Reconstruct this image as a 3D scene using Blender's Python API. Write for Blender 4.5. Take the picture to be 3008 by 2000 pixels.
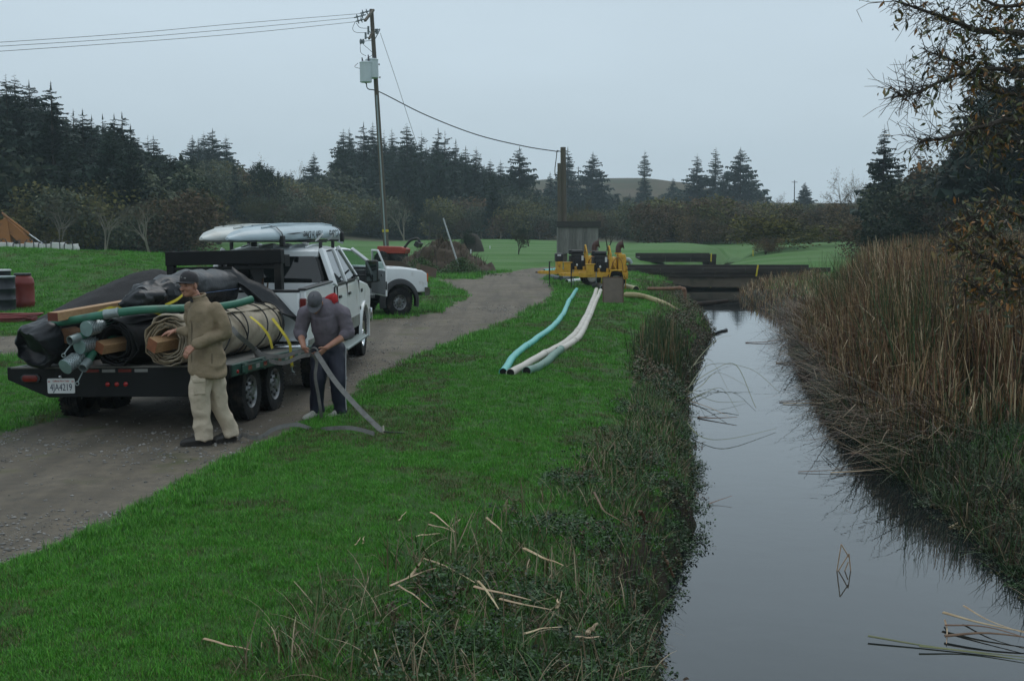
import bpy, bmesh, math, random
import numpy as np
from mathutils import Vector, Matrix, noise as mnoise
R = math.radians
random.seed(7)
rng = np.random.default_rng(11)
for o in list(bpy.data.objects):
    bpy.data.objects.remove(o)
scene = bpy.context.scene
COL = scene.collection

# ---------------------------------------------------------------- camera
F_PX, CX, CY, HZ, CAM_H = 3600.0, 1504.0, 1000.0, 660.0, 2.3
PITCH = math.atan((CY - HZ) / F_PX)
cam_d = bpy.data.cameras.new("camera")
cam_d.sensor_width = 36.0
cam_d.lens = 36.0 * F_PX / 3008.0
cam_d.clip_start = 0.1
cam_d.clip_end = 6000.0
cam = bpy.data.objects.new("camera", cam_d)
COL.objects.link(cam)
cam.location = (0, 0, CAM_H)
cam.rotation_euler = (R(90) - PITCH, 0, 0)
scene.camera = cam

# ---------------------------------------------------------------- world, sun, exposure
SUN_EL, SUN_ROT = R(52), R(200)
w = bpy.data.worlds.new("World")
scene.world = w
w.use_nodes = True
nt = w.node_tree
nt.nodes.clear()
wo = nt.nodes.new("ShaderNodeOutputWorld")
bg = nt.nodes.new("ShaderNodeBackground")
sky = nt.nodes.new("ShaderNodeTexSky")
sky.sky_type = 'NISHITA'
sky.sun_disc = False
sky.sun_elevation = SUN_EL
sky.sun_rotation = SUN_ROT
sky.air_density = 1.0
sky.dust_density = 4.0
sky.ozone_density = 1.5
mixc = nt.nodes.new("ShaderNodeMix")
mixc.data_type = 'RGBA'
mixc.inputs[0].default_value = 0.90          # closed cloud deck over the clear sky
mixc.inputs[7].default_value = (6.05, 7.20, 8.05, 1)
wtc = nt.nodes.new("ShaderNodeTexCoord")
wmp = nt.nodes.new("ShaderNodeMapping")
wmp.inputs[3].default_value = (1.0, 1.0, 3.2)
wnz = nt.nodes.new("ShaderNodeTexNoise")
wnz.inputs["Scale"].default_value = 1.7
wnz.inputs["Detail"].default_value = 4.0
wnz.inputs["Roughness"].default_value = 0.5
wmr = nt.nodes.new("ShaderNodeMapRange")
wmr.inputs[1].default_value = 0.3
wmr.inputs[2].default_value = 0.7
wmr.inputs[3].default_value = 0.92
wmr.inputs[4].default_value = 1.08
wml = nt.nodes.new("ShaderNodeVectorMath")
wml.operation = 'SCALE'
nt.links.new(wtc.outputs["Generated"], wmp.inputs[0])
nt.links.new(wmp.outputs[0], wnz.inputs["Vector"])
nt.links.new(wnz.outputs[0], wmr.inputs[0])
nt.links.new(sky.outputs[0], mixc.inputs[6])
nt.links.new(mixc.outputs[2], wml.inputs[0])
nt.links.new(wmr.outputs[0], wml.inputs["Scale"])
nt.links.new(wml.outputs[0], bg.inputs[0])
bg.inputs[1].default_value = 0.10
nt.links.new(bg.outputs[0], wo.inputs[0])
sun_d = bpy.data.lights.new("sun", 'SUN')
sun_d.energy = 0.8
sun_d.angle = R(40)
sun_d.color = (1.0, 0.97, 0.93)
sun = bpy.data.objects.new("sun", sun_d)
COL.objects.link(sun)
sun.rotation_euler = (R(90) - SUN_EL, 0, R(180) - SUN_ROT + R(180))
scene.view_settings.view_transform = 'Standard'
scene.view_settings.look = 'None'
scene.view_settings.gamma = 1.0
scene.view_settings.exposure = 0.0
scene.cycles.volume_bounces = 1
scene.cycles.max_bounces = 8
scene.cycles.use_denoising = True

# ---------------------------------------------------------------- pixel -> world helpers
FW = Vector((0, math.cos(PITCH), -math.sin(PITCH)))
UP = Vector((0, math.sin(PITCH), math.cos(PITCH)))
def ray(u, v):
    return FW + Vector((1, 0, 0)) * ((u - CX) / F_PX) + UP * ((CY - v) / F_PX)
def gnd(u, v, z=0.0):
    d = ray(u, v); t = (z - CAM_H) / d.z
    return Vector((d.x * t, d.y * t, z))
def at(u, v, Y):
    d = ray(u, v); t = Y / d.y
    return Vector((d.x * t, Y, CAM_H + d.z * t))

# ---------------------------------------------------------------- materials
MATS = {}
def mat(name, c, rough=0.6, metal=0.0, var=0.25, scale=6.0, bump=0.0, bscale=60.0, c2=None, spec=0.5,
        aniso=(1, 1, 1), rand=0.0, coat=0.0, mix_sharp=0.5, detail=5.0, dirt=None, trans=0.0, transl=0.0):
    """Principled material: colour c broken up by object-space noise towards c2 (or a darker c), optional bump, dirt patches, per-object variation."""
    if name in MATS: return MATS[name]
    m = bpy.data.materials.new(name); MATS[name] = m
    m.use_nodes = True
    n = m.node_tree; L = n.links; b = n.nodes["Principled BSDF"]
    tc = n.nodes.new("ShaderNodeTexCoord"); mp = n.nodes.new("ShaderNodeMapping")
    mp.inputs[3].default_value = aniso
    L.new(tc.outputs["Object"], mp.inputs[0])
    nz = n.nodes.new("ShaderNodeTexNoise")
    nz.inputs["Scale"].default_value = scale; nz.inputs["Detail"].default_value = detail
    L.new(mp.outputs[0], nz.inputs["Vector"])
    mr = n.nodes.new("ShaderNodeMapRange")
    mr.inputs[1].default_value = 0.5 - mix_sharp * 0.5; mr.inputs[2].default_value = 0.5 + mix_sharp * 0.5
    L.new(nz.outputs[0], mr.inputs[0])
    mx = n.nodes.new("ShaderNodeMix"); mx.data_type = 'RGBA'
    if c2 is None: c2 = tuple(x * (1 - var) for x in c)
    mx.inputs[6].default_value = (*c, 1); mx.inputs[7].default_value = (*c2, 1)
    L.new(mr.outputs[0], mx.inputs[0])
    col = mx.outputs[2]
    if dirt is not None:                                    # (colour, scale, threshold)
        nd = n.nodes.new("ShaderNodeTexNoise"); nd.inputs["Scale"].default_value = dirt[1]; nd.inputs["Detail"].default_value = 7
        L.new(tc.outputs["Object"], nd.inputs["Vector"])
        md = n.nodes.new("ShaderNodeMapRange"); md.inputs[1].default_value = dirt[2]; md.inputs[2].default_value = dirt[2] + 0.18
        md.inputs[4].default_value = 0.85
        L.new(nd.outputs[0], md.inputs[0])
        mx2 = n.nodes.new("ShaderNodeMix"); mx2.data_type = 'RGBA'
        L.new(md.outputs[0], mx2.inputs[0]); L.new(col, mx2.inputs[6]); mx2.inputs[7].default_value = (*dirt[0], 1)
        col = mx2.outputs[2]
    if rand > 0:
        oi = n.nodes.new("ShaderNodeObjectInfo"); hs = n.nodes.new("ShaderNodeHueSaturation")
        m1 = n.nodes.new("ShaderNodeMapRange"); m1.inputs[3].default_value = 1 - rand; m1.inputs[4].default_value = 1 + rand
        L.new(oi.outputs["Random"], m1.inputs[0]); L.new(m1.outputs[0], hs.inputs["Value"])
        m2 = n.nodes.new("ShaderNodeMapRange"); m2.inputs[3].default_value = 0.5 - rand * 0.06; m2.inputs[4].default_value = 0.5 + rand * 0.06
        ml = n.nodes.new("ShaderNodeMath"); ml.operation = 'FRACT'
        mm = n.nodes.new("ShaderNodeMath"); mm.operation = 'MULTIPLY'; mm.inputs[1].default_value = 7.31
        L.new(oi.outputs["Random"], mm.inputs[0]); L.new(mm.outputs[0], ml.inputs[0]); L.new(ml.outputs[0], m2.inputs[0])
        L.new(m2.outputs[0], hs.inputs["Hue"]); L.new(col, hs.inputs["Color"]); col = hs.outputs[0]
    L.new(col, b.inputs["Base Color"])
    b.inputs["Roughness"].default_value = rough; b.inputs["Metallic"].default_value = metal
    b.inputs["Specular IOR Level"].default_value = spec; b.inputs["Coat Weight"].default_value = coat
    b.inputs["Transmission Weight"].default_value = trans
    if bump > 0:
        nb = n.nodes.new("ShaderNodeTexNoise"); nb.inputs["Scale"].default_value = bscale; nb.inputs["Detail"].default_value = 6
        L.new(mp.outputs[0], nb.inputs["Vector"])
        bp = n.nodes.new("ShaderNodeBump"); bp.inputs["Strength"].default_value = bump; bp.inputs["Distance"].default_value = 0.02
        L.new(nb.outputs[0], bp.inputs["Height"]); L.new(bp.outputs[0], b.inputs["Normal"])
    return m

def leafmat(name, attr="col", rough=0.55, spec=0.35, gain=1.0, rand=0.0):
    """Foliage material reading a per-vertex leaf colour (species and dryness of each leaf)."""
    if name in MATS: return MATS[name]
    m = bpy.data.materials.new(name); MATS[name] = m; m.use_nodes = True
    n = m.node_tree; b = n.nodes["Principled BSDF"]
    a = n.nodes.new("ShaderNodeAttribute"); a.attribute_name = attr
    col = a.outputs["Color"]
    if rand > 0:
        oi = n.nodes.new("ShaderNodeObjectInfo"); hs = n.nodes.new("ShaderNodeHueSaturation")
        m1 = n.nodes.new("ShaderNodeMapRange"); m1.inputs[3].default_value = 1 - rand; m1.inputs[4].default_value = 1 + rand
        n.links.new(oi.outputs["Random"], m1.inputs[0]); n.links.new(m1.outputs[0], hs.inputs["Value"])
        n.links.new(col, hs.inputs["Color"]); col = hs.outputs[0]
    n.links.new(col, b.inputs["Base Color"])
    b.inputs["Roughness"].default_value = rough; b.inputs["Specular IOR Level"].default_value = spec
    return m

# ---------------------------------------------------------------- mesh builder
def basis(d):
    d = Vector(d).normalized()
    a = Vector((0, 0, 1)) if abs(d.z) < 0.95 else Vector((1, 0, 0))
    x = a.cross(d).normalized(); y = d.cross(x)
    return x, y, d

class MB:
    def __init__(self): self.v = []; self.f = []; self.m = []
    def add(self, vs, fs, m=0):
        o = len(self.v); self.v += [tuple(p) for p in vs]
        self.f += [tuple(i + o for i in q) for q in fs]; self.m += [m] * len(fs)
        return self
    def box(self, c, s, rot=None, m=0, taper=None):
        x, y, z = s[0] / 2, s[1] / 2, s[2] / 2
        P = [Vector((a * x, b * y, e * z)) for e in (-1, 1) for b in (-1, 1) for a in (-1, 1)]
        if taper:
            for p in P:
                if p.z > 0: p.x *= taper[0]; p.y *= taper[1]
        if rot is not None: P = [rot @ p for p in P]
        P = [p + Vector(c) for p in P]
        return self.add(P, [(0, 2, 3, 1), (4, 5, 7, 6), (0, 1, 5, 4), (2, 6, 7, 3), (0, 4, 6, 2), (1, 3, 7, 5)], m)
    def b2(self, lo, hi, m=0):
        return self.box([(a + b) / 2 for a, b in zip(lo, hi)], [abs(b - a) for a, b in zip(lo, hi)], m=m)
    def bar(self, a, b, wd, ht, up=(0, 0, 1), m=0):
        a, b = Vector(a), Vector(b); d = b - a
        z = d.normalized(); u = Vector(up)
        if abs(z.dot(u)) > 0.98: u = Vector((1, 0, 0))
        x = u.cross(z).normalized(); y = z.cross(x)
        M = Matrix((x, y, z)).transposed()
        return self.box((a + b) / 2, (wd, ht, d.length), M, m)
    def cyl(self, a, b, r0, r1=None, n=16, caps=True, m=0):
        if r1 is None: r1 = r0
        a, b = Vector(a), Vector(b); x, y, _ = basis(b - a); vs = []
        for p, r in ((a, r0), (b, r1)):
            vs += [p + (x * math.cos(2 * math.pi * i / n) + y * math.sin(2 * math.pi * i / n)) * r for i in range(n)]
        fs = [(i, (i + 1) % n, n + (i + 1) % n, n + i) for i in range(n)]
        if caps: fs += [tuple(reversed(range(n))), tuple(range(n, 2 * n))]
        return self.add(vs, fs, m)
    def rings(self, rings, cap0=True, cap1=True, closed=True, m=0):
        n = len(rings[0]); vs = [p for r in rings for p in r]; fs = []
        for k in range(len(rings) - 1):
            for i in range(n if closed else n - 1):
                j = (i + 1) % n
                fs.append((k * n + i, k * n + j, (k + 1) * n + j, (k + 1) * n + i))
        if cap0: fs.append(tuple(reversed(range(n))))
        if cap1: fs.append(tuple(range((len(rings) - 1) * n, len(rings) * n)))
        return self.add(vs, fs, m)
    def tube(self, path, r, n=8, caps=True, m=0, flat=None):
        path = [Vector(p) for p in path]; k = len(path)
        rs = r if isinstance(r, (list, tuple)) else [r] * k
        rg = []; px = None
        for i in range(k):
            d = (path[min(i + 1, k - 1)] - path[max(i - 1, 0)])
            d = d.normalized() if d.length > 1e-9 else Vector((0, 0, 1))
            if px is None: px, py, _ = basis(d)
            else:
                px = (px - d * px.dot(d)).normalized(); py = d.cross(px)
            fx, fy = flat if flat else (1, 1)
            rg.append([path[i] + (px * math.cos(2 * math.pi * j / n) * fx + py * math.sin(2 * math.pi * j / n) * fy) * rs[i] for j in range(n)])
        return self.rings(rg, caps, caps, m=m)
    def pipe(self, a, b, r, t, n=20, m=0):
        a, b = Vector(a), Vector(b); x, y, _ = basis(b - a)
        def c(p, q): return [p + (x * math.cos(2 * math.pi * i / n) + y * math.sin(2 * math.pi * i / n)) * q for i in range(n)]
        return self.rings([c(a, r - t), c(a, r), c(b, r), c(b, r - t), c(a, r - t)], False, False, m=m)
    def lathe(self, prof, a, axis, n=20, m=0, caps=True):
        x, y, d = basis(axis); a = Vector(a)
        return self.rings([[a + d * h + (x * math.cos(2 * math.pi * i / n) + y * math.sin(2 * math.pi * i / n)) * r for i in range(n)] for r, h in prof], caps, caps, m=m)
    def ell(self, c, r, n=14, k=9, rot=None, m=0):
        rg = []
        for i in range(k + 1):
            t = math.pi * i / k; s, q = max(math.sin(t), 1e-3), -math.cos(t)
            ring = []
            for j in range(n):
                a = 2 * math.pi * j / n
                p = Vector((r[0] * s * math.cos(a), r[1] * s * math.sin(a), r[2] * q))
                if rot is not None: p = rot @ p
                ring.append(p + Vector(c))
            rg.append(ring)
        return self.rings(rg, m=m)
    def prism(self, poly, lo, hi, axis=0, m=0):
        """poly: 2D outline in the two other axes (in cyclic order), extruded along axis from lo to hi."""
        def P(p, h):
            return ((h, p[0], p[1]), (p[0], h, p[1]), (p[0], p[1], h))[axis]
        n = len(poly); vs = [P(p, lo) for p in poly] + [P(p, hi) for p in poly]
        fs = [(i, (i + 1) % n, n + (i + 1) % n, n + i) for i in range(n)] + [tuple(reversed(range(n))), tuple(range(n, 2 * n))]
        return self.add(vs, fs, m)
    def ribbon(self, path, width, side, t=0.004, m=0):
        """flat band of given width whose width direction is side (a vector, or one per point)."""
        path = [Vector(p) for p in path]; k = len(path); rg = []
        for i in range(k):
            d = (path[min(i + 1, k - 1)] - path[max(i - 1, 0)]).normalized()
            s = Vector(side[i] if isinstance(side[0], (list, tuple, Vector)) else side)
            s = (s - d * s.dot(d)).normalized(); nn = d.cross(s)
            w_ = (width[i] if isinstance(width, (list, tuple)) else width) / 2
            rg.append([path[i] + s * w_ + nn * t / 2, path[i] - s * w_ + nn * t / 2, path[i] - s * w_ - nn * t / 2, path[i] + s * w_ - nn * t / 2])
        return self.rings(rg, m=m)
    def build(self, name, mats, parent=None, smooth=38, bevel=0.0, seg=2, loc=None):
        me = bpy.data.meshes.new(name)
        me.from_pydata(self.v, [], self.f)
        if not isinstance(mats, (list, tuple)): mats = [mats]
        for q in mats: me.materials.append(q)
        if len(mats) > 1: me.polygons.foreach_set("material_index", self.m)
        bm = bmesh.new(); bm.from_mesh(me); bmesh.ops.recalc_face_normals(bm, faces=bm.faces); bm.to_mesh(me); bm.free()
        if smooth:
            me.polygons.foreach_set("use_smooth", [True] * len(me.polygons))
            if smooth < 180: me.set_sharp_from_angle(angle=R(smooth))
        ob = bpy.data.objects.new(name, me); COL.objects.link(ob)
        if parent is not None: ob.parent = parent
        if loc is not None: ob.location = loc
        if bevel > 0:
            bv = ob.modifiers.new("bevel", 'BEVEL'); bv.width = bevel; bv.segments = seg; bv.limit_method = 'ANGLE'; bv.angle_limit = R(40)
        return ob

def tag(o, label, cat, group=None):
    o["label"] = label; o["category"] = cat
    if group: o["group"] = group
    return o
def empty(name, label, cat, loc=(0, 0, 0), rot=(0, 0, 0), group=None):
    o = bpy.data.objects.new(name, None); COL.objects.link(o)
    o.location = loc; o.rotation_euler = rot; o.empty_display_size = 0.2
    return tag(o, label, cat, group)
def copy_tree(o, parent=None):
    c = o.copy(); COL.objects.link(c); c.parent = parent
    for ch in [k for k in o.children]: copy_tree(ch, c)
    return c
def smooth_path(pts, n=6):
    """Catmull-Rom through pts."""
    P = [Vector(p) for p in pts]; P = [P[0] * 2 - P[1]] + P + [P[-1] * 2 - P[-2]]; out = []
    for i in range(1, len(P) - 2):
        for k in range(n):
            t = k / n; a, b, c, d = P[i - 1], P[i], P[i + 1], P[i + 2]
            out.append(0.5 * ((2 * b) + (c - a) * t + (2 * a - 5 * b + 4 * c - d) * t * t + (3 * b - a - 3 * c + d) * t ** 3))
    out.append(P[-2]); return out
def np_mesh(name, V, Fc, mt, cols=None, parent=None, smooth=False, nside=3):
    """fast mesh from numpy arrays: V (n,3), Fc (m,nside), optional per-vertex colours."""
    me = bpy.data.meshes.new(name)
    V = np.asarray(V, np.float32); Fc = np.asarray(Fc, np.int32)
    me.vertices.add(len(V)); me.vertices.foreach_set("co", V.ravel())
    me.loops.add(Fc.size); me.loops.foreach_set("vertex_index", Fc.ravel())
    me.polygons.add(len(Fc)); me.polygons.foreach_set("loop_start", np.arange(0, Fc.size, nside, dtype=np.int32))
    if cols is not None:
        ca = me.color_attributes.new("col", 'FLOAT_COLOR', 'POINT')
        c4 = np.ones((len(V), 4), np.float32); c4[:, :3] = cols
        ca.data.foreach_set("color", c4.ravel())
    for q in (mt if isinstance(mt, (list, tuple)) else [mt]): me.materials.append(q)
    me.update(calc_edges=True)
    if smooth: me.polygons.foreach_set("use_smooth", [True] * len(me.polygons))
    ob = bpy.data.objects.new(name, me); COL.objects.link(ob)
    if parent is not None: ob.parent = parent
    return ob
def vnoise(x, y, seed=0):
    """vectorised 2-D value noise in 0..1"""
    xi = np.floor(x).astype(np.int64); yi = np.floor(y).astype(np.int64); xf = x - xi; yf = y - yi
    def h(a, b):
        q = (a * 374761393 + b * 668265263 + seed * 1442695041) & 0x7fffffff
        q = ((q ^ (q >> 13)) * 1274126177) & 0x7fffffff
        return ((q ^ (q >> 16)) & 0xffff) / 65535.0
    u = xf * xf * (3 - 2 * xf); v = yf * yf * (3 - 2 * yf)
    return (h(xi, yi) * (1 - u) + h(xi + 1, yi) * u) * (1 - v) + (h(xi, yi + 1) * (1 - u) + h(xi + 1, yi + 1) * u) * v
def fbm(x, y, seed=0, o=4):
    s = 0; a = 0.5; t = 0
    for k in range(o):
        s = s + a * vnoise(x * 2 ** k, y * 2 ** k, seed + k); t += a; a *= 0.5
    return s / t
def sstep(a, b, x):
    t = np.clip((x - a) / (b - a), 0, 1); return t * t * (3 - 2 * t)
# ================================================================ terrain
WATER_Z = -1.0
_LY = [-12, 0, 8.87, 10.4, 12.64, 16.05, 17.7, 20.1, 24.2, 29, 33, 36.5, 42.4, 56.6, 66, 83, 97, 112, 130, 150]
_LX = [-0.75, 0.2, 1.02, 1.35, 1.85, 2.42, 2.5, 2.83, 3.35, 4.3, 5.1, 5.95, 6.5, 7.5, 8.35, 10.0, 14.5, 19.0, 22.6, 26]
_RY = [-12, 0, 8.9, 12, 13.2, 16, 18.6, 22, 27, 31.3, 37, 42.4, 48, 54, 66, 83, 97, 112, 130, 150]
_RX = [2.6, 3.7, 4.55, 4.82, 4.94, 5.07, 5.34, 5.78, 6.66, 7.2, 8.36, 9.5, 9.9, 10.1, 12.5, 13.4, 17.5, 21.6, 25, 28]
def XL(y): return np.interp(y, _LY, _LX)
def XR(y): return np.interp(y, _RY, _RX)
ROAD_PX = [(-1500, 2500), (-500, 1860), (0, 1665), (300, 1540), (620, 1370), (900, 1240), (1100, 1110), (1250, 1035), (1450, 960), (1580, 900), (1630, 868),
           (1628, 842), (1596, 815), (1640, 797), (1860, 791), (1860, 779), (1680, 779), (1560, 787), (1480, 800), (1426, 806), (1408, 824), (1334, 827),
           (1278, 831), (1311, 840), (1350, 854), (1371, 874), (1276, 918), (1180, 932), (1000, 948), (700, 962), (300, 985), (0, 987), (-900, 975),
           (-900, 1050), (0, 1045), (180, 1052), (280, 1090), (280, 1150), (190, 1222), (0, 1266), (-500, 1420), (-1800, 1900)]
ROAD = np.array([[gnd(u, v).x, gnd(u, v).y] for u, v in ROAD_PX])
def road_sd(x, y):
    """signed distance to the gravel outline: positive inside"""
    P = ROAD; d = np.full(x.shape, 1e9); ins = np.zeros(x.shape, bool)
    for i in range(len(P)):
        a, b = P[i], P[(i + 1) % len(P)]; e = b - a
        t = np.clip(((x - a[0]) * e[0] + (y - a[1]) * e[1]) / (e @ e), 0, 1)
        d = np.minimum(d, np.hypot(x - a[0] - t * e[0], y - a[1] - t * e[1]))
        c = (a[1] > y) != (b[1] > y)
        ins ^= c & (x < (b[0] - a[0]) * (y - a[1]) / (b[1] - a[1] + 1e-12) + a[0])
    return np.where(ins, d, -d)
def height(x, y, sd=None):
    x = np.asarray(x, float); y = np.asarray(y, float)
    z = 0.10 * (fbm(x * 0.05, y * 0.05, 3) - 0.5) * sstep(50, 120, np.abs(y)) * 4
    near = 1 - sstep(60, 90, y)
    z = z + (fbm(x * 0.6, y * 0.6, 5) - 0.5) * 0.09 * near
    if sd is None: sd = road_sd(x, y)
    rd = sstep(-0.15, 0.35, sd)
    z = z * (1 - rd * 0.6) - 0.045 * rd + (fbm(x * 2.2, y * 0.8, 9) - 0.5) * 0.05 * rd * near
    # grassed mounds left of the track
    def g(cx, cy, sx, sy, h): return h * np.exp(-((x - cx) / sx) ** 2 - ((y - cy) / sy) ** 2)
    z = z + g(-19.5, 46, 9.5, 8, 1.35) + g(-30, 45, 7, 7, 0.8) + g(-12.0, 42, 3.5, 6, 0.42) + g(-10, 52, 6, 5, 0.35)
    z = z + g(15, 118, 12, 10, 0.5) + g(34, 105, 14, 14, 0.8) + g(-3, 150, 14, 14, 0.4)
    # wooded hills
    z = z + 11 * sstep(100, 190, y) * sstep(-16, -75, x) * (1 - sstep(195, 265, y))
    z = z + 17.5 * sstep(290, 430, y) * (1 - 0.74 * sstep(42, 88, x)) * (0.95 + 0.10 * fbm(x * .06, y * .06, 18)) * (0.92 + 0.16 * fbm(x * 0.01, y * 0.01, 8))
    z = z + 5 * sstep(30, 85, x) * sstep(80, 170, y)
    # creek cut
    fade = 1 - sstep(118, 140, y)
    wob = (fbm(x * 0.0 + y * 1.1, y * 0.0, 21) - 0.5) * 0.55
    dl = XL(y) + wob - x; dr = x - XR(y) + wob
    lp = np.interp(dl, [-1.2, -0.25, 0, 0.10, 0.30, 0.9, 2.0, 3.2], [-1.75, -1.45, -1.04, -0.72, -0.42, -0.24, -0.07, 0])
    rp = np.interp(dr, [-1.2, -0.25, 0, 0.25, 0.6, 1.6, 3.2, 6.0], [-1.75, -1.35, -1.03, -0.80, -0.62, -0.42, -0.18, 0])
    cut = np.where(x < (XL(y) + XR(y)) / 2, lp, rp)
    return z + cut * fade
def H(x, y): return float(height(np.array([x]), np.array([y]))[0])

def axis_pts(lo, hi, step, far, g):
    a = list(np.arange(lo, hi + 1e-6, step)); s = step
    while a[-1] < far[1]: s *= g; a.append(a[-1] + s)
    s = step; b = [lo]
    while b[-1] > far[0]: s *= g; b.append(b[-1] - s)
    return np.array(b[:0:-1] + a)
xs = axis_pts(-7.0, 11.0, 0.11, (-900, 900), 1.09)
ys = axis_pts(6.0, 48.0, 0.16, (-60, 950), 1.06)
GX, GY = np.meshgrid(xs, ys)
SD = road_sd(GX, GY)
GZ = height(GX, GY, SD)
nx, ny = len(xs), len(ys)
idx = np.arange(nx * ny).reshape(ny, nx)
quads = np.stack([idx[:-1, :-1], idx[:-1, 1:], idx[1:, 1:], idx[1:, :-1]], -1).reshape(-1, 4)
# bank attribute: raw earth and litter by the water, 1 at the water's edge
DL = XL(GY) - GX; DR = GX - XR(GY)
BANK = np.clip(1 - np.where(DL > 0, DL / 1.7, np.where(DR > 0, DR / 4.5, 0)), 0, 1) * (1 - sstep(62, 80, GY) * .75) * (1 - sstep(118, 140, GY))
FORE = sstep(11.5, 7.0, GY) * sstep(-3.2, 0.5, GX)
BANK = np.maximum(BANK, FORE * 0.62)
WILD = np.clip(sstep(150, 182, GY + (fbm(GX * .04, GY * .04, 4) - .5) * 20) + sstep(60, 75, GX) + sstep(-30, -42, GX + GY * 0.0) * sstep(60, 100, GY), 0, 1)

gm = bpy.data.materials.new("ground_mat"); gm.use_nodes = True
n = gm.node_tree; L = n.links; B = n.nodes["Principled BSDF"]
def N(t, **kw):
    q = n.nodes.new(t)
    for k, v in kw.items(): setattr(q, k, v)
    return q
def nz(scale, detail=5, rough=0.55, vec=None):
    q = N("ShaderNodeTexNoise"); q.inputs["Scale"].default_value = scale; q.inputs["Detail"].default_value = detail; q.inputs["Roughness"].default_value = rough
    L.new(vec if vec is not None else tc.outputs["Object"], q.inputs["Vector"]); return q.outputs[0]
def mr(src, a, b, c=0.0, d=1.0):
    q = N("ShaderNodeMapRange"); q.inputs[1].default_value = a; q.inputs[2].default_value = b; q.inputs[3].default_value = c; q.inputs[4].default_value = d
    L.new(src, q.inputs[0]); return q.outputs[0]
def mixc_(f, a, b):
    q = N("ShaderNodeMix", data_type='RGBA')
    for s, i in ((f, 0), (a, 6), (b, 7)):
        if isinstance(s, tuple): q.inputs[i].default_value = (*s, 1)
        elif isinstance(s, (int, float)): q.inputs[i].default_value = s
        else: L.new(s, q.inputs[i])
    return q.outputs[2]
def math_(op, a, b):
    q = N("ShaderNodeMath", operation=op)
    for i, s in enumerate((a, b)):
        if isinstance(s, (int, float)): q.inputs[i].default_value = s
        else: L.new(s, q.inputs[i])
    return q.outputs[0]
def attr(nm):
    q = N("ShaderNodeAttribute"); q.attribute_name = nm; return q.outputs["Fac"]
tc = N("ShaderNodeTexCoord")
mpS = N("ShaderNodeMapping"); mpS.inputs[3].default_value = (0.10, 1.0, 1.0); L.new(tc.outputs["Object"], mpS.inputs[0])
lawn = mixc_(mr(nz(1.6, 6), .35, .65), (0.030, 0.120, 0.011), (0.056, 0.172, 0.018))
lawn = mixc_(mr(nz(0.22, 4), .42, .62, 0, .7), lawn, (0.050, 0.140, 0.018))
sxyz = N("ShaderNodeSeparateXYZ"); L.new(tc.outputs["Object"], sxyz.inputs[0])
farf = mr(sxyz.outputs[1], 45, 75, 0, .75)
lawn = mixc_(mr(sxyz.outputs[1], 28, 62, .62, 0), lawn, (0.022, 0.052, 0.008))
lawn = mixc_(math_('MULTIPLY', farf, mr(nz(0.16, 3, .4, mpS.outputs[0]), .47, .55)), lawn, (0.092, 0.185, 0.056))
lawn = mixc_(mr(nz(2.3, 5), .60, .72, 0, .6), lawn, (0.100, 0.085, 0.032))
stones = N("ShaderNodeTexVoronoi"); stones.inputs["Scale"].default_value = 42; L.new(tc.outputs["Object"], stones.inputs["Vector"])
grav = mixc_(mr(nz(0.9, 6), .3, .7), (0.140, 0.117, 0.086), (0.235, 0.198, 0.148))
grav = mixc_(mr(nz(7, 8, .7), .35, .7), grav, (0.105, 0.094, 0.078))
mpR = N("ShaderNodeMapping"); mpR.inputs[2].default_value = (0, 0, R(11)); mpR.inputs[3].default_value = (1.6, 0.10, 1.0); L.new(tc.outputs["Object"], mpR.inputs[0])
grav = mixc_(mr(nz(1.0, 5, .6, mpR.outputs[0]), .44, .62, 0, .65), grav, (0.082, 0.072, 0.057))
peb = math_('MULTIPLY', mr(stones.outputs["Distance"], .30, .12), mr(nz(0.8, 5), .52, .66))
sv = N("ShaderNodeSeparateColor"); L.new(stones.outputs["Color"], sv.inputs[0])
grav = mixc_(math_('MULTIPLY', peb, mr(sv.outputs[0], .3, .9)), grav, (0.34, 0.33, 0.31))
grav = mixc_(mr(nz(1.1, 4), .60, .70, 0, .5), grav, (0.085, 0.100, 0.030))
sdn = math_('ADD', attr("sd"), mr(nz(2.2, 7, .65), .25, .75, -.22, .22))
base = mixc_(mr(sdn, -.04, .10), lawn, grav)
soil = mixc_(mr(nz(5, 6), .35, .65), (0.015, 0.011, 0.007), (0.034, 0.026, 0.013))
soil = mixc_(mr(nz(1.3, 5), .45, .6), soil, (0.018, 0.034, 0.009))
bk = math_('ADD', attr("bank"), mr(nz(1.9, 6, .6), .2, .8, -.35, .35))
base = mixc_(mr(bk, .45, .75), base, soil)
wild = mixc_(mr(nz(0.05, 6, .6), .4, .6), (0.085, 0.066, 0.040), (0.048, 0.056, 0.028))
base = mixc_(attr("wild"), base, wild)
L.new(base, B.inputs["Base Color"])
B.inputs["Roughness"].default_value = 0.85; B.inputs["Specular IOR Level"].default_value = 0.25
bp = N("ShaderNodeBump"); bp.inputs["Strength"].default_value = 0.7; bp.inputs["Distance"].default_value = 0.03
L.new(math_('ADD', nz(26, 8, .7), math_('MULTIPLY', peb, 0.5)), bp.inputs["Height"]); L.new(bp.outputs[0], B.inputs["Normal"])
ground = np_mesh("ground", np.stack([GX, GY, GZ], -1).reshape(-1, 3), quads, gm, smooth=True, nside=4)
for nm, arr in (("sd", SD), ("bank", BANK), ("wild", WILD)):
    a = ground.data.attributes.new(nm, 'FLOAT', 'POINT'); a.data.foreach_set("value", np.clip(arr, -5, 5).astype(np.float32).ravel())
ground["kind"] = "structure"

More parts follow.
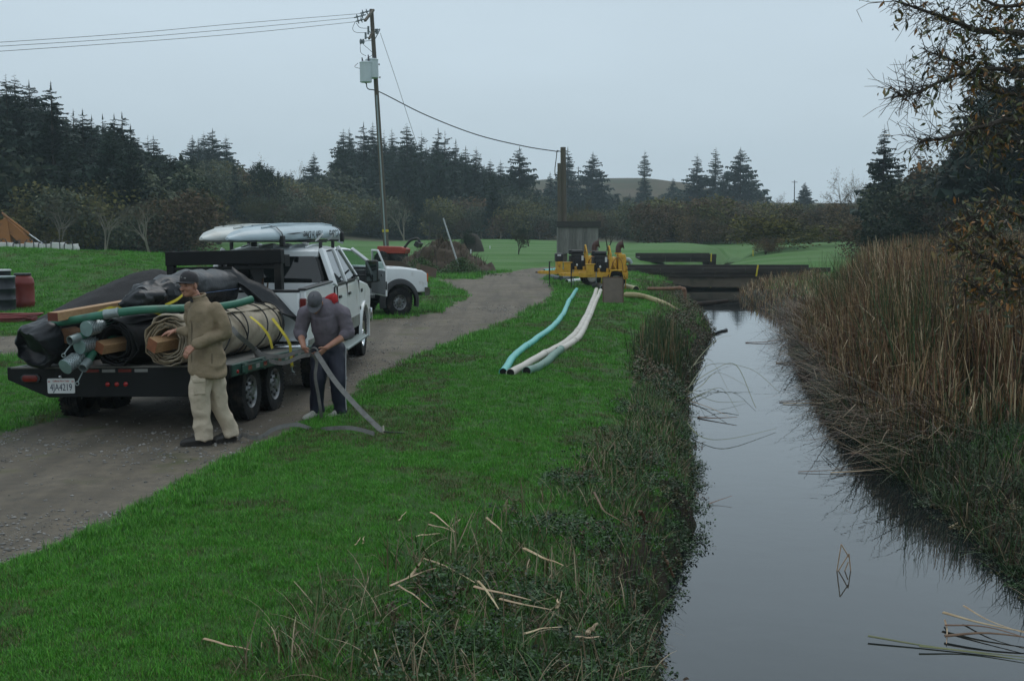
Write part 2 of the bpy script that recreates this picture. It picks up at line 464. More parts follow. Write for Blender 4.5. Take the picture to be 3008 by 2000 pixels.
# ---------------------------------------------------------------- creek water
wm = bpy.data.materials.new("creek_water"); wm.use_nodes = True
n = wm.node_tree; L = n.links; B = n.nodes["Principled BSDF"]; tc = N("ShaderNodeTexCoord")
B.inputs["Base Color"].default_value = (0.014, 0.018, 0.018, 1)
B.inputs["Roughness"].default_value = 0.012; B.inputs["IOR"].default_value = 1.72; B.inputs["Specular IOR Level"].default_value = 0.5
bp = N("ShaderNodeBump"); bp.inputs["Strength"].default_value = 0.035; bp.inputs["Distance"].default_value = 0.05
L.new(nz(2.4, 3, .5), bp.inputs["Height"]); L.new(bp.outputs[0], B.inputs["Normal"])
wy = np.concatenate([np.arange(-12, 60, 0.5), np.arange(60, 142, 2)])
wv, wf = [], []
for i, y in enumerate(wy):
    wv += [(XL(y) - 0.9, y, WATER_Z), (XR(y) + 0.9, y, WATER_Z)]
    if i: wf.append((2 * i - 2, 2 * i - 1, 2 * i + 1, 2 * i))
water = np_mesh("creek_water", wv, wf, wm, nside=4)
water["kind"] = "structure"

# ---------------------------------------------------------------- haze: damp air in the valley
hz = MB().b2((-960, -80, -4), (960, 1000, 62)).build("haze", [], smooth=0)
hm = bpy.data.materials.new("haze_air"); hm.use_nodes = True
n = hm.node_tree; n.nodes.clear(); L = n.links
ho = n.nodes.new("ShaderNodeOutputMaterial"); hv = n.nodes.new("ShaderNodeVolumePrincipled")
hv.inputs["Color"].default_value = (0.76, 0.92, 1.0, 1); hv.inputs["Density"].default_value = 0.00045; hv.inputs["Anisotropy"].default_value = 0.2
L.new(hv.outputs[0], ho.inputs["Volume"])
hz.data.materials.append(hm); hz["kind"] = "stuff"
# ================================================================ shared vehicle materials and pieces
M_white = mat("white_paint", (0.76, 0.79, 0.80), 0.28, var=0.08, scale=2.5, coat=0.3, dirt=((0.33, 0.31, 0.27), 3.2, 0.60))
M_grey_lower = mat("grey_lower_paint", (0.20, 0.21, 0.20), 0.4, var=0.3, scale=4, dirt=((0.12, 0.10, 0.08), 4, 0.5))
M_blackp = mat("black_plastic", (0.018, 0.019, 0.021), 0.5, var=0.3)
M_black_steel = mat("black_steel", (0.008, 0.009, 0.010), 0.5, spec=0.22, var=0.4, scale=4, bump=0.05, dirt=((0.022, 0.019, 0.016), 3, 0.58))
M_rubber = mat("tyre_rubber", (0.014, 0.014, 0.015), 0.75, spec=0.2, var=0.4, scale=9, bump=0.15, bscale=40, dirt=((0.060, 0.052, 0.042), 6, 0.52))
M_rim = mat("steel_rim", (0.30, 0.31, 0.32), 0.38, metal=0.6, var=0.4, scale=12, dirt=((0.06, 0.05, 0.04), 9, 0.52))
M_chrome = mat("chrome", (0.62, 0.65, 0.67), 0.16, metal=1.0, var=0.1)
M_glass = mat("tinted_glass", (0.012, 0.015, 0.016), 0.05, var=0.2, spec=0.6, coat=0.2)
M_interior = mat("cab_interior", (0.035, 0.037, 0.040), 0.8, var=0.4, scale=5)
M_red_lens = mat("red_lens", (0.16, 0.008, 0.006), 0.25, var=0.3, scale=30)
M_deck = mat("weathered_deck", (0.17, 0.165, 0.15), 0.75, var=0.35, scale=6, aniso=(6, 0.6, 1), bump=0.2, bscale=30)
M_green_steel = mat("green_painted_steel", (0.022, 0.075, 0.055), 0.45, var=0.4, scale=5, dirt=((0.03, 0.035, 0.03), 4, 0.55))
M_amber = mat("amber_lens", (0.50, 0.12, 0.01), 0.25)
M_plate = mat("plate_white", (0.60, 0.62, 0.62), 0.4, var=0.1)
M_tape = mat("dull_white_tape", (0.24, 0.24, 0.23), 0.5, var=0.3, scale=20)
M_ink_blue = mat("plate_navy_ink", (0.012, 0.022, 0.060), 0.5)
M_ink_red = mat("plate_red_ink", (0.45, 0.03, 0.03), 0.5)
M_black_ink = mat("black_ink", (0.012, 0.012, 0.012), 0.6)

def text(name, s, size, mt, parent, loc, rot, sx=1.0, shear=0.0, ext=0.001, align='CENTER'):
    cu = bpy.data.curves.new(name, 'FONT'); cu.body = s; cu.size = size; cu.extrude = ext; cu.shear = shear
    cu.align_x = align; cu.align_y = 'CENTER'; cu.materials.append(mt)
    t_ = bpy.data.objects.new(name + "_curve", cu); COL.objects.link(t_); bpy.context.view_layer.update()
    me = bpy.data.meshes.new_from_object(t_.evaluated_get(bpy.context.evaluated_depsgraph_get())); bpy.data.objects.remove(t_)
    me.name = name
    if not me.materials: me.materials.append(mt)
    o = bpy.data.objects.new(name, me); COL.objects.link(o); o.parent = parent
    o.location = loc; o.rotation_euler = rot; o.scale = (sx, 1, 1); o["kind"] = "stuff"; return o

def wheel(parent, c, r, wd, rimr=0.56, side=1, dish=0.03, spokes=8, rim_mat=None, lugs=True):
    """axle along local x; side=+1: outer face towards +x."""
    c = Vector(c); hw = wd / 2; ri = r * rimr
    t = MB()
    prof = [(ri, -hw * .86), (r * .80, -hw), (r * .95, -hw * .93), (r * .995, -hw * .72), (r, -hw * .6)]
    for g in (-.36, 0, .36):
        prof += [(r, (g - .06) * hw), (r * .975, (g - .035) * hw), (r * .975, (g + .035) * hw), (r, (g + .06) * hw)]
    prof += [(r, hw * .6), (r * .995, hw * .72), (r * .95, hw * .93), (r * .80, hw), (ri, hw * .86)]
    t.lathe([(a, b) for a, b in prof], c, (1, 0, 0), n=40, caps=False)
    # tread lugs on the shoulders
    for k in range(40):
        a = 2 * math.pi * k / 40
        for s in (-1, 1):
            p = c + Vector((s * hw * .80, math.cos(a) * r * .985, math.sin(a) * r * .985))
            t.box(p, (hw * .34, r * .08, r * .05), Matrix.Rotation(a - math.pi / 2, 3, 'X'))
    w_ = t.build("wheel", M_rubber, parent)
    m = MB(); o = side * hw
    pr = [(ri * 1.02, o * .90), (ri * .97, o * .84), (ri * .90, o * .62), (ri * .86, o * .52), (ri * .55, o * .58 + side * dish), (ri * .34, o * .72 + side * dish), (ri * .30, o * .92 + side * dish), (0.004, o * .95 + side * dish)]
    m.lathe(pr, c, (1, 0, 0), n=32, caps=False)
    m.build("rim", rim_mat or M_rim, w_)
    d = MB()
    for k in range(spokes):
        a = 2 * math.pi * k / spokes
        p = c + Vector((o * .585 + side * dish * .7, math.cos(a) * ri * .70, math.sin(a) * ri * .70))
        d.cyl(p, p + Vector((side * .016, 0, 0)), ri * .10, n=10)
    d.build("rim_hole", M_blackp, w_)["kind"] = "stuff"
    if lugs:
        d = MB()
        for k in range(8):
            a = 2 * math.pi * (k + .5) / 8
            p = c + Vector((o * .66 + side * dish, math.cos(a) * ri * .42, math.sin(a) * ri * .42))
            d.cyl(p, p + Vector((side * .022, 0, 0)), .011, n=6)
        d.build("lug_nut", M_chrome, w_)["kind"] = "stuff"
    return w_

def arch_poly(y0, y1, zb, top, arches, n=12):
    """closed (y,z) outline: bottom edge zb broken by wheel arches (yc, zc, r), then the top points from y1 back to y0."""
    P = [(y0, zb)]
    for yc, zc, r in arches:
        a0 = math.asin(max(-1, min(1, (zb - zc) / r)))
        for k in range(n + 1):
            a = math.pi - a0 + (2 * a0 - math.pi) * k / n
            P.append((yc + r * math.cos(a), zc + r * math.sin(a)))
    P.append((y1, zb))
    return P + top

def barrel(o, zs, f):
    """cut mesh at heights zs and move x by f(z)*sign so that body sides curve."""
    bm = bmesh.new(); bm.from_mesh(o.data)
    for z in zs:
        bmesh.ops.bisect_plane(bm, geom=bm.verts[:] + bm.edges[:] + bm.faces[:], plane_co=(0, 0, z), plane_no=(0, 0, 1))
    for v in bm.verts: v.co.x *= f(v.co.z)
    bm.to_mesh(o.data); bm.free()

# ================================================================ flatbed trailer
TR = empty("flatbed_trailer", "black gooseneck flatbed trailer with tandem wheels, loaded with rolled tarps", "trailer", (-4.42, 13.68, -0.045), (R(-1.3), R(-1.5), R(-8)))
DW, DL_, DZ = 1.325, 3.05, 0.75
for i in range(12):
    x0 = -DW + .06 + i * (2 * DW - .12) / 12; x1 = x0 + (2 * DW - .12) / 12 - .008
    MB().b2((x0, 0.02, DZ - .04), (x1, DL_ - .05, DZ + random.uniform(-.004, .004))).build("plank", M_deck, TR, bevel=.004, seg=1)
side = MB()
for s in (-1, 1):
    MB().b2((s * DW, 0.0, DZ - .13), (s * (DW - .055), DL_, DZ + .008)).build("side_rail", M_green_steel, TR, bevel=.008)
    MB().b2((s * (DW + .05), 0.25, DZ - .10), (s * (DW + .042), DL_, DZ - .02)).build("rub_rail", M_green_steel, TR, bevel=.003)
    for k in range(5):
        MB().b2((s * (DW + .042), .35 + k * .62, DZ - .125), (s * DW, .43 + k * .62, DZ - .005)).build("stake_pocket", M_green_steel, TR, bevel=.004)
fr = MB()
for x in (-.45, .45): fr.b2((x - .05, .1, DZ - .27), (x + .05, DL_, DZ - .045))
for y in (.3, .9, 1.5, 2.1, 2.7): fr.b2((-DW + .06, y, DZ - .13), (DW - .06, y + .05, DZ - .045))
fr.build("chassis_frame", M_black_steel, TR, bevel=.006)
rp = [(-DW, DZ + .012), (-DW, DZ - .13), (-DW + .49, DZ - .335), (DW - .49, DZ - .335), (DW, DZ - .13), (DW, DZ + .012)]
RB = MB().prism(rp, -.02, .055, axis=1)
RB = RB.build("rear_plate", M_black_steel, TR, bevel=.008)
MB().b2((-DW + .05, -.03, DZ - .006), (DW - .05, .10, DZ + .014)).build("rear_edge_strip", M_deck, TR, bevel=.004)
for i, x in enumerate(np.linspace(-.37, .21, 4)):
    MB().b2((x, -.0235, DZ - .055), (x + .155, -.0225, DZ - .02)).build("reflector_strip", M_red_lens if i % 2 == 0 else M_tape, TR, smooth=0)
for s in (-1, 1):
    ov = MB(); rg = []
    for dy, sc in ((-.021, 1.12), (-.045, 1.1), (-.048, .98)):
        rg.append([Vector((s * 1.035 + (.065 if math.cos(a) > 0 else -.065) * sc + .042 * sc * math.cos(a), dy, DZ - .115 + .042 * sc * math.sin(a))) for a in [2 * math.pi * (k + .5) / 20 for k in range(20)]])
    ov.rings(rg); tl = ov.build("tail_light", M_blackp, TR)
    ov = MB(); rg = []
    for dy, sc in ((-.046, .90), (-.054, .86), (-.057, .5)):
        rg.append([Vector((s * 1.035 + (.065 if math.cos(a) > 0 else -.065) * sc + .042 * sc * math.cos(a), dy, DZ - .115 + .042 * sc * math.sin(a))) for a in [2 * math.pi * (k + .5) / 20 for k in range(20)]])
    ov.rings(rg); ov.build("lens", M_red_lens, tl)
for x in (-.115, -.006, .10):
    MB().lathe([(.026, 0), (.026, .012), (.014, .022), (.002, .024)], (x, -.02, DZ - .19), (0, -1, 0), n=14).build("marker_light", mat("red_marker", (0.34, .012, .01), .25), TR)
MB().ell((-.665, -.045, DZ - .095), (.022, .03, .022)).build("hitch_bolt", M_chrome, TR)
# licence plate
pl = MB(); px0, px1, pz0, pz1, rr = -.835, -.505, .462, .632, .015
out = []
for cx_, cz_, a0 in ((px1 - rr, pz1 - rr, 0), (px0 + rr, pz1 - rr, 90), (px0 + rr, pz0 + rr, 180), (px1 - rr, pz0 + rr, 270)):
    for k in range(4): a = R(a0 + 30 * k); out.append((cx_ + rr * math.cos(a), cz_ + rr * math.sin(a)))
pl.prism(out, -.036, -.030, axis=1)
PLT = pl.build("license_plate", M_plate, TR, bevel=.002, seg=1)
pcx = (px0 + px1) / 2
text("plate_number", "4JA4219", .112, M_ink_blue, PLT, (pcx, -.0372, pz0 + .066), (R(90), 0, 0), sx=.70)
text("plate_heading", "California Perm Trailer", .030, M_ink_red, PLT, (pcx, -.0372, pz1 - .030), (R(90), 0, 0), sx=.72, shear=.3)
for s in (-1, 1): MB().b2((pcx + s * .155, -.0374, pz1 - .040), (pcx + s * .128, -.0362, pz1 - .030)).build("plate_bar", M_ink_red, PLT, smooth=0)
for y in (1.12, 1.98):
    for s in (-1, 1): wheel(TR, (s * 1.04, y, .345), .345, .235, .56, s, .02)
for y in (1.12, 1.98): MB().cyl((-1, y, .345), (1, y, .345), .04).build("axle", M_black_steel, TR)
MB().lathe([(.02, 0), (.02, .015), (.004, .02)], (DW + .05, .07, DZ - .07), (1, 0, 0), n=12).build("marker_light", MATS["red_marker"], TR)
for i, y in enumerate(np.arange(.42, 2.9, .26)):
    MB().b2((DW + .0505, y, DZ - .085), (DW + .0515, y + .12, DZ - .035)).build("reflector_strip", [M_red_lens, M_tape][i % 2], TR, smooth=0)
# gooseneck riser
for x in (-.62, .90): MB().bar((x, DL_ - .05, DZ - .1), (x, DL_ - .05, 2.066), .10, .12, up=(0, 1, 0)).build("neck_upright", M_black_steel, TR, bevel=.008)
MB().b2((-.68, DL_ - .12, 1.87), (.96, DL_ + .03, 2.06)).build("neck_crossbeam", M_black_steel, TR, bevel=.01)
MB().b2((-.60, DL_ - .10, 1.80), (.88, DL_ - .04, 1.845)).build("neck_lower_rail", M_black_steel, TR, bevel=.005)
for x in (-.45, .72):
    MB().bar((x, DL_ + .04, 2.0), (x + (.14 - x) * .55, DL_ + 1.25, 1.93), .09, .15).build("neck_beam", M_black_steel, TR, bevel=.01)
MB().b2((-.28, DL_ + 1.1, 1.82), (.60, DL_ + 1.35, 2.0)).build("neck_nose", M_black_steel, TR, bevel=.012)
MB().cyl((.15, DL_ + 1.22, 1.0), (.15, DL_ + 1.22, 1.9), .055, n=16).cyl((.15, DL_ + 1.22, 1.25), (.15, DL_ + 1.22, 1.75), .08).build("hitch_coupler", M_black_steel, TR)
for x in (.05, .25): MB().prism([(DL_ + .5, 1.86), (DL_ + 1.15, 1.86), (DL_ + 1.15, 1.25)], x, x + .012, axis=0).build("neck_gusset", M_black_steel, TR)
for k, (x, z0, z1) in enumerate(((.33, 1.16, 1.66), (.40, 1.08, 1.60))):
    MB().tube([(x + .01 * math.sin(i * 2.1), DL_ + .9, z0 + (z1 - z0) * i / 10) for i in range(11)], .012, 6).build("safety_chain", mat("rusty_chain", (.10, .06, .04), .7, metal=.5), TR)
bpy.context.view_layer.update()

# ================================================================ load on the trailer
M_black_tarp = mat("black_tarp", (0.014, 0.016, 0.020), 0.38, var=0.4, scale=3, spec=0.42, bump=0.7, bscale=7)
M_black_felt = mat("black_felt", (0.012, 0.012, 0.013), 0.6, spec=.25, var=0.4, scale=7, bump=0.25, bscale=22)
M_canvas = mat("tan_canvas", (0.30, 0.235, 0.15), 0.85, var=0.35, scale=5, bump=0.2, bscale=40, dirt=((0.14, 0.105, 0.065), 2.5, 0.54))
M_canvas_out = mat("soiled_canvas", (0.42, 0.36, 0.27), 0.85, var=0.35, scale=4, bump=0.6, bscale=12, dirt=((0.17, 0.13, 0.085), 4.0, 0.50))
M_timber = mat("sawn_timber", (0.46, 0.29, 0.15), 0.7, c2=(0.33, 0.18, 0.085), scale=7, aniso=(9, 1, 9), bump=0.1, bscale=30)
M_endgrain = mat("end_grain", (0.30, 0.105, 0.045), 0.75, var=0.4, scale=14)
M_cord = mat("dark_cord", (0.02, 0.02, 0.02), 0.7)
M_green_hose = mat("green_hose", (0.040, 0.190, 0.120), 0.45, var=0.35, scale=6, dirt=((0.03, 0.07, 0.05), 5, 0.56))
M_galv = mat("galvanised", (0.30, 0.36, 0.36), 0.42, metal=0.55, var=0.3, scale=14)
M_can_end = mat("can_lid", (0.25, 0.36, 0.35), 0.5, metal=0.3, var=0.3, scale=10)
M_rust_pipe = mat("rusty_fitting", (0.16, 0.075, 0.035), 0.8, var=0.5, scale=12, bump=0.2)
M_dark_in = mat("pipe_inside", (0.008, 0.008, 0.008), 0.8)
M_yellow = mat("yellow_webbing", (0.62, 0.50, 0.03), 0.6, var=0.3, scale=30)
M_grey_web = mat("grey_webbing", (0.20, 0.195, 0.185), 0.75, var=0.3, scale=25, dirt=((0.09, 0.085, 0.075), 8, 0.54))

def spiral_roll(name, a, b, r, hole, turns, mt, parent=None, wr=.012, seed=0, sag=.0, thick=.012, end_j=.03):
    """rolled sheet: spiral section swept from a to b with creases, so the rolled ends show their layers."""
    a, b = Vector(a), Vector(b); x, y, d = basis(b - a); Lg = (b - a).length
    npt = int(26 * turns); ns = 30; V = []; Fc = []
    for k in range(ns + 1):
        t = k / ns
        for i in range(npt + 1):
            q = i / npt; th = q * turns * 2 * math.pi + 2.2
            rr_ = hole + (r - hole) * q
            nzv = mnoise.noise(Vector((math.cos(th) * 2.2, math.sin(th) * 2.2, t * Lg * 2.2 + seed + q * turns * .7)))
            nz2 = mnoise.noise(Vector((math.cos(th) * 6, math.sin(th) * 6, t * Lg * 3.0 + seed * 3)))
            rr_ += wr * (nzv * 1.6 + nz2 * .8) * (.4 + q)
            e = end_j * mnoise.noise(Vector((th * .8, seed * 1.7, 0))) + end_j * .5 * math.sin(th * 1.0 + seed)
            ext = Lg * t + (e if k == 0 else (e if k == ns else 0))
            p = a + d * ext + (x * math.cos(th) + y * math.sin(th)) * rr_
            p.z += -sag * max(0, -math.sin(th)) * 0
            V.append(p)
    for k in range(ns):
        for i in range(npt):
            p = k * (npt + 1) + i; Fc.append((p, p + 1, p + npt + 2, p + npt + 1))
    mb = MB(); mb.add(V, Fc); o = mb.build(name, mt, parent, smooth=60)
    sm = o.modifiers.new("thick", 'SOLIDIFY'); sm.thickness = thick; sm.offset = 0
    return o
def creased_tube(path, rs, seed, n=40, amp=.05, flat=(1, 1), fr=3.0, bag=0.0):
    """sheet-wrapped bundle: swept section with sharp creases."""
    mb = MB(); P = smooth_path(path, 10); K = len(P); rg = []
    rr_ = np.interp(np.linspace(0, 1, K), np.linspace(0, 1, len(rs)), rs)
    for i in range(K):
        d = (P[min(i + 1, K - 1)] - P[max(i - 1, 0)]).normalized(); x = Vector((0, 0, 1)).cross(d).normalized(); y = d.cross(x)
        ring = []
        for j in range(n):
            a = 2 * math.pi * j / n
            q = P[i] + (x * math.cos(a) * flat[0] + y * math.sin(a) * flat[1]) * rr_[i]
            s = mnoise.noise(q * fr + Vector((seed, 0, 0))); s2 = 1 - abs(mnoise.noise(q * fr * 2.1 + Vector((0, seed, 0)))) * 2
            ring.append(q + (q - P[i]).normalized() * (amp * s + amp * .55 * s2 * (.5 + abs(s))))
        rg.append(ring)
    return mb.rings(rg)
def timber_core(name, label, c, d, s, length, ang):
    d = Vector(d).normalized(); x, y, _ = basis(d); M = Matrix((x, y, d)).transposed() @ Matrix.Rotation(ang, 3, 'Z')
    root = empty(name, label, "timber", c)
    m = MB(); m.box(d * length / 2, (s[0], s[1], length), M); b = m.build("post_body", M_timber, root, bevel=.003, seg=1)
    m = MB(); m.box(d * -.0015, (s[0] * .985, s[1] * .985, .004), M); m.build("end_face", M_endgrain, root, smooth=0)
    return root
ax = Vector((math.sin(R(11)), math.cos(R(11)), -.012))
c_tan = at(492, 1003, 13.42); c_dark = at(338, 1008, 13.55)
CR = empty("canvas_roll", "tan canvas tarp rolled round a square timber, tied with dark cords", "tarp roll", c_tan)
spiral_roll("rolled_sheet", (0, 0, 0), ax * 2.80, .285, .155, 5, M_canvas_out, CR, wr=.018, seed=1)
spiral_roll("rolled_sheet", -ax * .015, ax * .5, .262, .13, 4, M_canvas, CR, wr=.022, seed=5, end_j=.05)
X_, Y_, _ = basis(ax)
for k, (t, tilt) in enumerate(((.55, .05), (.62, -.1), (1.0, .15), (1.45, -.2), (1.5, .1), (2.1, .12), (2.55, -.08), (2.62, .1), (2.68, .04))):
    MB().tube([ax * (t + tilt * math.sin(a)) + (X_ * math.cos(a) + Y_ * math.sin(a)) * (.303 + .006 * math.sin(3 * a + k)) for a in np.linspace(0, 2 * math.pi, 33)], .009, 6).build("tie_cord", M_cord, CR)
MB().tube([ax * (.6 + 1.9 * t) + (X_ * math.cos(.9 + .5 * math.sin(4 * t)) - Y_ * -math.sin(.9)) * .302 for t in np.linspace(0, 1, 20)], .007, 6).build("tie_cord", M_cord, CR)
timber_core("timber_post", "square timber core sticking out of the tan canvas roll", c_tan + ax * -.10 + Vector((-.125, 0, -.035)), (.50, .86, .06), (.135, .135), 1.0, R(24))
DR_ = empty("black_fabric_roll", "black fabric roll with layered end round a square timber", "fabric roll", c_dark)
spiral_roll("rolled_sheet", (0, 0, 0), ax * 2.7, .275, .15, 5, M_black_felt, DR_, wr=.024, seed=9, end_j=.04)
timber_core("timber_post", "square timber core sticking out of the black fabric roll", c_dark + ax * -.06 + Vector((-.145, 0, -.045)), (.50, .86, .05), (.125, .115), .9, R(24))
M_tl = mat("blue_tarp_thread", (.05, .12, .28), .6)
TB = empty("black_tarp_roll", "long glossy black tarp roll lying on top of the load", "tarp roll", (0, 0, 0))
p0, p1 = at(415, 876, 13.85), at(660, 846, 16.05)
dd = (p1 - p0)
creased_tube([p0, p0 + dd * .3 + Vector((-.06, 0, .03)), p0 + dd * .6 + Vector((-.02, 0, .03)), p1], [.11, .155, .19, .215, .225, .215], 3.3, n=48, amp=.040, fr=3.2).build("rolled_sheet", M_black_tarp, TB, smooth=50)
creased_tube([p0 + Vector((-.20, -.16, -.06)), p0 + Vector((.0, .0, .0)), p0 + dd * .2], [.02, .08, .11, .13, .155, .15], 7.7, n=56, amp=.075, fr=5.5, flat=(1.25, .85)).build("gathered_end", M_black_tarp, TB, smooth=40)
# loose flap hanging off its far end towards the deck edge
fl = MB(); rows = []
for i in range(13):
    t = i / 12; row = []
    for j in range(9):
        s = j / 8
        q = p1 + Vector((.06 + .88 * t, -.12 + .30 * s + .1 * t, .10 - .50 * t + .22 * s * (1 - t) - .12 * math.sin(math.pi * s) + .05 * math.sin(t * 7 + s * 4)))
        row.append(q + Vector((0, 0, .035 * mnoise.noise(q * 6))))
    rows.append(row)
fl.rings(rows, False, False, closed=False); f_ = fl.build("loose_flap", M_black_tarp, TB, smooth=60)
f_.modifiers.new("t", 'SOLIDIFY').thickness = .004
MB().tube([p0 + dd * t + Vector((.10, -.0, -.02)) + Vector((.13, -.12, .02)) for t in np.linspace(.25, .95, 8)], .003, 5).build("blue_thread", M_tl, TB)
BB = empty("black_tarp_bundle", "crumpled black tarp bundle at the left rear corner of the trailer", "tarp bundle", (0, 0, 0))
b0, b1 = at(120, 1008, 13.62), at(330, 985, 16.0)
creased_tube([b0 + Vector((-.03, -.10, -.03)), b0 + Vector((0, .02, 0)), b0 + (b1 - b0) * .3, b0 + (b1 - b0) * .6, b1], [.02, .15, .20, .225, .24, .25, .255, .25, .25, .25, .25, .25, .24, .23, .22, .2], 15.1, n=64, amp=.07, fr=4.2, flat=(1.12, .95)).build("wrapped_sheet", M_black_tarp, BB, smooth=45)
creased_tube([b0 + Vector((.12, .0, .13)), b0 + Vector((.28, .5, .15)), b0 + Vector((.36, 1.0, .15))], [.10, .14, .12], 25.1, amp=.05, fr=4).build("folded_top", M_black_tarp, BB, smooth=45)
# timber beam laid over the bundle
q0, q1 = at(155, 931, 13.32), at(372, 893, 14.75)
BM = empty("timber_beam", "long sawn timber beam laid on the left tarps with a dark red end", "timber", q0)
d = (q1 - q0).normalized(); x, y, _ = basis(d); Mx = Matrix((x, y, d)).transposed()
MB().box(d * .9, (.125, .095, 1.8), Mx).build("beam_body", M_timber, BM, bevel=.004, seg=1)
MB().box(d * -.0015, (.123, .093, .004), Mx).build("end_face", mat("red_end_paint", (.15, .035, .02), .7), BM, smooth=0)
# long green hose on top
GH = empty("green_hose", "long green hose lying across the top of the load with a grey coupling", "hose", (0, 0, 0))
path = smooth_path([at(*p) for p in ((158, 950, 13.62), (225, 939, 13.5), (315, 923, 13.42), (410, 911, 13.5), (520, 906, 13.9), (620, 903, 14.25), (690, 893, 14.45), (739, 879, 14.65))], 8)
MB().tube(path, .046, 14).build("hose_body", M_green_hose, GH)
d = (path[18] - path[15]).normalized()
MB().lathe([(.047, -.08), (.056, -.075), (.056, -.03), (.052, -.02), (.052, .06), (.057, .065), (.057, .085), (.047, .09)], path[17], d, n=18).build("coupling", M_galv, GH)
d = (path[-1] - path[-3]).normalized()
MB().cyl(path[-1], path[-1] + d * .003, .036, n=14).build("hose_mouth", M_dark_in, GH)
# suction hoses with strainers and couplings
m_perf = bpy.data.materials.new("perforated_can"); m_perf.use_nodes = True
n = m_perf.node_tree; L = n.links; B = n.nodes["Principled BSDF"]; tc = N("ShaderNodeTexCoord")
vo = N("ShaderNodeTexVoronoi"); vo.inputs["Scale"].default_value = 62; vo.inputs["Randomness"].default_value = .15; L.new(tc.outputs["Object"], vo.inputs["Vector"])
L.new(mixc_(mr(vo.outputs["Distance"], .30, .42), (.012, .014, .015), (.36, .42, .43)), B.inputs["Base Color"]); B.inputs["Metallic"].default_value = .5; B.inputs["Roughness"].default_value = .4
def suction_hose(label, face, d, r=.083, strainer=True, col=M_green_hose, hose_r=.05, length=1.5, can=None, bend=(0, 0, 0)):
    root = empty("suction_hose", label, "hose", face, group="suction hoses on the trailer")
    d = Vector(d).normalized()
    if strainer:
        MB().lathe([(r, 0), (r, .17), (r * .72, .19), (hose_r * 1.1, .20), (hose_r * 1.1, .26)], (0, 0, 0), d, n=26, caps=False).build("strainer", can or m_perf, root)
        MB().lathe([(.003, -.004), (r * .8, -.004), (r * 1.03, -.002), (r * 1.03, .012), (r, .012)], (0, 0, 0), d, n=26, caps=False).build("strainer_lid", M_can_end if can is None else can, root)
        st = d * .24
    else:
        MB().pipe((0, 0, 0), d * .13, r, .008, 22).build("coupling", M_black_steel if col is not M_green_hose else M_galv, root)
        MB().cyl(d * .10, d * .105, r - .006, n=18).build("hose_mouth", M_dark_in, root)
        MB().tube([d * .05 + Vector((-.02, 0, -r)), d * .0 + Vector((-.03, -.01, -r - .045)), d * -.02 + Vector((-.045, -.015, -r - .085))], .007, 6).build("coupling_lever", M_galv, root)
        MB().tube([d * -.02 + Vector((-.05, -.02, -r - .10)) + Vector((math.cos(a) * .02, 0, math.sin(a) * .02)) for a in np.linspace(0, 2 * math.pi, 13)], .005, 6).build("pull_ring", M_galv, root)
        st = d * .12
    e = st + Vector((ax.x, ax.y, -.02)) * length
    MB().tube(smooth_path([st, st + d * .25, st + (e - st) * .55 + Vector(bend), e], 5), hose_r, 12).build("hose_body", col, root)
    return root
suction_hose("suction hose with a pale round strainer, topmost beside the black roll", at(253, 966, 13.36), (.40, .88, .10))
suction_hose("suction hose with a grey round strainer, middle one beside the black roll", at(233, 1018, 13.40), (.42, .88, .12))
suction_hose("suction hose whose perforated strainer hangs over the trailer edge above the plate", at(191, 1078, 13.28), (.42, .82, .42), bend=(0, 0, .10))
suction_hose("suction hose with a rusty brown ring fitting beside the black bundle", at(190, 986, 13.56), (.35, .9, .06), col=M_rust_pipe, can=M_rust_pipe)
suction_hose("green suction hose with an open dark coupling above the strainers", at(205, 1001, 13.30), (.48, .84, .22), r=.052, strainer=False, hose_r=.045)
suction_hose("dark suction hose with an open coupling pointing down by the plate", at(243, 1082, 13.34), (.20, .86, .50), r=.052, strainer=False, hose_r=.044, bend=(0, 0, .08))
# yellow straps
ys_ = empty("yellow_strap", "slack yellow webbing strap crumpled beside the green hose", "strap", (0, 0, 0), group="yellow straps on the load")
MB().ribbon([at(280, 925, 13.7), at(300, 915, 13.75), at(325, 906, 13.85), at(350, 908, 13.9), at(385, 905, 14.0)], .05, (0, .4, .9)).build("webbing", M_yellow, ys_)
def strap(label, pts, wd=.045, side=(.9, .2, 0), mt=M_yellow, nm="yellow_strap", grp="yellow straps on the load", n=6, hook=None):
    P = smooth_path(pts, n)
    r_ = empty(nm, label, "strap", P[0], group=grp)
    MB().ribbon([p - P[0] for p in P], wd, side).build("webbing", mt, r_)
    if hook: MB().tube([P[-1] - P[0] + Vector((0, 0, .02)), P[-1] - P[0], P[-1] - P[0] + Vector((0, 0, -.05)), P[-1] - P[0] + Vector((.03, 0, -.07))], .009, 6).build("hook", M_galv, r_)
    return r_
strap("yellow strap over the near part of the canvas roll", [at(735, 930, 15.0), at(765, 955, 14.85), at(790, 988, 14.80), at(800, 1024, 14.78)], .03)
strap("long yellow strap hanging down the trailer side behind the tie-down", [at(800, 935, 15.3), at(830, 975, 15.18), at(850, 1008, 15.13), at(855, 1045, 15.12), at(858, 1078, 15.12)], .035, hook=True)
strap("short yellow strap piece between the hose and the canvas roll", [at(440, 918, 13.8), at(465, 922, 13.7), at(482, 932, 13.65)], .035)
strap("yellow strap tail showing at the black tarp roll's near end", [at(485, 897, 13.85), at(520, 880, 13.78), at(548, 858, 13.74), at(566, 862, 13.74)], .035, side=(.3, .2, .9))
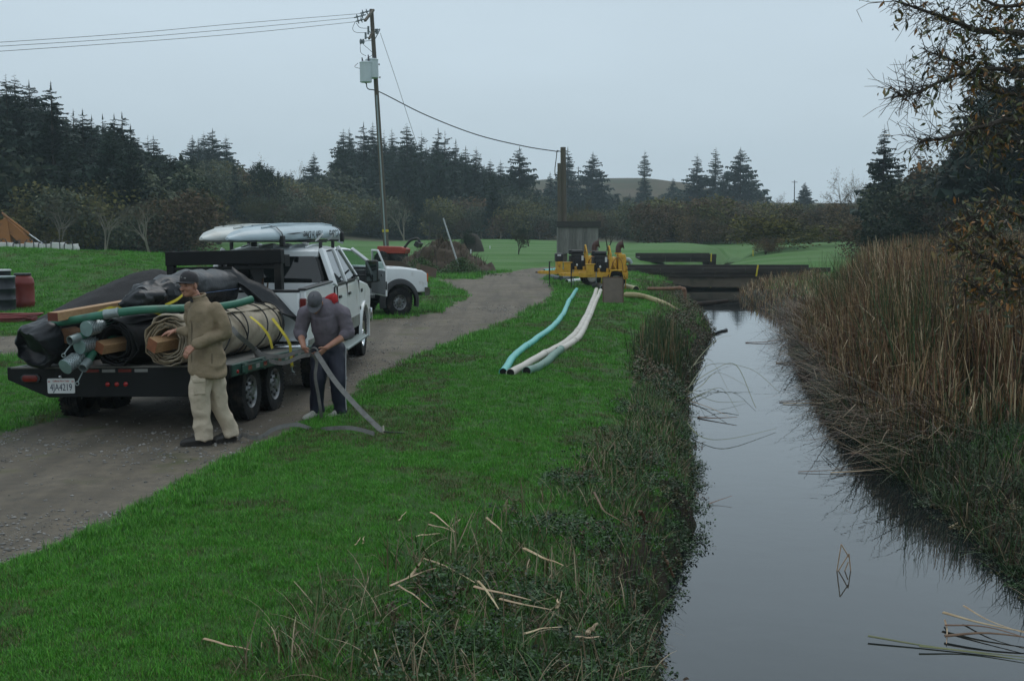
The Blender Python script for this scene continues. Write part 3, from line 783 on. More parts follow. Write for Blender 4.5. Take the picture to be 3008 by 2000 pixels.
# ================================================================ white crew-cab pickup (tows the trailer)
def quadpane(name, pts, mt, parent, t=.006, nrm=None, inset=0.0, rnd=.05):
    """flat pane with rounded corners through 4 corner points."""
    P = [Vector(p) for p in pts]; c = sum(P, Vector()) / 4; out = []
    for i in range(4):
        a, b, d = P[i - 1], P[i], P[(i + 1) % 4]
        ra = min(rnd, (a - b).length * .4); rb = min(rnd, (d - b).length * .4)
        s, e = b + (a - b).normalized() * ra, b + (d - b).normalized() * rb
        for k in range(5):
            q = k / 4; out.append(s * (1 - q) ** 2 + b * 2 * q * (1 - q) + e * q * q)
    if inset: out = [c + (p - c) * (1 - inset) for p in out]
    nn = (P[1] - P[0]).cross(P[2] - P[0]).normalized()
    if nrm is not None and nn.dot(Vector(nrm)) < 0: nn = -nn
    mb = MB(); mb.rings([[p - nn * t for p in out], [p + nn * t for p in out]])
    return mb.build(name, mt, parent, smooth=30)
def cab_side(y_belt, y_roof, z_belt, z_roof, xb, xr):
    """maps (y, f) with f 0 at belt and 1 at roof to a point on the leaning cab side"""
    def P(y, f, s=1, out=0.0): return Vector((s * (xb + (xr - xb) * f + out), y, z_belt + (z_roof - z_belt) * f))
    return P

FT = empty("pickup_truck", "white crew cab pickup with kayaks on its roof rack, hitched to the trailer", "truck", (-3.74, 16.42, -0.045), (0, 0, R(-.8)))
hw = 1.0
barrel_f = lambda z: 1.0 if .8 < z < 1.15 else (1 - .045 * min(1, abs(z - 1.0) / .55) ** 2)
AR, AF = (1.25, .43, .49), (5.62, .43, .50)
# bed sides
for s in (-1, 1):
    m = MB().prism(arch_poly(.02, 2.32, .60, [(2.32, 1.47), (.02, 1.47)], [AR]), s * (hw - .09), s * hw, axis=0)
    o = m.build("bed_side", M_white, FT, bevel=.02); barrel(o, (.75, .95, 1.15, 1.3), barrel_f)
    MB().b2((s * (hw - .13), 0.0, 1.465), (s * (hw - .02), 2.30, 1.495)).build("bed_rail_cap", M_blackp, FT, bevel=.01)
MB().b2((-.90, .1, .80), (.90, 2.30, .84)).build("bed_floor", M_blackp, FT)
MB().b2((-.90, 2.24, .84), (.90, 2.30, 1.46)).build("bed_front_wall", M_white, FT)
tg = MB().b2((-.895, -.03, .78), (.895, .05, 1.45)).build("tailgate", M_white, FT, bevel=.025)
MB().b2((-.89, -.035, 1.44), (.89, .045, 1.478)).build("tailgate_cap", M_blackp, tg, bevel=.008)
MB().b2((-.12, -.05, 1.18), (.12, -.028, 1.28)).build("tailgate_handle", M_blackp, tg, bevel=.006)
for s in (-1, 1): MB().b2((s * .90, -.035, .95), (s * .985, .03, 1.36)).build("tail_light", M_red_lens, FT, bevel=.012)
MB().b2((-1.0, -.22, .58), (1.0, -.04, .76)).build("rear_bumper", M_chrome, FT, bevel=.03)
# cab lower body with doors, fenders, hood
o = MB().prism([(2.36, .58), (5.02, .58), (5.02, 1.40), (2.36, 1.42)], -hw, hw, axis=0).build("cab_body", M_white, FT, bevel=.02); barrel(o, (.75, .95, 1.15, 1.3), barrel_f)
o = MB().prism(arch_poly(5.03, 6.50, .62, [(6.50, .98), (6.46, 1.18), (6.2, 1.27), (5.03, 1.40)], [AF]), -hw, hw, axis=0).build("front_fender", M_white, FT, bevel=.03); barrel(o, (.75, .95, 1.15, 1.3), barrel_f)
MB().prism([(5.05, 1.39), (5.05, 1.45), (5.9, 1.40), (6.40, 1.29), (6.45, 1.2)], -.72, .72, axis=0).build("hood", M_white, FT, bevel=.03)
MB().b2((-1.02, 6.48, .52), (1.02, 6.68, .80)).build("front_bumper", M_chrome, FT, bevel=.04)
MB().b2((-.62, 6.49, .86), (.62, 6.54, 1.14)).build("grille", M_blackp, FT, bevel=.01)
for s in (-1, 1): MB().b2((s * .64, 6.485, .90), (s * .97, 6.52, 1.14)).build("headlight", M_plate, FT, bevel=.015)
P = cab_side(0, 0, 1.42, 1.955, .965, .76)
# greenhouse: pillars, roof, panes (open frame, real glass)
ZB, ZR = 1.42, 1.955
def pillar(y0, y1, w0, s, nm="pillar", mt=None, par=None, PP=None):
    PP = PP or P
    a, b = PP(y0, -.02, s), PP(y1, 1.0, s)
    return MB().bar(a, b, .07, w0, up=(0, 1, 0)).build(nm, mt or M_white, par or FT, bevel=.012)
for s in (-1, 1):
    pillar(2.47, 2.63, .24, s); pillar(3.60, 3.62, .10, s); pillar(4.98, 4.22, .09, s)
    wd = quadpane("door_window", [P(2.66, .05, s), P(3.53, .05, s), P(3.53, .93, s), P(2.76, .93, s)], M_glass, FT, nrm=(s, 0, 0), rnd=.05)
    wd = quadpane("door_window", [P(3.68, .05, s), P(4.86, .05, s), P(4.24, .93, s), P(3.68, .93, s)], M_glass, FT, nrm=(s, 0, 0), rnd=.05)
    quadpane("quarter_trim", [P(4.70, .0, s, .01), P(4.98, .0, s, .01), P(4.80, .28, s, .01), P(4.72, .28, s, .01)], M_blackp, FT, nrm=(s, 0, 0), rnd=.02)
# roof: crowned shell
rg = []
for y, hx, z0 in ((2.55, .68, -.015), (2.66, .745, .015), (3.2, .77, .04), (3.8, .765, .045), (4.15, .74, .03), (4.34, .70, .0)):
    rg.append([Vector((hx * t, y, ZR - .015 + z0 + .03 * (1 - t * t) - (.035 if abs(t) > .95 else 0))) for t in np.linspace(-1, 1, 15)] + [Vector((hx * .97 * t, y, ZR - .055 + z0)) for t in (1, 0, -1)])
MB().rings(rg).build("roof", M_white, FT, smooth=50)
for k in range(5):
    x = -.5 + .25 * k
    MB().tube([(x, y, ZR + .042 + zz) for y, zz in ((2.7, -.0), (3.2, .025), (3.8, .03), (4.1, .012))], .016, 6).build("roof_rib", M_white, FT)
MB().bar(P(2.48, -.02, -1), P(2.48, -.02, 1), .09, .12).build("rear_sill", M_white, FT, bevel=.01)
MB().b2((-.72, 2.52, ZR - .11), (.72, 2.66, ZR - .01)).build("rear_header", M_white, FT, bevel=.02)
bw = quadpane("rear_window", [(-.80, 2.43, ZB + .03), (.80, 2.43, ZB + .03), (.665, 2.535, ZR - .075), (-.665, 2.535, ZR - .075)], M_glass, FT, nrm=(0, -1, 0), rnd=.10)
quadpane("window_gasket", [(-.84, 2.445, ZB + .005), (.84, 2.445, ZB + .005), (.70, 2.55, ZR - .05), (-.70, 2.55, ZR - .05)], M_blackp, FT, nrm=(0, -1, 0), rnd=.12, t=.004)
quadpane("windshield", [(-.90, 5.0, ZB), (.90, 5.0, ZB), (.70, 4.28, ZR - .03), (-.70, 4.28, ZR - .03)], M_glass, FT, nrm=(0, 1, 0), rnd=.06)
MB().b2((-.8, 2.6, .9), (.8, 4.8, 1.40)).build("cab_interior", M_interior, FT)
for s in (-1, 1):
    for x, y in ((.42, 2.95), (.42, 4.0)): MB().b2((s * (x - .25), y, 1.3), (s * (x + .25), y + .14, 1.66)).b2((s * (x - .12), y + .02, 1.66), (s * (x + .12), y + .10, 1.84)).build("seat_back", M_interior, FT, bevel=.04)
# doors: proud skins with handles, belt moulding, lower grey band
for s in (-1, 1):
    for y0, y1 in ((2.62, 3.60), (3.63, 4.98)):
        dr = MB().b2((s * (hw - .003), y0, .64), (s * (hw + .006), y1, 1.36)).build("door", M_white, FT, bevel=.006)
        barrel(dr, (.8, .95, 1.15, 1.3), barrel_f)
        MB().b2((s * (hw + .0), y0 + .06, 1.20), (s * (hw + .03), y0 + .24, 1.245)).build("door_handle", M_blackp, dr, bevel=.008)
    for y_ in (2.345, 2.61, 3.615, 4.992): MB().b2((s * (hw - .02), y_ - .006, .62), (s * (hw + .0035), y_ + .006, 1.40)).build("door_seam", M_blackp, FT, smooth=0)
    for y0, y1 in ((.05, .74), (1.76, 2.30), (2.40, 5.0), (6.14, 6.48)):
        MB().b2((s * (hw - .012), y0, .60), (s * (hw + .009), y1, .80)).build("lower_trim", M_grey_lower, FT, bevel=.006)
    fl_ = MB().lathe([(.49, -.03), (.545, -.02), (.545, .02), (.49, .03)], (0, 0, 0), (1, 0, 0), n=40, caps=False)
    for (yc, zc, r) in (AR, AF):
        lp = MB(); A = np.linspace(R(-14), R(194), 22)
        lp.rings([[Vector((s * (hw + dx), yc + math.cos(a) * rr_, zc + math.sin(a) * rr_)) for dx, rr_ in ((-.02, r - .015), (.028, r - .015), (.028, r + .05), (-.02, r + .06))] for a in A])
        lp.build("wheel_arch_lip", M_grey_lower if yc < 2 else M_white, FT)
    MB().b2((s * (hw - .05), 2.55, .40), (s * (hw + .16), 4.98, .44)).build("running_board", mat("step_plate", (.30, .36, .35), .45, metal=.4, var=.3, scale=20), FT, bevel=.012)
    # towing mirror on two arms
    for z in (1.47, 1.60): MB().bar((s * .95, 4.72, z), (s * 1.22, 4.66, z), .035, .03).build("mirror_arm", M_blackp, FT)
    mr_ = MB().b2((s * 1.16, 4.62, 1.36), (s * 1.38, 4.72, 1.74)).build("side_mirror", M_blackp, FT, bevel=.035, seg=3)
    MB().b2((s * 1.18, 4.613, 1.38), (s * 1.36, 4.619, 1.72)).build("mirror_glass", mat("mirror_glass", (.10, .12, .12), .03, metal=.9), mr_, bevel=.002)
    MB().b2((s * (hw + .002), 5.22, 1.16), (s * (hw + .008), 5.42, 1.22)).build("fender_badge", M_blackp, FT, smooth=0)
    MB().b2((s * (hw + .002), 5.08, .86), (s * (hw + .008), 5.16, .92)).build("fender_badge", M_blackp, FT, smooth=0)
    MB().b2((s * .905, 4.6, ZB + .01), (s * .985, 2.5, ZB - .035)).build("belt_moulding", M_blackp, FT, bevel=.005)
MB().b2((-.45, .0, .42), (.45, 6.4, .58)).build("truck_chassis", M_black_steel, FT)
for y in (1.25, 5.62):
    for s in (-1, 1): wheel(FT, (s * .86, y, .40), .40, .27, .56, s, .0, rim_mat=M_chrome)
# roof rack
for y in (2.85, 4.05):
    MB().bar((-.80, y, 2.085), (.80, y, 2.085), .04, .03).build("rack_bar", M_blackp, FT, bevel=.006)
    for s in (-1, 1):
        MB().bar((s * .70, y, 1.94), (s * .70, y, 2.08), .05, .06, up=(0, 1, 0)).build("rack_foot", M_blackp, FT, bevel=.008)
        MB().bar((s * .62, y, 2.08), (s * .74, y, 2.20), .03, .04, up=(0, 1, 0)).build("rack_saddle", M_plate if s > 0 else M_blackp, FT, bevel=.006)
bpy.context.view_layer.update()

# ---------------------------------------------------------------- kayaks, hull up
M_hull = mat("pale_blue_hull", (0.42, 0.52, 0.56), 0.33, var=0.15, scale=3, dirt=((.28, .34, .36), 4, .6))
M_hull2 = mat("cream_hull", (0.58, 0.61, 0.58), 0.36, var=0.15, scale=3, dirt=((.38, .38, .33), 4, .6))
def kayak(label, a, b, mt, lettering, w_=.37, hgt=.25):
    """upside-down sit-on-top kayak: stations along its length, flat-ish deck below, keeled hull above."""
    a, b = Vector(a), Vector(b); Lg = (b - a).length; d = (b - a).normalized()
    root = empty("kayak", label, "kayak", a, (0, 0, -math.atan2(d.x, d.y)), group="kayaks on the roof rack")
    tilt = math.atan2(d.z, math.hypot(d.x, d.y)); root.rotation_euler.x = tilt
    S = [(0, .02, .05, .02), (.03, .10, .12, .0), (.08, .18, .20, -.01), (.16, .27, .26, -.02), (.28, .34, .30, -.03), (.45, .37, .31, -.03), (.62, .36, .31, -.03), (.76, .30, .29, -.03), (.87, .20, .26, -.05), (.94, .11, .20, -.09), (.985, .045, .11, -.14), (1.0, .012, .03, -.16)]
    rg = []
    for t, wx, h, z in S:
        ring = []
        wx = wx * w_ / .37; h = h * hgt / .31
        for x, zz in ((-.55, 0), (-.96, .12), (-1, .30), (-.93, .52), (-.72, .80), (-.40, .95), (0, 1.0), (.40, .95), (.72, .80), (.93, .52), (1, .30), (.96, .12), (.55, 0), (0, -.02)):
            ring.append(Vector((x * wx, t * Lg, z + zz * h)))
        rg.append(ring)
    hull = MB().rings(rg).build("hull", mt, root, smooth=60)
    for x in (0.15, -.15): MB().tube([(x, Lg * t, .297 * hgt / .31 + z) for t, z in ((.18, -.055), (.3, -.025), (.5, -.012), (.7, -.022), (.8, -.06))], .012, 6).build("keel_ridge", mt, root)
    for t in (.25, .84):
        i = int(t * 40); k = 1.0 if t < .5 else .80
        prof = [(-1.02, .0), (-1.04, .32), (-.97, .55), (-.74, .86), (-.4, 1.0), (0, 1.045), (.4, 1.0), (.74, .86), (.97, .55), (1.04, .32), (1.02, .0)]
        MB().ribbon([(x * .335 * k * w_ / .37, Lg * t, -.03 + zz * .30 * k * hgt / .31 + .004) for x, zz in prof], .04, (0, 1, 0)).build("tie_strap", M_blackp, root)
        MB().b2((.30 * k, Lg * t - .04, -.10), (.37 * k, Lg * t + .04, .06)).build("cradle_pad", M_blackp, root, bevel=.01)
    if lettering:
        for s_, y_, wsz in (("Cobra", .70, .17), ("Fish 'n Dive", .50, .17)):
            text("hull_lettering", s_, wsz, M_black_ink, root, (.372 * w_ / .37, Lg * y_, .06), (R(90), R(180), R(90)), sx=1.0, shear=.3, ext=.002)
        MB().prism([(Lg * .27, .09), (Lg * .33, .075), (Lg * .43, .10), (Lg * .33, .095)], .352, .366, axis=0).build("swoosh_mark", M_black_ink, root, smooth=0)
    # emblem at the stern
    MB().tube([(.02 + .05 * math.cos(q), Lg * .045 - .03 + .0, .05 + .028 * math.sin(q)) for q in (R(200), R(340), R(90), R(200))], .005, 4).build("stern_emblem", M_black_ink, root)
    return root
kayak("pale blue-grey kayak lying hull up on the rack, lettered along its side", at(668, 706, 17.35) + Vector((0, 0, -.02)), at(1006, 700, 21.9) + Vector((0, 0, .06)), M_hull, True)
kayak("cream kayak lying hull up on the rack behind the lettered one", at(592, 706, 17.45) + Vector((0, 0, -.02)), at(905, 702, 21.8) + Vector((0, 0, .05)), M_hull2, False)

# ================================================================ second white pickup, passenger door open
CH = Vector((math.cos(R(38)), math.sin(R(38)), 0))
cw = gnd(1167, 926)                                           # right front wheel contact
CT_loc = cw - CH * 4.25 + Vector((-CH.y, CH.x, 0)) * .83
CT = empty("pickup_truck", "white pickup with black fender flares and its passenger door standing open", "truck", (CT_loc.x, CT_loc.y, -0.05), (0, 0, R(38 - 90)))
AR2, AF2 = (.95, .40, .46), (4.25, .40, .47); hw = .95
bf2 = lambda z: (1 - .04 * min(1, abs(z - .95) / .55) ** 2)
for s in (-1, 1):
    o = MB().prism(arch_poly(-.35, 1.95, .62, [(1.95, 1.28), (-.35, 1.28)], [AR2]), s * (hw - .09), s * hw, axis=0).build("bed_side", M_white, CT, bevel=.02); barrel(o, (.8, 1.0, 1.15), bf2)
MB().b2((-.86, -.38, .75), (.86, -.30, 1.28)).build("tailgate", M_white, CT, bevel=.02)
MB().b2((-.86, -.3, .74), (.86, 1.9, .80)).build("bed_floor", M_blackp, CT)
o = MB().prism(arch_poly(3.50, 5.12, .62, [(5.12, .92), (5.10, 1.10), (4.95, 1.18), (4.4, 1.25), (3.50, 1.28)], [AF2]), -hw, hw, axis=0).build("front_fender", M_white, CT, bevel=.045, seg=3); barrel(o, (.8, 1.0, 1.15), bf2)
MB().prism([(3.50, 1.27), (3.50, 1.315), (4.4, 1.285), (4.92, 1.215), (5.0, 1.14)], -.74, .74, axis=0).build("hood", M_white, CT, bevel=.03)
# cab: floor, rockers, back wall, far side, pillars, roof
MB().b2((-hw, 1.98, .52), (hw, 3.52, .60)).build("cab_floor", M_interior, CT)
MB().b2((hw - .12, 1.98, .52), (hw, 3.52, .63)).build("rocker_panel", M_white, CT, bevel=.012)
MB().b2((-hw, 1.98, .6), (hw, 2.06, 1.26)).build("cab_back_wall", M_white, CT, bevel=.01)
MB().b2((-hw, 2.04, .6), (-hw + .09, 3.50, 1.26)).build("cab_far_door", M_interior, CT, bevel=.01)
MB().b2((hw - .10, 1.98, .6), (hw, 2.30, 1.27)).build("cab_corner", M_white, CT, bevel=.012)
P2 = cab_side(0, 0, 1.26, 1.76, .93, .74)
for s in (-1, 1):
    pillar(2.06, 2.16, .14, s, PP=P2, par=CT); pillar(3.62, 2.98, .075, s, PP=P2, par=CT)
    pillar(2.34, 2.38, .07, s, PP=P2, par=CT)
    quadpane("quarter_window", [P2(2.12, .06, s), P2(2.31, .06, s), P2(2.35, .92, s), P2(2.2, .92, s)], M_glass, CT, nrm=(s, 0, 0), rnd=.04)
M_clear = bpy.data.materials.new("clear_glass"); M_clear.use_nodes = True
b_ = M_clear.node_tree.nodes["Principled BSDF"]; b_.inputs["Base Color"].default_value = (.55, .68, .64, 1); b_.inputs["Transmission Weight"].default_value = 1.0; b_.inputs["Roughness"].default_value = .02; b_.inputs["IOR"].default_value = 1.05
quadpane("door_window", [P2(2.42, .04, -1), P2(3.56, .04, -1), P2(2.98, .93, -1), P2(2.42, .93, -1)], M_clear, CT, nrm=(-1, 0, 0), t=.003)
quadpane("windshield", [(-.86, 3.60, 1.28), (.86, 3.60, 1.28), (.69, 3.0, 1.72), (-.69, 3.0, 1.72)], M_clear, CT, nrm=(0, 1, 0), t=.003)
quadpane("rear_window", [(-.72, 2.03, 1.30), (.72, 2.03, 1.30), (.62, 2.12, 1.68), (-.62, 2.12, 1.68)], M_clear, CT, nrm=(0, -1, 0), t=.003)
rg = []
for y, hx, z0 in ((2.08, .64, -.03), (2.2, .71, .0), (2.6, .73, .025), (2.9, .71, .015), (3.05, .66, -.015)):
    rg.append([Vector((hx * t, y, 1.75 + z0 + .03 * (1 - t * t) - (.03 if abs(t) > .95 else 0))) for t in np.linspace(-1, 1, 13)] + [Vector((hx * .97 * t, y, 1.71 + z0)) for t in (1, 0, -1)])
MB().rings(rg).build("roof", M_white, CT, smooth=50)
MB().b2((-.85, 2.15, .60), (.85, 2.75, .95)).build("seat", M_interior, CT, bevel=.04)
for x in (-.42, .42): MB().b2((x - .27, 2.14, .9), (x + .27, 2.32, 1.38)).b2((x - .12, 2.17, 1.38), (x + .12, 2.27, 1.55)).build("seat_back", M_interior, CT, bevel=.04)
MB().prism([(3.08, .95), (3.5, .75), (3.5, 1.26), (3.12, 1.22)], -.85, .85, axis=0).build("dashboard", M_interior, CT, bevel=.03)
MB().lathe([(.19, -.012), (.205, 0), (.19, .012), (.178, 0), (.19, -.012)], (-.42, 2.95, 1.12), (0, -.8, .5), n=24, caps=False).build("steering_wheel", M_interior, CT)
# black fender flares
for s in (-1, 1):
    for (yc, zc, r) in (AR2, AF2):
        lp = MB(); A = np.linspace(R(-16), R(196), 24)
        lp.rings([[Vector((s * (hw + dx), yc + math.cos(a) * rr_, zc + math.sin(a) * rr_)) for dx, rr_ in ((-.03, r - .02), (.06, r - .015), (.055, r + .05), (-.01, r + .13))] for a in A])
        lp.build("fender_flare", M_blackp, CT, smooth=60)
    MB().b2((s * (hw - .10), 5.085, .88), (s * (hw + .004), 5.13, 1.10)).build("corner_lamp", M_amber, CT, bevel=.01)
MB().b2((-.80, 5.10, .86), (.80, 5.14, 1.08)).build("grille", M_blackp, CT, bevel=.01)
rg = []
for x in np.linspace(-1, 1, 11):
    yy = 5.32 - .16 * abs(x) ** 3
    rg.append([Vector((x * .98, yy - dy, z)) for dy, z in ((0.16, .52), (.02, .54), (0, .60), (.0, .68), (.03, .74), (.16, .75))])
MB().rings(rg).build("front_bumper", M_chrome, CT, smooth=50)
for y in (.95, 4.25):
    for s in (-1, 1): wheel(CT, (s * .83, y, .385), .385, .29, .50, s, -.02, spokes=10)
MB().b2((-.4, -.2, .42), (.4, 5.0, .60)).build("truck_chassis", M_black_steel, CT)
MB().cyl((-.8, 4.25, .385), (.8, 4.25, .385), .06).build("axle", M_black_steel, CT)
# open door, hinged at its front edge
DO = bpy.data.objects.new("passenger_door", None); COL.objects.link(DO); DO.parent = CT
DO.location = (hw, 3.50, 0); DO.rotation_euler = (0, 0, R(75))
dm = MB().b2((-.045, -1.12, .62), (.0, 0, 1.26)).build("door_skin", M_white, DO, bevel=.015)
MB().b2((-.085, -1.10, .66), (-.044, -.02, 1.24)).build("door_card", mat("grey_door_card", (.13, .14, .145), .7, var=.2), DO, bevel=.012)
MB().b2((-.115, -.75, .98), (-.083, -.30, 1.04)).build("armrest", M_blackp, DO, bevel=.012)
MB().b2((-.09, -.98, 1.10), (-.08, -.85, 1.16)).build("inner_handle", M_chrome, DO, bevel=.004)
MB().b2((-.05, -1.126, .78), (-.012, -1.119, .98)).build("latch", M_blackp, DO, bevel=.003)
def DP(y, f): return Vector((-.02 - .19 * f, y, 1.26 + .47 * f))
for a, b in ((DP(-1.09, 0), DP(-1.04, 1)), (DP(-1.04, 1), DP(-.55, 1)), (DP(-.55, 1), DP(.02, 0))):
    MB().bar(a, b, .045, .055, up=(0, 1, 0)).build("window_frame", M_white, DO, bevel=.012)
quadpane("door_glass", [DP(-1.06, .02), DP(-.05, .02), DP(-.55, .96), DP(-1.02, .96)], M_clear, DO, nrm=(1, 0, 0), t=.003, rnd=.03)
dmr = MB().b2((.03, -.12, 1.27), (.24, -.04, 1.43)).build("side_mirror", M_white, DO, bevel=.03, seg=3)
bpy.context.view_layer.update()
# ================================================================ people
def fuse(mb, name, mt, parent, voxel=.012, smooth=4, disp=None, loc=None):
    """union of overlapping closed shapes as ONE smooth skin (voxel remesh), then optional fold displacement disp(co, normal)->offset."""
    o = mb.build("fuse_tmp", mt, None)
    r_ = o.modifiers.new("r", 'REMESH'); r_.mode = 'VOXEL'; r_.voxel_size = voxel
    if smooth:
        s_ = o.modifiers.new("s", 'SMOOTH'); s_.iterations = smooth; s_.factor = .5
    me = bpy.data.meshes.new_from_object(o.evaluated_get(bpy.context.evaluated_depsgraph_get()))
    bpy.data.objects.remove(o)
    me.name = name; me.materials.clear(); me.materials.append(mt)
    if disp:
        nv = len(me.vertices); co = np.empty(nv * 3, np.float32); me.vertices.foreach_get("co", co); co = co.reshape(-1, 3)
        nr = np.empty(nv * 3, np.float32); me.vertex_normals.foreach_get("vector", nr); nr = nr.reshape(-1, 3)
        off = np.array([disp(Vector(c)) for c in co.tolist()], np.float32)
        me.vertices.foreach_set("co", (co + nr * off[:, None]).ravel()); me.update()
    me.polygons.foreach_set("use_smooth", [True] * len(me.polygons))
    q = bpy.data.objects.new(name, me); COL.objects.link(q); q.parent = parent
    return q
def limb(mb, pts, rs, n=14, flat=None, end=True):
    P = smooth_path(pts, 5); rr_ = np.interp(np.linspace(0, 1, len(P)), np.linspace(0, 1, len(rs)), rs)
    mb.tube(P, list(rr_), n, flat=flat); mb.ell(P[0], (rr_[0],) * 3, 12, 8)
    if end: mb.ell(P[-1], (rr_[-1],) * 3, 12, 8)
    return mb
def hand(mb, w_, d, pn, side=1, curl=.5, spread=.012, thumb=.6):
    """w_: wrist; d: direction of the fingers; pn: palm normal; side: +1/-1 which side the thumb leaves."""
    d = Vector(d).normalized(); pn = Vector(pn); pn = (pn - d * pn.dot(d)).normalized(); s = d.cross(pn) * side
    w_ = Vector(w_); M = Matrix((s, pn, d)).transposed()
    mb.box(w_ + d * .055, (.078, .026, .085), M); mb.ell(w_ + d * .05, (.042, .017, .055), rot=M)
    for k, (o, ln) in enumerate(((.030, .068), (.010, .078), (-.010, .072), (-.030, .056))):
        b = w_ + d * .095 + s * o
        c1 = (d * math.cos(curl * .7) + pn * math.sin(curl * .7) + s * o * spread * 8).normalized()
        c2 = (d * math.cos(curl * 1.7) + pn * math.sin(curl * 1.7)).normalized(); c3 = (d * math.cos(curl * 2.4) + pn * math.sin(curl * 2.4)).normalized()
        p1 = b + c1 * ln * .45; p2 = p1 + c2 * ln * .33; p3 = p2 + c3 * ln * .25
        mb.tube([b - d * .02, b, p1, p2, p3], [.010, .0098, .0092, .0085, .0072], 8); mb.ell(p3, (.0075,) * 3, 8, 6)
    b = w_ + d * .03 + s * .034
    t1 = b + (s * .75 + d * .6 + pn * .25 * thumb).normalized() * .036; t2 = t1 + (d * .9 + s * .25 + pn * .6 * thumb).normalized() * .032
    mb.tube([b - s * .015, b, t1, t2], [.013, .0125, .0105, .0085], 8); mb.ell(t2, (.0085,) * 3, 8, 6)
def head(mb, c, f, up=(0, 0, 1), k=1.0):
    """adds skull, jaw, nose, ears, brow, lips to mb; returns the head frame."""
    f = Vector(f).normalized(); u = Vector(up); u = (u - f * u.dot(f)).normalized(); r = f.cross(u); M = Matrix((r, f, u)).transposed(); c = Vector(c)
    W = lambda x, y, z: c + (r * x + f * y + u * z) * k
    E = lambda p, q, rt=None: mb.ell(W(*p), tuple(a * k for a in q), 14, 10, rot=M if rt is None else rt)
    E((0, -.005, .035), (.075, .096, .082)); E((0, .022, -.025), (.062, .070, .082)); E((0, .045, -.078), (.040, .042, .030)); E((0, .072, -.088), (.022, .020, .018))
    E((0, .083, .020), (.055, .016, .016)); E((0, .098, -.018), (.012, .018, .026)); E((0, .110, -.032), (.016, .014, .012))
    E((.032, .070, -.025), (.024, .024, .022)); E((-.032, .070, -.025), (.024, .024, .022))
    E((0, .092, -.058), (.024, .010, .0065)); E((0, .090, -.068), (.020, .010, .006))
    for s in (-1, 1): E((s * .077, -.008, -.008), (.010, .020, .032)); E((s * .055, -.012, -.055), (.018, .03, .03))
    return W, M, k
M_skin = mat("skin", (0.42, 0.215, 0.145), 0.5, c2=(0.34, 0.155, 0.105), scale=14, spec=0.4)
M_eye = mat("eye_dark", (.02, .02, .022), .2)
M_brow = mat("brown_hair", (.055, .030, .016), .8)
M_jacket = mat("khaki_jacket", (0.275, 0.210, 0.132), 0.85, var=0.28, scale=5, bump=0.9, bscale=14, dirt=((0.15, 0.115, 0.07), 5, 0.56))
M_trouser = mat("beige_trousers", (0.56, 0.475, 0.36), 0.85, var=0.25, scale=6, bump=0.9, bscale=13, dirt=((0.34, 0.28, 0.20), 5, 0.55))
M_shoe = mat("dark_leather_shoe", (.018, .015, .013), .5)
M_cap1 = mat("charcoal_cap", (.035, .032, .036), .8, var=.25, scale=30)
M_hood = mat("grey_hoodie", (0.160, 0.138, 0.165), 0.9, var=0.3, scale=8, bump=0.7, bscale=15, dirt=((0.10, 0.085, 0.10), 6, 0.58))
M_redhood = mat("red_hood_lining", (.50, .022, .026), .85)
M_navy = mat("navy_track_trousers", (0.010, 0.012, 0.030), 0.6, var=0.3, scale=6)
M_whiteshoe = mat("white_trainer", (.42, .41, .36), .6, var=.3, scale=20)
def folds(seed, a=.006, f=9):
    def g(co):
        q = Vector((co.x * f * 1.0, co.y * f, co.z * f * .75)) + Vector((seed, seed * .7, 0))
        n1 = mnoise.noise(q + Vector((0, 0, mnoise.noise(q * .6) * 1.5)))
        return a * (1 - 2 * abs(n1)) + a * .5 * mnoise.noise(q * 2.6)
    return g
def shoe(nm, mt, parent, heel, toe, sole_mt, h=.075):
    heel, toe = Vector(heel), Vector(toe); d = (toe - heel); L_ = d.length; d.normalize(); u = Vector((0, 0, 1)); u = (u - d * d.z).normalized(); s = d.cross(u)
    mb = MB(); rg = []
    for t, w_, hh in ((0, .030, .09), (.08, .042, .115), (.28, .046, .125), (.45, .047, .098), (.65, .053, .068), (.85, .050, .052), (.96, .032, .032), (1.0, .012, .02)):
        c = heel + d * L_ * t
        rg.append([c + s * w_ * math.cos(a) + u * (max(0, math.sin(a)) * hh + (.0 if math.sin(a) > 0 else -.004)) for a in np.linspace(0, 2 * math.pi, 15)[:-1]])
    o = mb.rings(rg).build(nm, mt, parent, smooth=70)
    mb = MB(); rg = []
    for t, w_ in ((-.02, .026), (.06, .041), (.3, .040), (.65, .054), (.88, .049), (1.01, .018)):
        c = heel + d * L_ * t
        rg.append([c + s * w_ * q + u * z for q, z in ((-1, -.022), (1, -.022), (1, .004), (-1, .004))])
    mb.rings(rg).build("sole", sole_mt, o, smooth=30)
    return o
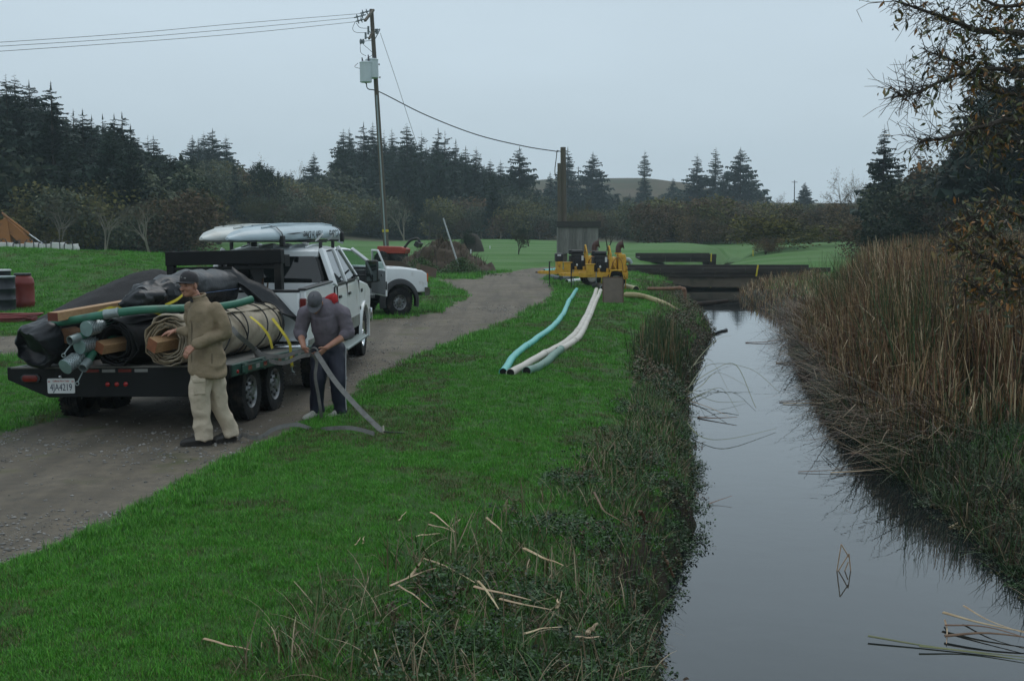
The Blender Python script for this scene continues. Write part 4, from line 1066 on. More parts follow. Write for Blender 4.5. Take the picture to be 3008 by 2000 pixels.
def cap(parent, W, M, k, mt, logo=None, back=0.0):
    mb = MB(); rg = []
    for z, q in ((.012, 1.0), (.035, 1.02), (.06, .98), (.085, .88), (.105, .70), (.118, .42), (.122, .03)):
        rg.append([W(math.cos(a) * .083 * q, -.005 + math.sin(a) * .104 * q, z + .024 + (.006 * math.sin(a))) for a in np.linspace(0, 2 * math.pi, 25)[:-1]])
    c = mb.rings(rg, cap0=False).build("cap", mt, parent, smooth=60)
    mb = MB(); top = []; bot = []
    for a in np.linspace(R(12), R(168), 15):
        pi = (math.cos(a) * .080, math.sin(a) * .098 - .005); po = (math.cos(a) * .088, math.sin(a) * .168 + .0)
        dz = -.018 * abs(math.cos(a)) ** 2
        top.append([W(pi[0], pi[1], .050), W(po[0], po[1], .046 + dz), W(po[0], po[1], .041 + dz), W(pi[0], pi[1], .044)])
    mb.rings(top).build("brim", mt, c, smooth=50)
    MB().ell(W(0, -.005, .148), (.008 * k,) * 3, 8, 6).build("cap_button", mt, c)
    if logo: MB().ell(W(-.012, .090, .082), (.030, .006, .010), rot=M).ell(W(.012, .090, .090), (.018, .006, .006), rot=M).build("cap_logo", logo, c)
    return c
def face_bits(parent, W, M, k, beard=True):
    for s in (-1, 1):
        MB().ell(W(s * .030, .081, .006), (.011 * k, .008 * k, .006 * k), 10, 7, rot=M).build("eye", M_eye, parent)
        MB().ell(W(s * .031, .092, .024), (.020 * k, .006 * k, .0045 * k), 10, 6, rot=M).build("eyebrow", M_brow, parent)
    if beard:
        MB().ell(W(0, .100, -.048), (.022 * k, .007 * k, .005 * k), 10, 6, rot=M).build("moustache", M_brow, parent)
        MB().ell(W(0, .088, -.090), (.013 * k, .010 * k, .009 * k), 10, 6, rot=M).build("chin_beard", mat("stubble", (.20, .105, .065), .9), parent)

# ---------------------------------------------------------------- walking man in khaki jacket
W1 = gnd(602, 1293)
PA = empty("person", "walking man in khaki jacket, beige cargo trousers and dark cap, hand on the canvas roll", "person", (W1.x, W1.y, -.045))
b = MB()
Wf, Mf, kf = head(b, (-.115, -.05, 1.702), (-.42, -.90, -.02), k=1.06)
limb(b, [(-.075, -.02, 1.62), (-.035, 0, 1.50)], [.056, .064])
limb(b, [(.02, 0, 1.42), (.03, 0, 1.2), (.03, 0, .95)], [.13, .125, .135])
Ls, Le, Lw = Vector((.185, -.12, 1.455)), Vector((.262, -.10, 1.205)), Vector((-.015, -.275, 1.10))
Rs, Re, Rw = Vector((-.135, .13, 1.455)), Vector((-.17, .20, 1.20)), Vector((-.335, .235, 1.205))
limb(b, [Ls, Le], [.040, .040]); limb(b, [Le, Lw], [.042, .028]); limb(b, [Rs, Re], [.040, .040]); limb(b, [Re, Rw], [.042, .028])
limb(b, [(.02, 0, 1.42), Ls], [.07, .040]); limb(b, [(.02, 0, 1.42), Rs], [.07, .040])
LK, LA = Vector((-.025, -.10, .52)), Vector((-.005, -.06, .105))
RK, RA = Vector((.140, .08, .47)), Vector((.235, .14, .11))
limb(b, [(-.01, -.05, .92), LK], [.085, .058]); limb(b, [LK, LA + Vector((.02, .015, -.02))], [.056, .030]); limb(b, [(.07, .05, .92), RK], [.085, .058]); limb(b, [RK, RA + Vector((.015, .01, -.02))], [.056, .030])
hand(b, Lw + Vector((-.01, -.008, -.01)), (-.62, -.35, -.70), (.45, .85, -.3), side=-1, curl=.55)
hand(b, Rw + Vector((-.012, 0, -.002)), (-.95, .05, -.22), (.1, .3, -1), side=1, curl=.22)
fuse(b, "body", M_skin, PA, .0062, 2)
face_bits(PA, Wf, Mf, kf)
h_ = MB(); h_.ell(Wf(0, -.018, .022), (.0815, .092, .062), 18, 10, rot=Mf); h_.build("hair", mat("short_hair", (.10, .062, .035), .85), PA)
cap(PA, Wf, Mf, kf, M_cap1, logo=mat("cap_logo_grey", (.30, .29, .29), .7))
j = MB()
rg = []
fx = Vector((-.66, -.75, 0)); sx_ = Vector((.75, -.66, 0))
for z, a, c, ox, oy in ((.765, .212, .185, .050, -.01), (.80, .216, .188, .050, -.01), (.92, .205, .175, .045, 0), (1.05, .192, .158, .035, 0), (1.20, .195, .150, .03, 0), (1.34, .205, .145, .025, 0), (1.44, .195, .130, .02, 0), (1.50, .150, .105, .005, 0), (1.535, .085, .080, -.015, 0), (1.585, .076, .076, -.035, -.01)):
    rg.append([Vector((ox, oy, z - .03 * math.cos(t) * (z < .85))) + sx_ * math.cos(t) * a + fx * math.sin(t) * c for t in np.linspace(0, 2 * math.pi, 25)[:-1]])
j.rings(rg)
limb(j, [Ls + Vector((-.03, .02, .0)), Ls + (Le - Ls) * .5 + Vector((.02, 0, 0)), Le + Vector((.01, 0, 0))], [.080, .070, .064]); limb(j, [Le, Le + (Lw - Le) * .6, Lw + Vector((.012, .01, .004))], [.064, .057, .047])
limb(j, [Rs, Re], [.078, .064]); limb(j, [Re, Rw + Vector((.03, 0, 0))], [.062, .046])
def jd(co):
    f = folds(2.0, .014, 5)(co)
    return f
fuse(j, "jacket", M_jacket, PA, .011, 3, jd)
# jacket details: front placket, pocket flap, hem seam, collar
M_jdark = mat("jacket_seam", (.085, .066, .043), .9)
fz = lambda x, z, o=0.0: Vector((.035, 0, z)) + sx_ * x + fx * (.155 + o)
MB().tube([fz(-.03, 1.50, -.045), fz(-.03, 1.36, -.008), fz(-.028, 1.15, -.002), fz(-.025, .95, .008), fz(-.022, .78, .010)], .006, 6).build("jacket_placket", M_jdark, PA)
MB().tube([fz(.10, 1.0, -.02), fz(.13, .85, -.02), fz(.20, .86, -.085), fz(.2, 1.0, -.09)], .004, 6).build("jacket_pocket", M_jdark, PA)
MB().tube(smooth_path([Vector((-.04, -.01, 1.595)) + sx_ * math.cos(t) * .080 + fx * math.sin(t) * .080 + Vector((0, 0, -.02 * math.sin(t))) for t in np.linspace(R(110), R(430), 14)], 3), .013, 8).build("jacket_collar", M_jacket, PA)
MB().lathe([(.060, 0), (.058, .05), (.052, .06)], (-.055, -.015, 1.545), (-.25, -.2, 1), n=18, caps=False).build("shirt_collar", M_cap1, PA)
t = MB()
limb(t, [(.045, -.01, 1.0), (.045, 0, .88)], [.145, .145])
limb(t, [(.025, -.05, .88), LK + Vector((.012, 0, .08)), LK + Vector((.012, .01, -.08)), LA + Vector((.0, .0, .08)), LA + Vector((.0, -.005, -.045))], [.112, .108, .100, .094, .092, .098], end=False)
limb(t, [(.085, .05, .88), RK + Vector((-.01, -.01, .06)), RK + Vector((.01, 0, -.08)), RA + Vector((-.01, 0, .08)), RA + Vector((.01, .01, -.04))], [.112, .096, .082, .078, .080, .086], end=False)
fuse(t, "trousers", M_trouser, PA, .011, 3, folds(5.0, .015, 6))
MB().box(LK + Vector((.035, -.105, .13)), (.13, .03, .17), Matrix.Rotation(R(20), 3, 'Z')).build("cargo_pocket", M_trouser, PA, bevel=.02, seg=3)
MB().box(LK + Vector((.035, -.125, .20)), (.135, .015, .045), Matrix.Rotation(R(20), 3, 'Z')).build("pocket_flap", M_trouser, PA, bevel=.008)
shoe("shoe", M_shoe, PA, LA + Vector((.075, .045, -.083)), LA + Vector((-.215, -.105, -.062)), M_shoe)
shoe("shoe", M_shoe, PA, RA + Vector((.05, .05, -.072)), RA + Vector((-.17, -.11, -.083)), M_shoe)
MB().lathe([(.0118, -.002), (.0128, 0), (.0118, .002)], Lw + Vector((-.062, -.055, -.075)), (-.6, -.3, -.7), n=14, caps=False).build("ring", mat("gold", (.6, .45, .2), .25, metal=1), PA)

# ---------------------------------------------------------------- stooping man with the strap
W2 = gnd(957, 1222)
PB = empty("person", "man in grey hoodie with red hood lining bending over a strap in his hands", "person", (W2.x, W2.y, -.045))
b = MB()
Wh, Mh, kh = head(b, (-.075, -.19, 1.425), (-.04, -.62, -.78), up=(0, -.78, .62), k=1.04)
limb(b, [(-.06, -.13, 1.42), (-.01, -.02, 1.34)], [.056, .066])
limb(b, [(.0, .0, 1.24), (.02, .10, 1.05), (.03, .14, .88)], [.13, .125, .13])
As, Ae, Aw = Vector((-.225, -.03, 1.29)), Vector((-.290, -.02, 1.05)), Vector((-.20, -.30, .905))
Bs, Be, Bw = Vector((.225, -.03, 1.29)), Vector((.290, -.04, 1.05)), Vector((.065, -.32, .905))
for s, e, w_ in ((As, Ae, Aw), (Bs, Be, Bw)):
    limb(b, [(0, .0, 1.24), s], [.08, .06]); limb(b, [s, e], [.055, .046]); limb(b, [e, e + (w_ - e) * .4, w_], [.046, .043, .030])
AK, AA = Vector((-.085, -.02, .49)), Vector((-.115, .04, .11)); BK, BA = Vector((.155, -.02, .47)), Vector((.165, .02, .10))
limb(b, [(-.07, .13, .86), AK], [.09, .06]); limb(b, [AK, AA + Vector((.015, .02, -.02))], [.058, .030]); limb(b, [(.12, .13, .86), BK], [.09, .06]); limb(b, [BK, BA + Vector((.015, .02, -.02))], [.058, .030])
hand(b, Aw, (.55, -.40, -.62), (.75, .35, .25), side=1, curl=.62)
hand(b, Bw, (-.62, -.40, -.55), (-.75, .35, .25), side=-1, curl=.62)
fuse(b, "body", M_skin, PB, .0062, 2)
face_bits(PB, Wh, Mh, kh, beard=False)
MB().ell(Wh(0, -.018, .018), (.0815, .092, .066), 18, 10, rot=Mh).build("hair", M_brow, PB)
cap(PB, Wh, Mh, kh, mat("grey_cap", (.10, .10, .112), .85, var=.25, scale=30))
j = MB()
limb(j, [(.02, .12, .93), (.02, .10, 1.02), (.01, .04, 1.18), (0, -.01, 1.30)], [.160, .175, .185, .165], n=20, flat=(1.12, .92))
limb(j, [(0, -.01, 1.31), (0, -.03, 1.36)], [.15, .10])
for s, e in ((As, Ae), (Bs, Be)):
    limb(j, [(s.x * .35, .01, 1.32), s], [.112, .084]); limb(j, [s, s + (e - s) * .6, e + Vector((0, 0, .0))], [.084, .074, .066])
    limb(j, [e + Vector((0, 0, .02)), e + ((Aw if s.x < 0 else Bw) - e) * .18], [.070, .062])
fuse(j, "hoodie", M_hood, PB, .011, 3, folds(8.0, .013, 5.5))
# hood: red lined fold behind the neck, on his left
hd = MB(); rg = []
for q in np.linspace(0, 1, 11):
    a = R(-35) + R(210) * q
    c = Vector((.03, -.0, 1.415)) + Vector((math.cos(a) * .125, math.sin(a) * .085, .012 * math.sin(q * 3)))
    d = Vector((math.cos(a), math.sin(a), 0)); up_ = Vector((0, -.2, 1))
    rg.append([c + (d * (.030 * math.cos(w_)) + up_ * (.060 * math.sin(w_))) * (.3 + .7 * math.sin(math.pi * (.08 + .84 * q))) for w_ in np.linspace(0, 2 * math.pi, 11)[:-1]])
hd.rings(rg).build("hood", M_hood, PB, smooth=70)
hl = MB(); rg = []
for q in np.linspace(0, 1, 9):
    a = R(-45) + R(150) * q
    c = Vector((.035, -.02, 1.425)) + Vector((math.cos(a) * .105, math.sin(a) * .070, .02))
    d = Vector((math.cos(a), math.sin(a), 0)); up_ = Vector((0, -.2, 1))
    rg.append([c + (d * (.036 * math.cos(w_)) + up_ * (.088 * math.sin(w_))) * (.15 + .85 * math.sin(math.pi * (.06 + .88 * q)) ** .7) for w_ in np.linspace(0, 2 * math.pi, 9)[:-1]])
hl.rings(rg).build("hood_lining", M_redhood, PB, smooth=70)
t = MB()
limb(t, [(.025, .13, .93), (.025, .12, .82)], [.165, .165], flat=(1.05, .95))
limb(t, [(-.07, .12, .84), AK + Vector((0, 0, .05)), AK + Vector((-.01, .02, -.12)), AA + Vector((0, 0, .09)), AA + Vector((0.01, 0.01, -.02))], [.112, .092, .080, .078, .084], end=False)
limb(t, [(.115, .12, .84), BK + Vector((0, 0, .05)), BK + Vector((0, .01, -.12)), BA + Vector((0, 0, .09)), BA + Vector((0.01, 0.01, -.015))], [.112, .095, .082, .078, .084], end=False)
fuse(t, "trousers", M_navy, PB, .011, 3, folds(15.0, .011, 5.5))
M_stripe = mat("white_stripe", (.5, .5, .52), .7)
for o_ in (0, .018):
    MB().tube([Vector((.245, .08 - o_, .88)), Vector((.248, .02 - o_, .68)), BK + Vector((.100, -.01 - o_, .03)), BK + Vector((.090, .0 - o_, -.15)), BA + Vector((.085, -.02 - o_, .02))], .004, 6).build("side_stripe", M_stripe, PB)
for h_, tt in ((AA + Vector((.06, .07, -.075)), AA + Vector((-.135, -.19, -.082))), (BA + Vector((.05, .07, -.07)), BA + Vector((-.165, -.17, -.078)))):
    sh = shoe("shoe", M_whiteshoe, PB, h_, tt, M_blackp)
    for k in range(4):
        c = h_ + (tt - h_) * (.40 + .09 * k) + Vector((0, 0, .078 - .009 * k)); sd_ = Vector((.03, -.02, 0))
        MB().tube([c - sd_, c + Vector((0, 0, .007)), c + sd_], .0045, 6).build("shoelace", M_grey_web, sh)
MB().prism([(-.07, 1.150), (-.04, 1.136), (.07, 1.172), (-.035, 1.151)], -.212, -.200, axis=1).build("chest_mark", mat("chest_red", (.45, .03, .03), .7), PB, smooth=0).rotation_euler = (R(-14), 0, 0)

# ---------------------------------------------------------------- straps
hnd = Vector((W2.x - .07, W2.y - .40, .80))
SP = empty("webbing_strap", "grey webbing strap gathered in the stooping man's hands and running to the peg", "strap", hnd, group="grey webbing straps")
MB().ribbon([Vector((math.cos(a) * (.055 - a * .0012), 0, math.sin(a) * (.055 - a * .0012) + .02)) for a in np.linspace(0, 13, 60)], .05, (0, 1, 0), .003).build("strap_coil", M_grey_web, SP)
peg = gnd(1126, 1274)
pth = smooth_path([Vector((.03, -.02, .02)), (peg - hnd) * .33 + Vector((0, 0, -.035)), (peg - hnd) * .68 + Vector((0, 0, -.03)), peg - hnd + Vector((0, 0, .015))], 8)
MB().ribbon(pth, .058, (.9, .1, .35), .003).build("webbing", M_grey_web, SP)
PG = empty("ground_peg", "small pale wooden peg in the grass at the strap's end", "peg", (peg.x, peg.y, H(peg.x, peg.y)))
MB().cyl((0, 0, -.05), (.0, .01, .085), .016, .010, n=8).build("peg_body", mat("pale_peg", (.5, .46, .38), .8), PG)
MB().tube([(-.0, 0, .02), (.08, .0, .012), (.16, -.03, .014), (.24, -.03, .008)], .010, 6).build("rope_tail", M_cord, PG)
def wstrap(label, pts, wd, side, nm="webbing_strap"):
    return strap(label, pts, wd, side, M_grey_web, nm, "grey webbing straps", 7)
wstrap("grey strap hanging straight down from the stooping man's hands to the gravel", [hnd + Vector((-.03, -.03, 0)), at(930, 1060, 14.24), at(926, 1105, 14.25), at(935, 1160, 14.28), at(941, 1200, 14.3), gnd(945, 1238, -.03)], .045, (.8, -.5, 0))
wstrap("upper grey strap slack between the trailer side and the stooping man", [at(745, 1022, 14.75), at(775, 1042, 14.7), at(830, 1046, 14.6), at(885, 1030, 14.4), hnd + Vector((-.03, -.0, .02))], .05, (0, .3, .9))
wstrap("lower grey strap looping under the slack one to the stooping man", [at(748, 1030, 14.72), at(790, 1058, 14.62), at(835, 1066, 14.5), at(880, 1048, 14.38), hnd + Vector((-.04, -.02, -.01))], .05, (0, .3, .9))
wstrap("grey strap bunched down the canvas roll onto the trailer edge", [at(680, 962, 14.15), at(700, 985, 14.1), at(730, 1010, 14.35), at(750, 1030, 14.72), at(756, 1050, 14.74)], .055, (.7, .1, .6))
z_ = -.02
wstrap("grey strap lying in waves on the gravel behind the walking man's heels", [gnd(700, 1290, z_), gnd(712, 1277, .02), gnd(740, 1285, .02), gnd(770, 1282, z_), gnd(800, 1262, .03), gnd(840, 1250, .07), gnd(880, 1248, .08), gnd(925, 1262, z_), gnd(968, 1258, .05), gnd(1020, 1256, .09), gnd(1060, 1262, .08), gnd(1100, 1274, .06)], .045, (0, .25, .95))
# hook where the strap meets the trailer side
ORD = ('first', 'second', 'third', 'fourth', 'fifth', 'sixth', 'seventh', 'eighth', 'ninth', 'tenth', 'eleventh', 'twelfth', 'thirteenth', 'fourteenth', 'fifteenth', 'sixteenth', 'seventeenth')
# ================================================================ pump trailers
M_cat = mat("yellow_machine_paint", (0.66, 0.37, 0.030), 0.5, var=0.25, scale=5, dirt=((0.20, 0.085, 0.02), 6, 0.57))
M_engine = mat("engine_black", (0.014, 0.014, 0.015), 0.5, var=0.5, scale=18, bump=0.3, bscale=30)
M_elbow = mat("brown_elbow", (0.095, 0.050, 0.042), 0.7, var=0.4, scale=8)
M_white_rim = mat("white_rim", (0.58, 0.58, 0.55), 0.45, var=0.15, scale=12)
M_bolt = mat("bolt_rust", (0.06, 0.035, 0.025), 0.8)
def elbow(path, r, n=14): return MB().tube(smooth_path(path, 6), r, n)
def flange(c, d, r, t=.03): return MB().lathe([(r * .6, 0), (r, 0), (r, t), (r * .6, t)], c, d, n=20, caps=True)
def pump_trailer(label, loc, rz, second=False):
    """tongue towards -x, pump end towards +x, camera side is -y."""
    root = empty("pump_trailer", label, "pump", loc, (0, 0, rz), group="yellow pump trailers"); root.scale = (.78, 1, 1)
    B_ = lambda nm, lo, hi, mt=M_cat, bv=.008: MB().b2(lo, hi).build(nm, mt, root, bevel=bv)
    for s in (-1, 1): B_("frame_rail", (-.95, s * .42 - .04, .42), (1.22, s * .42 + .04, .60))
    for x in (-.9, .05, 1.1): B_("cross_member", (x, -.38, .44), (x + .08, .38, .58))
    MB().bar((-.95, -.40, .51), (-1.75, -.03, .51), .08, .12).build("tongue_bar", M_cat, root, bevel=.008)
    MB().bar((-.95, .40, .51), (-1.75, .03, .51), .08, .12).build("tongue_bar", M_cat, root, bevel=.008)
    MB().bar((-1.6, 0, .51), (-1.85, 0, .51), .07, .09).build("drawbar", M_cat, root, bevel=.008)
    MB().lathe([(.05, -.02), (.075, 0), (.05, .02), (.028, 0), (.05, -.02)], (-1.90, 0, .51), (0, 0, 1), n=18, caps=False).build("towing_eye", M_bolt, root)
    jk = MB().cyl((-1.30, -.26, .28), (-1.30, -.26, .92), .035).build("jack_stand", M_engine, root)
    MB().cyl((-1.30, -.26, .02), (-1.30, -.26, .30), .022).cyl((-1.30, -.26, 0), (-1.30, -.26, .03), .07, n=14).build("jack_foot", M_engine, jk)
    MB().tube([(-1.30, -.26, .90), (-1.24, -.26, .92), (-1.20, -.30, .92)], .012, 6).build("jack_crank", M_engine, jk)
    MB().cyl((-.18, -.47, .01), (-.18, -.47, .62), .022).build("prop_leg", M_galv, root)
    MB().cyl((1.18, -.44, .0), (1.18, -.44, .44), .024).build("prop_leg", M_cat, root)
    B_("battery_box", (-.62, -.50, .50), (-.28, -.22, .88)); MB().b2((-.66, -.53, .88), (-.22, -.20, .905)).build("battery_lid", M_cat, root, bevel=.004)
    B_("tool_box", (-.95, -.44, .60), (-.68, .30, .92)) if second else None
    if second:
        tk = MB().b2((-.99, -.40, .92), (-.66, .32, 1.22)).build("fuel_tank", M_engine, root, bevel=.02)
        MB().b2((-.93, -.405, 1.13), (-.76, -.401, 1.19)).build("tank_label", M_plate, tk, smooth=0)
    # engine: block, head, air cleaner, muffler, fan shroud, belts
    e = MB().b2((-.24, -.28, .62), (.42, .28, 1.06)).b2((-.20, -.22, 1.06), (.38, .22, 1.20))
    for k in range(6): e.b2((-.20 + k * .10, -.31, .70), (-.14 + k * .10, -.28, 1.0))
    e.build("engine_block", M_engine, root, bevel=.015)
    MB().cyl((-.22, -.05, 1.27), (.34, -.05, 1.27), .085, n=18).build("air_cleaner", M_engine, root)
    MB().b2((-.34, -.20, 1.18), (-.20, .12, 1.36)).build("air_intake", M_engine, root, bevel=.02)
    MB().b2((-.30, -.34, .62), (-.24, .34, 1.14)).build("radiator", M_engine, root, bevel=.01)
    MB().b2((.24, -.325, .96), (.34, -.318, 1.14)).build("control_plate", M_plate, root, smooth=0)
    MB().cyl((.02, -.30, .80), (.02, -.36, .80), .045, n=14).build("oil_filter", M_plate, root)
    for x in (-.10, .30): MB().b2((x, -.44, .60), (x + .10, -.32, .74)).build("engine_mount", M_cat, root, bevel=.006)
    # lifting bail
    for s in (-1, 1):
        MB().bar((.50, s * .36, .56), (.50, s * .36, 1.28), .09, .05, up=(0, 1, 0)).build("lifting_post", M_cat, root, bevel=.006)
        MB().bar((.50, s * .36, 1.26), (.46, s * .10, 1.52), .09, .05, up=(1, 0, 0)).build("lifting_post", M_cat, root, bevel=.006)
        MB().bar((.54, s * .36, 1.05), (.82, s * .36, .60), .05, .04, up=(0, 1, 0)).build("brace", M_cat, root, bevel=.004)
    MB().b2((.44, -.12, 1.50), (.50, .12, 1.55)).build("lifting_crown", M_cat, root, bevel=.006)
    # pump: suction tank, volute, check valve, elbows
    B_("pump_tank", (.86, -.30, .60), (1.20, .30, 1.24), bv=.03)
    MB().lathe([(.05, 0), (.22, .02), (.27, .08), (.27, .20), (.22, .26), (.05, .28)], (.56, 0, .88), (1, 0, 0), n=24).build("pump_volute", M_cat, root)
    flange((.90, 0, 1.24), (0, 0, 1), .17, .05).build("discharge_flange", M_cat, root)
    o1 = elbow([(.90, 0, 1.28), (.90, 0, 1.40), (.92, 0, 1.50), (.99, -.02, 1.57), (1.12, -.05, 1.60)], .128, 16).build("discharge_elbow", M_elbow, root)
    d = Vector((1, -.2, .25)).normalized(); MB().lathe([(.09, 0), (.18, 0), (.18, .035), (.09, .035)], Vector((1.10, -.05, 1.595)), d, n=20).build("elbow_flange", M_bolt, o1)
    fl = MB().lathe([(.12, 0), (.17, .005), (.17, .05), (.12, .06)], (1.20, -.02, 1.0), (1, 0, 0), n=20).build("suction_flange", M_cat, root)
    elbow([(1.22, -.02, 1.0), (1.34, -.02, 1.02), (1.44, -.03, .98), (1.49, -.04, .88)], .10, 14).build("suction_elbow", M_galv, root)
    MB().lathe([(.02, 0), (.10, .0), (.12, .04), (.12, .09), (.05, .12)], (1.20, -.05, .72), (1, 0, 0), n=16).build("drain_cap", M_cat, root)
    MB().tube(smooth_path([(1.08, -.30, .62), (1.02, -.36, .95), (.86, -.37, 1.12), (.66, -.38, 1.02), (.52, -.40, .75), (.44, -.46, .50)], 6), .013, 6).build("fuel_hose", mat("brown_hose", (.16, .055, .02), .6), root)
    # axle, wheels, fenders
    MB().bar((.72, -.5, .33), (.72, .5, .33), .07, .07).build("axle", M_engine, root)
    for s in (-1, 1):
        fd = MB()
        for a, b in (((.34, .30), (.46, .70)), ((.46, .70), (.98, .70)), ((.98, .70), (1.10, .30))):
            fd.bar((a[0], s * .60, a[1]), (b[0], s * .60, b[1]), .24, .02, up=(0, 1, 0))
        rgs = [[Vector((x, s * y, z)) for x, z in ((.34, .36), (.46, .70), (.98, .70), (1.10, .36), (1.06, .36), (.955, .66), (.485, .66), (.38, .36))] for y in (.46, .74)]
        MB().rings(rgs).build("fender", M_cat, root, bevel=.008)
        hub = bpy.data.objects.new("wheel_assembly", None); COL.objects.link(hub); hub.parent = root
        hub.location = (.72, s * .60, .325); hub.rotation_euler = (0, 0, R(90)); hub.scale = (1, 1 / .78, 1)
        wheel_local(hub, s)
    B_("tail_bumper", (1.22, -.46, .36), (1.29, .46, .64)); MB().b2((1.285, -.40, .50), (1.31, -.28, .56)).build("tail_lamp", M_red_lens, root, bevel=.006)
    return root
def wheel_local(hub, s):
    w_ = wheel(hub, (0, 0, 0), .325, .20, .58, -s, -.01, spokes=8, rim_mat=M_white_rim, lugs=False)
pn = gnd(1808, 850); pf = gnd(1739, 843)
pump_trailer("yellow diesel pump trailer nearer the camera, behind the grey board", (pn.x - .56, pn.y + .60, 0), R(2))
pump_trailer("yellow diesel pump trailer standing behind the nearer one, black fuel tank at front", (pf.x - .56, pf.y + 1.0, 0), R(3), True)
# ---------------------------------------------------------------- board leaning before the pump wheel
bl, br = gnd(1772, 890), gnd(1833, 892)
GB = empty("plywood_board", "grey-brown sheet of board standing in front of the pump wheel", "board", bl)
M_board = mat("weathered_board", (0.155, 0.125, 0.098), 0.85, var=0.25, scale=6, bump=0.1)
M_boardedge = mat("rusty_edge", (0.11, 0.055, 0.035), 0.8, var=.3)
wd = br.x - bl.x; hb = .90 * (wd / .76) if wd > .1 else .9
MB().add([(0, 0, 0), (wd, 0, 0), (wd + .01, .22, .74), (.0, .22, .74), (0, .025, 0), (wd, .025, 0), (wd + .01, .245, .74), (0, .245, .74)], [(0, 1, 2, 3), (7, 6, 5, 4), (0, 4, 5, 1), (1, 5, 6, 2), (2, 6, 7, 3), (3, 7, 4, 0)]).build("sheet", M_board, GB, smooth=0)
for a, b in (((-.002, .005, 0), (-.002, .228, .745)), ((wd + .004, .005, 0), (wd + .013, .228, .745)), ((0, .232, .748), (wd + .01, .232, .748))): MB().bar(a, b, .03, .035, up=(0, 1, 0)).build("edge_batten", M_boardedge, GB)

# ---------------------------------------------------------------- pipes and hoses on the bank
def pipe_run(nm, label, px, r, mt, cat="pipe", joints=(), end_mt=None, z=None, group=None, jm=None, seg=8, wob=0):
    P = smooth_path([gnd(u, v, r * .55 + (0 if z is None else z)) + Vector((0, 0, dz)) for u, v, dz in px], seg)
    P = [p + Vector((0, 0, H(p.x, p.y))) if z is None else p for p in P]
    root = empty(nm, label, cat, P[0], group=group); Q = [p - P[0] for p in P]
    b = MB().tube(Q, r, 14).build("pipe_wall", mt, root)
    for t in joints:
        i = max(1, min(len(Q) - 2, int(t * len(Q)))); d = (Q[i + 1] - Q[i - 1]).normalized()
        MB().lathe([(r, -.10), (r * 1.13, -.09), (r * 1.15, .08), (r * 1.02, .11), (r, .11)], Q[i], d, n=16, caps=False).build("joint_sleeve", jm or mt, root)
    d = (Q[0] - Q[1]).normalized()
    MB().pipe(Q[0] - d * .02, Q[0] + d * .03, r * 1.08, r * .14, 18).build("pipe_end", jm or mt, root)
    MB().cyl(Q[0] + d * .002, Q[0] + d * .006, r * .93, n=16).build("pipe_mouth", end_mt or M_dark_in, root)
    return root
M_teal = mat("teal_pipe", (0.10, 0.50, 0.45), 0.4, var=0.2, scale=3, dirt=((.07, .26, .24), 3, .6))
M_pale = mat("pale_pipe", (0.58, 0.54, 0.47), 0.5, var=0.2, scale=3, dirt=((.36, .32, .26), 2.5, .56))
M_mint = mat("mint_pipe", (0.13, 0.26, 0.20), 0.5, var=0.3, scale=4, dirt=((.07, .12, .09), 4, .55))
M_yhose = mat("yellow_ribbed_hose", (0.40, 0.33, 0.16), 0.6, var=0.25, scale=5)
pipe_run("plastic_pipe", "bright teal pipe snaking over the lawn from the pump", [(1478, 1088, 0), (1510, 1045, 0), (1560, 1003, 0), (1625, 960, 0), (1655, 920, 0), (1672, 884, 0), (1694, 852, 0)], .062, M_teal, joints=(.30, .55, .8), group="pipes on the lawn")
pipe_run("plastic_pipe", "left one of the two pale pipes lying together on the lawn", [(1500, 1090, 0), (1545, 1064, 0), (1610, 1028, 0), (1690, 975, 0), (1722, 925, 0), (1742, 880, 0), (1752, 852, 0)], .066, M_pale, joints=(.32, .52, .75), group="pipes on the lawn")
pipe_run("plastic_pipe", "right one of the two pale pipes lying together, with a mint green end", [(1640, 1020, 0), (1670, 1003, 0), (1706, 975, 0), (1732, 925, 0), (1752, 880, 0), (1764, 855, 0)], .066, M_pale, joints=(.3, .6), group="pipes on the lawn")
pipe_run("plastic_pipe", "mint green pipe length with a black open mouth on the lawn", [(1548, 1082, 0), (1580, 1070, 0), (1612, 1050, 0), (1648, 1016, 0)], .070, M_mint, group="pipes on the lawn")
# discharge hose running from the pump down into the creek
hp = [gnd(1838, 866, .08), gnd(1868, 867, .10), at(1900, 874, 38.5), at(1950, 892, 37.6), at(1990, 915, 36.8), at(2030, 938, 36.0), at(2042, 952, 35.7)]
HS = empty("discharge_hose", "pale yellow ribbed hose running from the pump down the bank into the creek", "hose", hp[0])
Q = [p - hp[0] for p in smooth_path(hp, 14)]
MB().tube(Q, [.085 + .007 * math.sin(i * 2.4) for i in range(len(Q))], 12).build("hose_wall", M_yhose, HS)
MB().cyl(Q[-1], Q[-1] + (Q[-1] - Q[-2]).normalized() * .01, .07, n=12).build("hose_mouth", M_dark_in, HS)
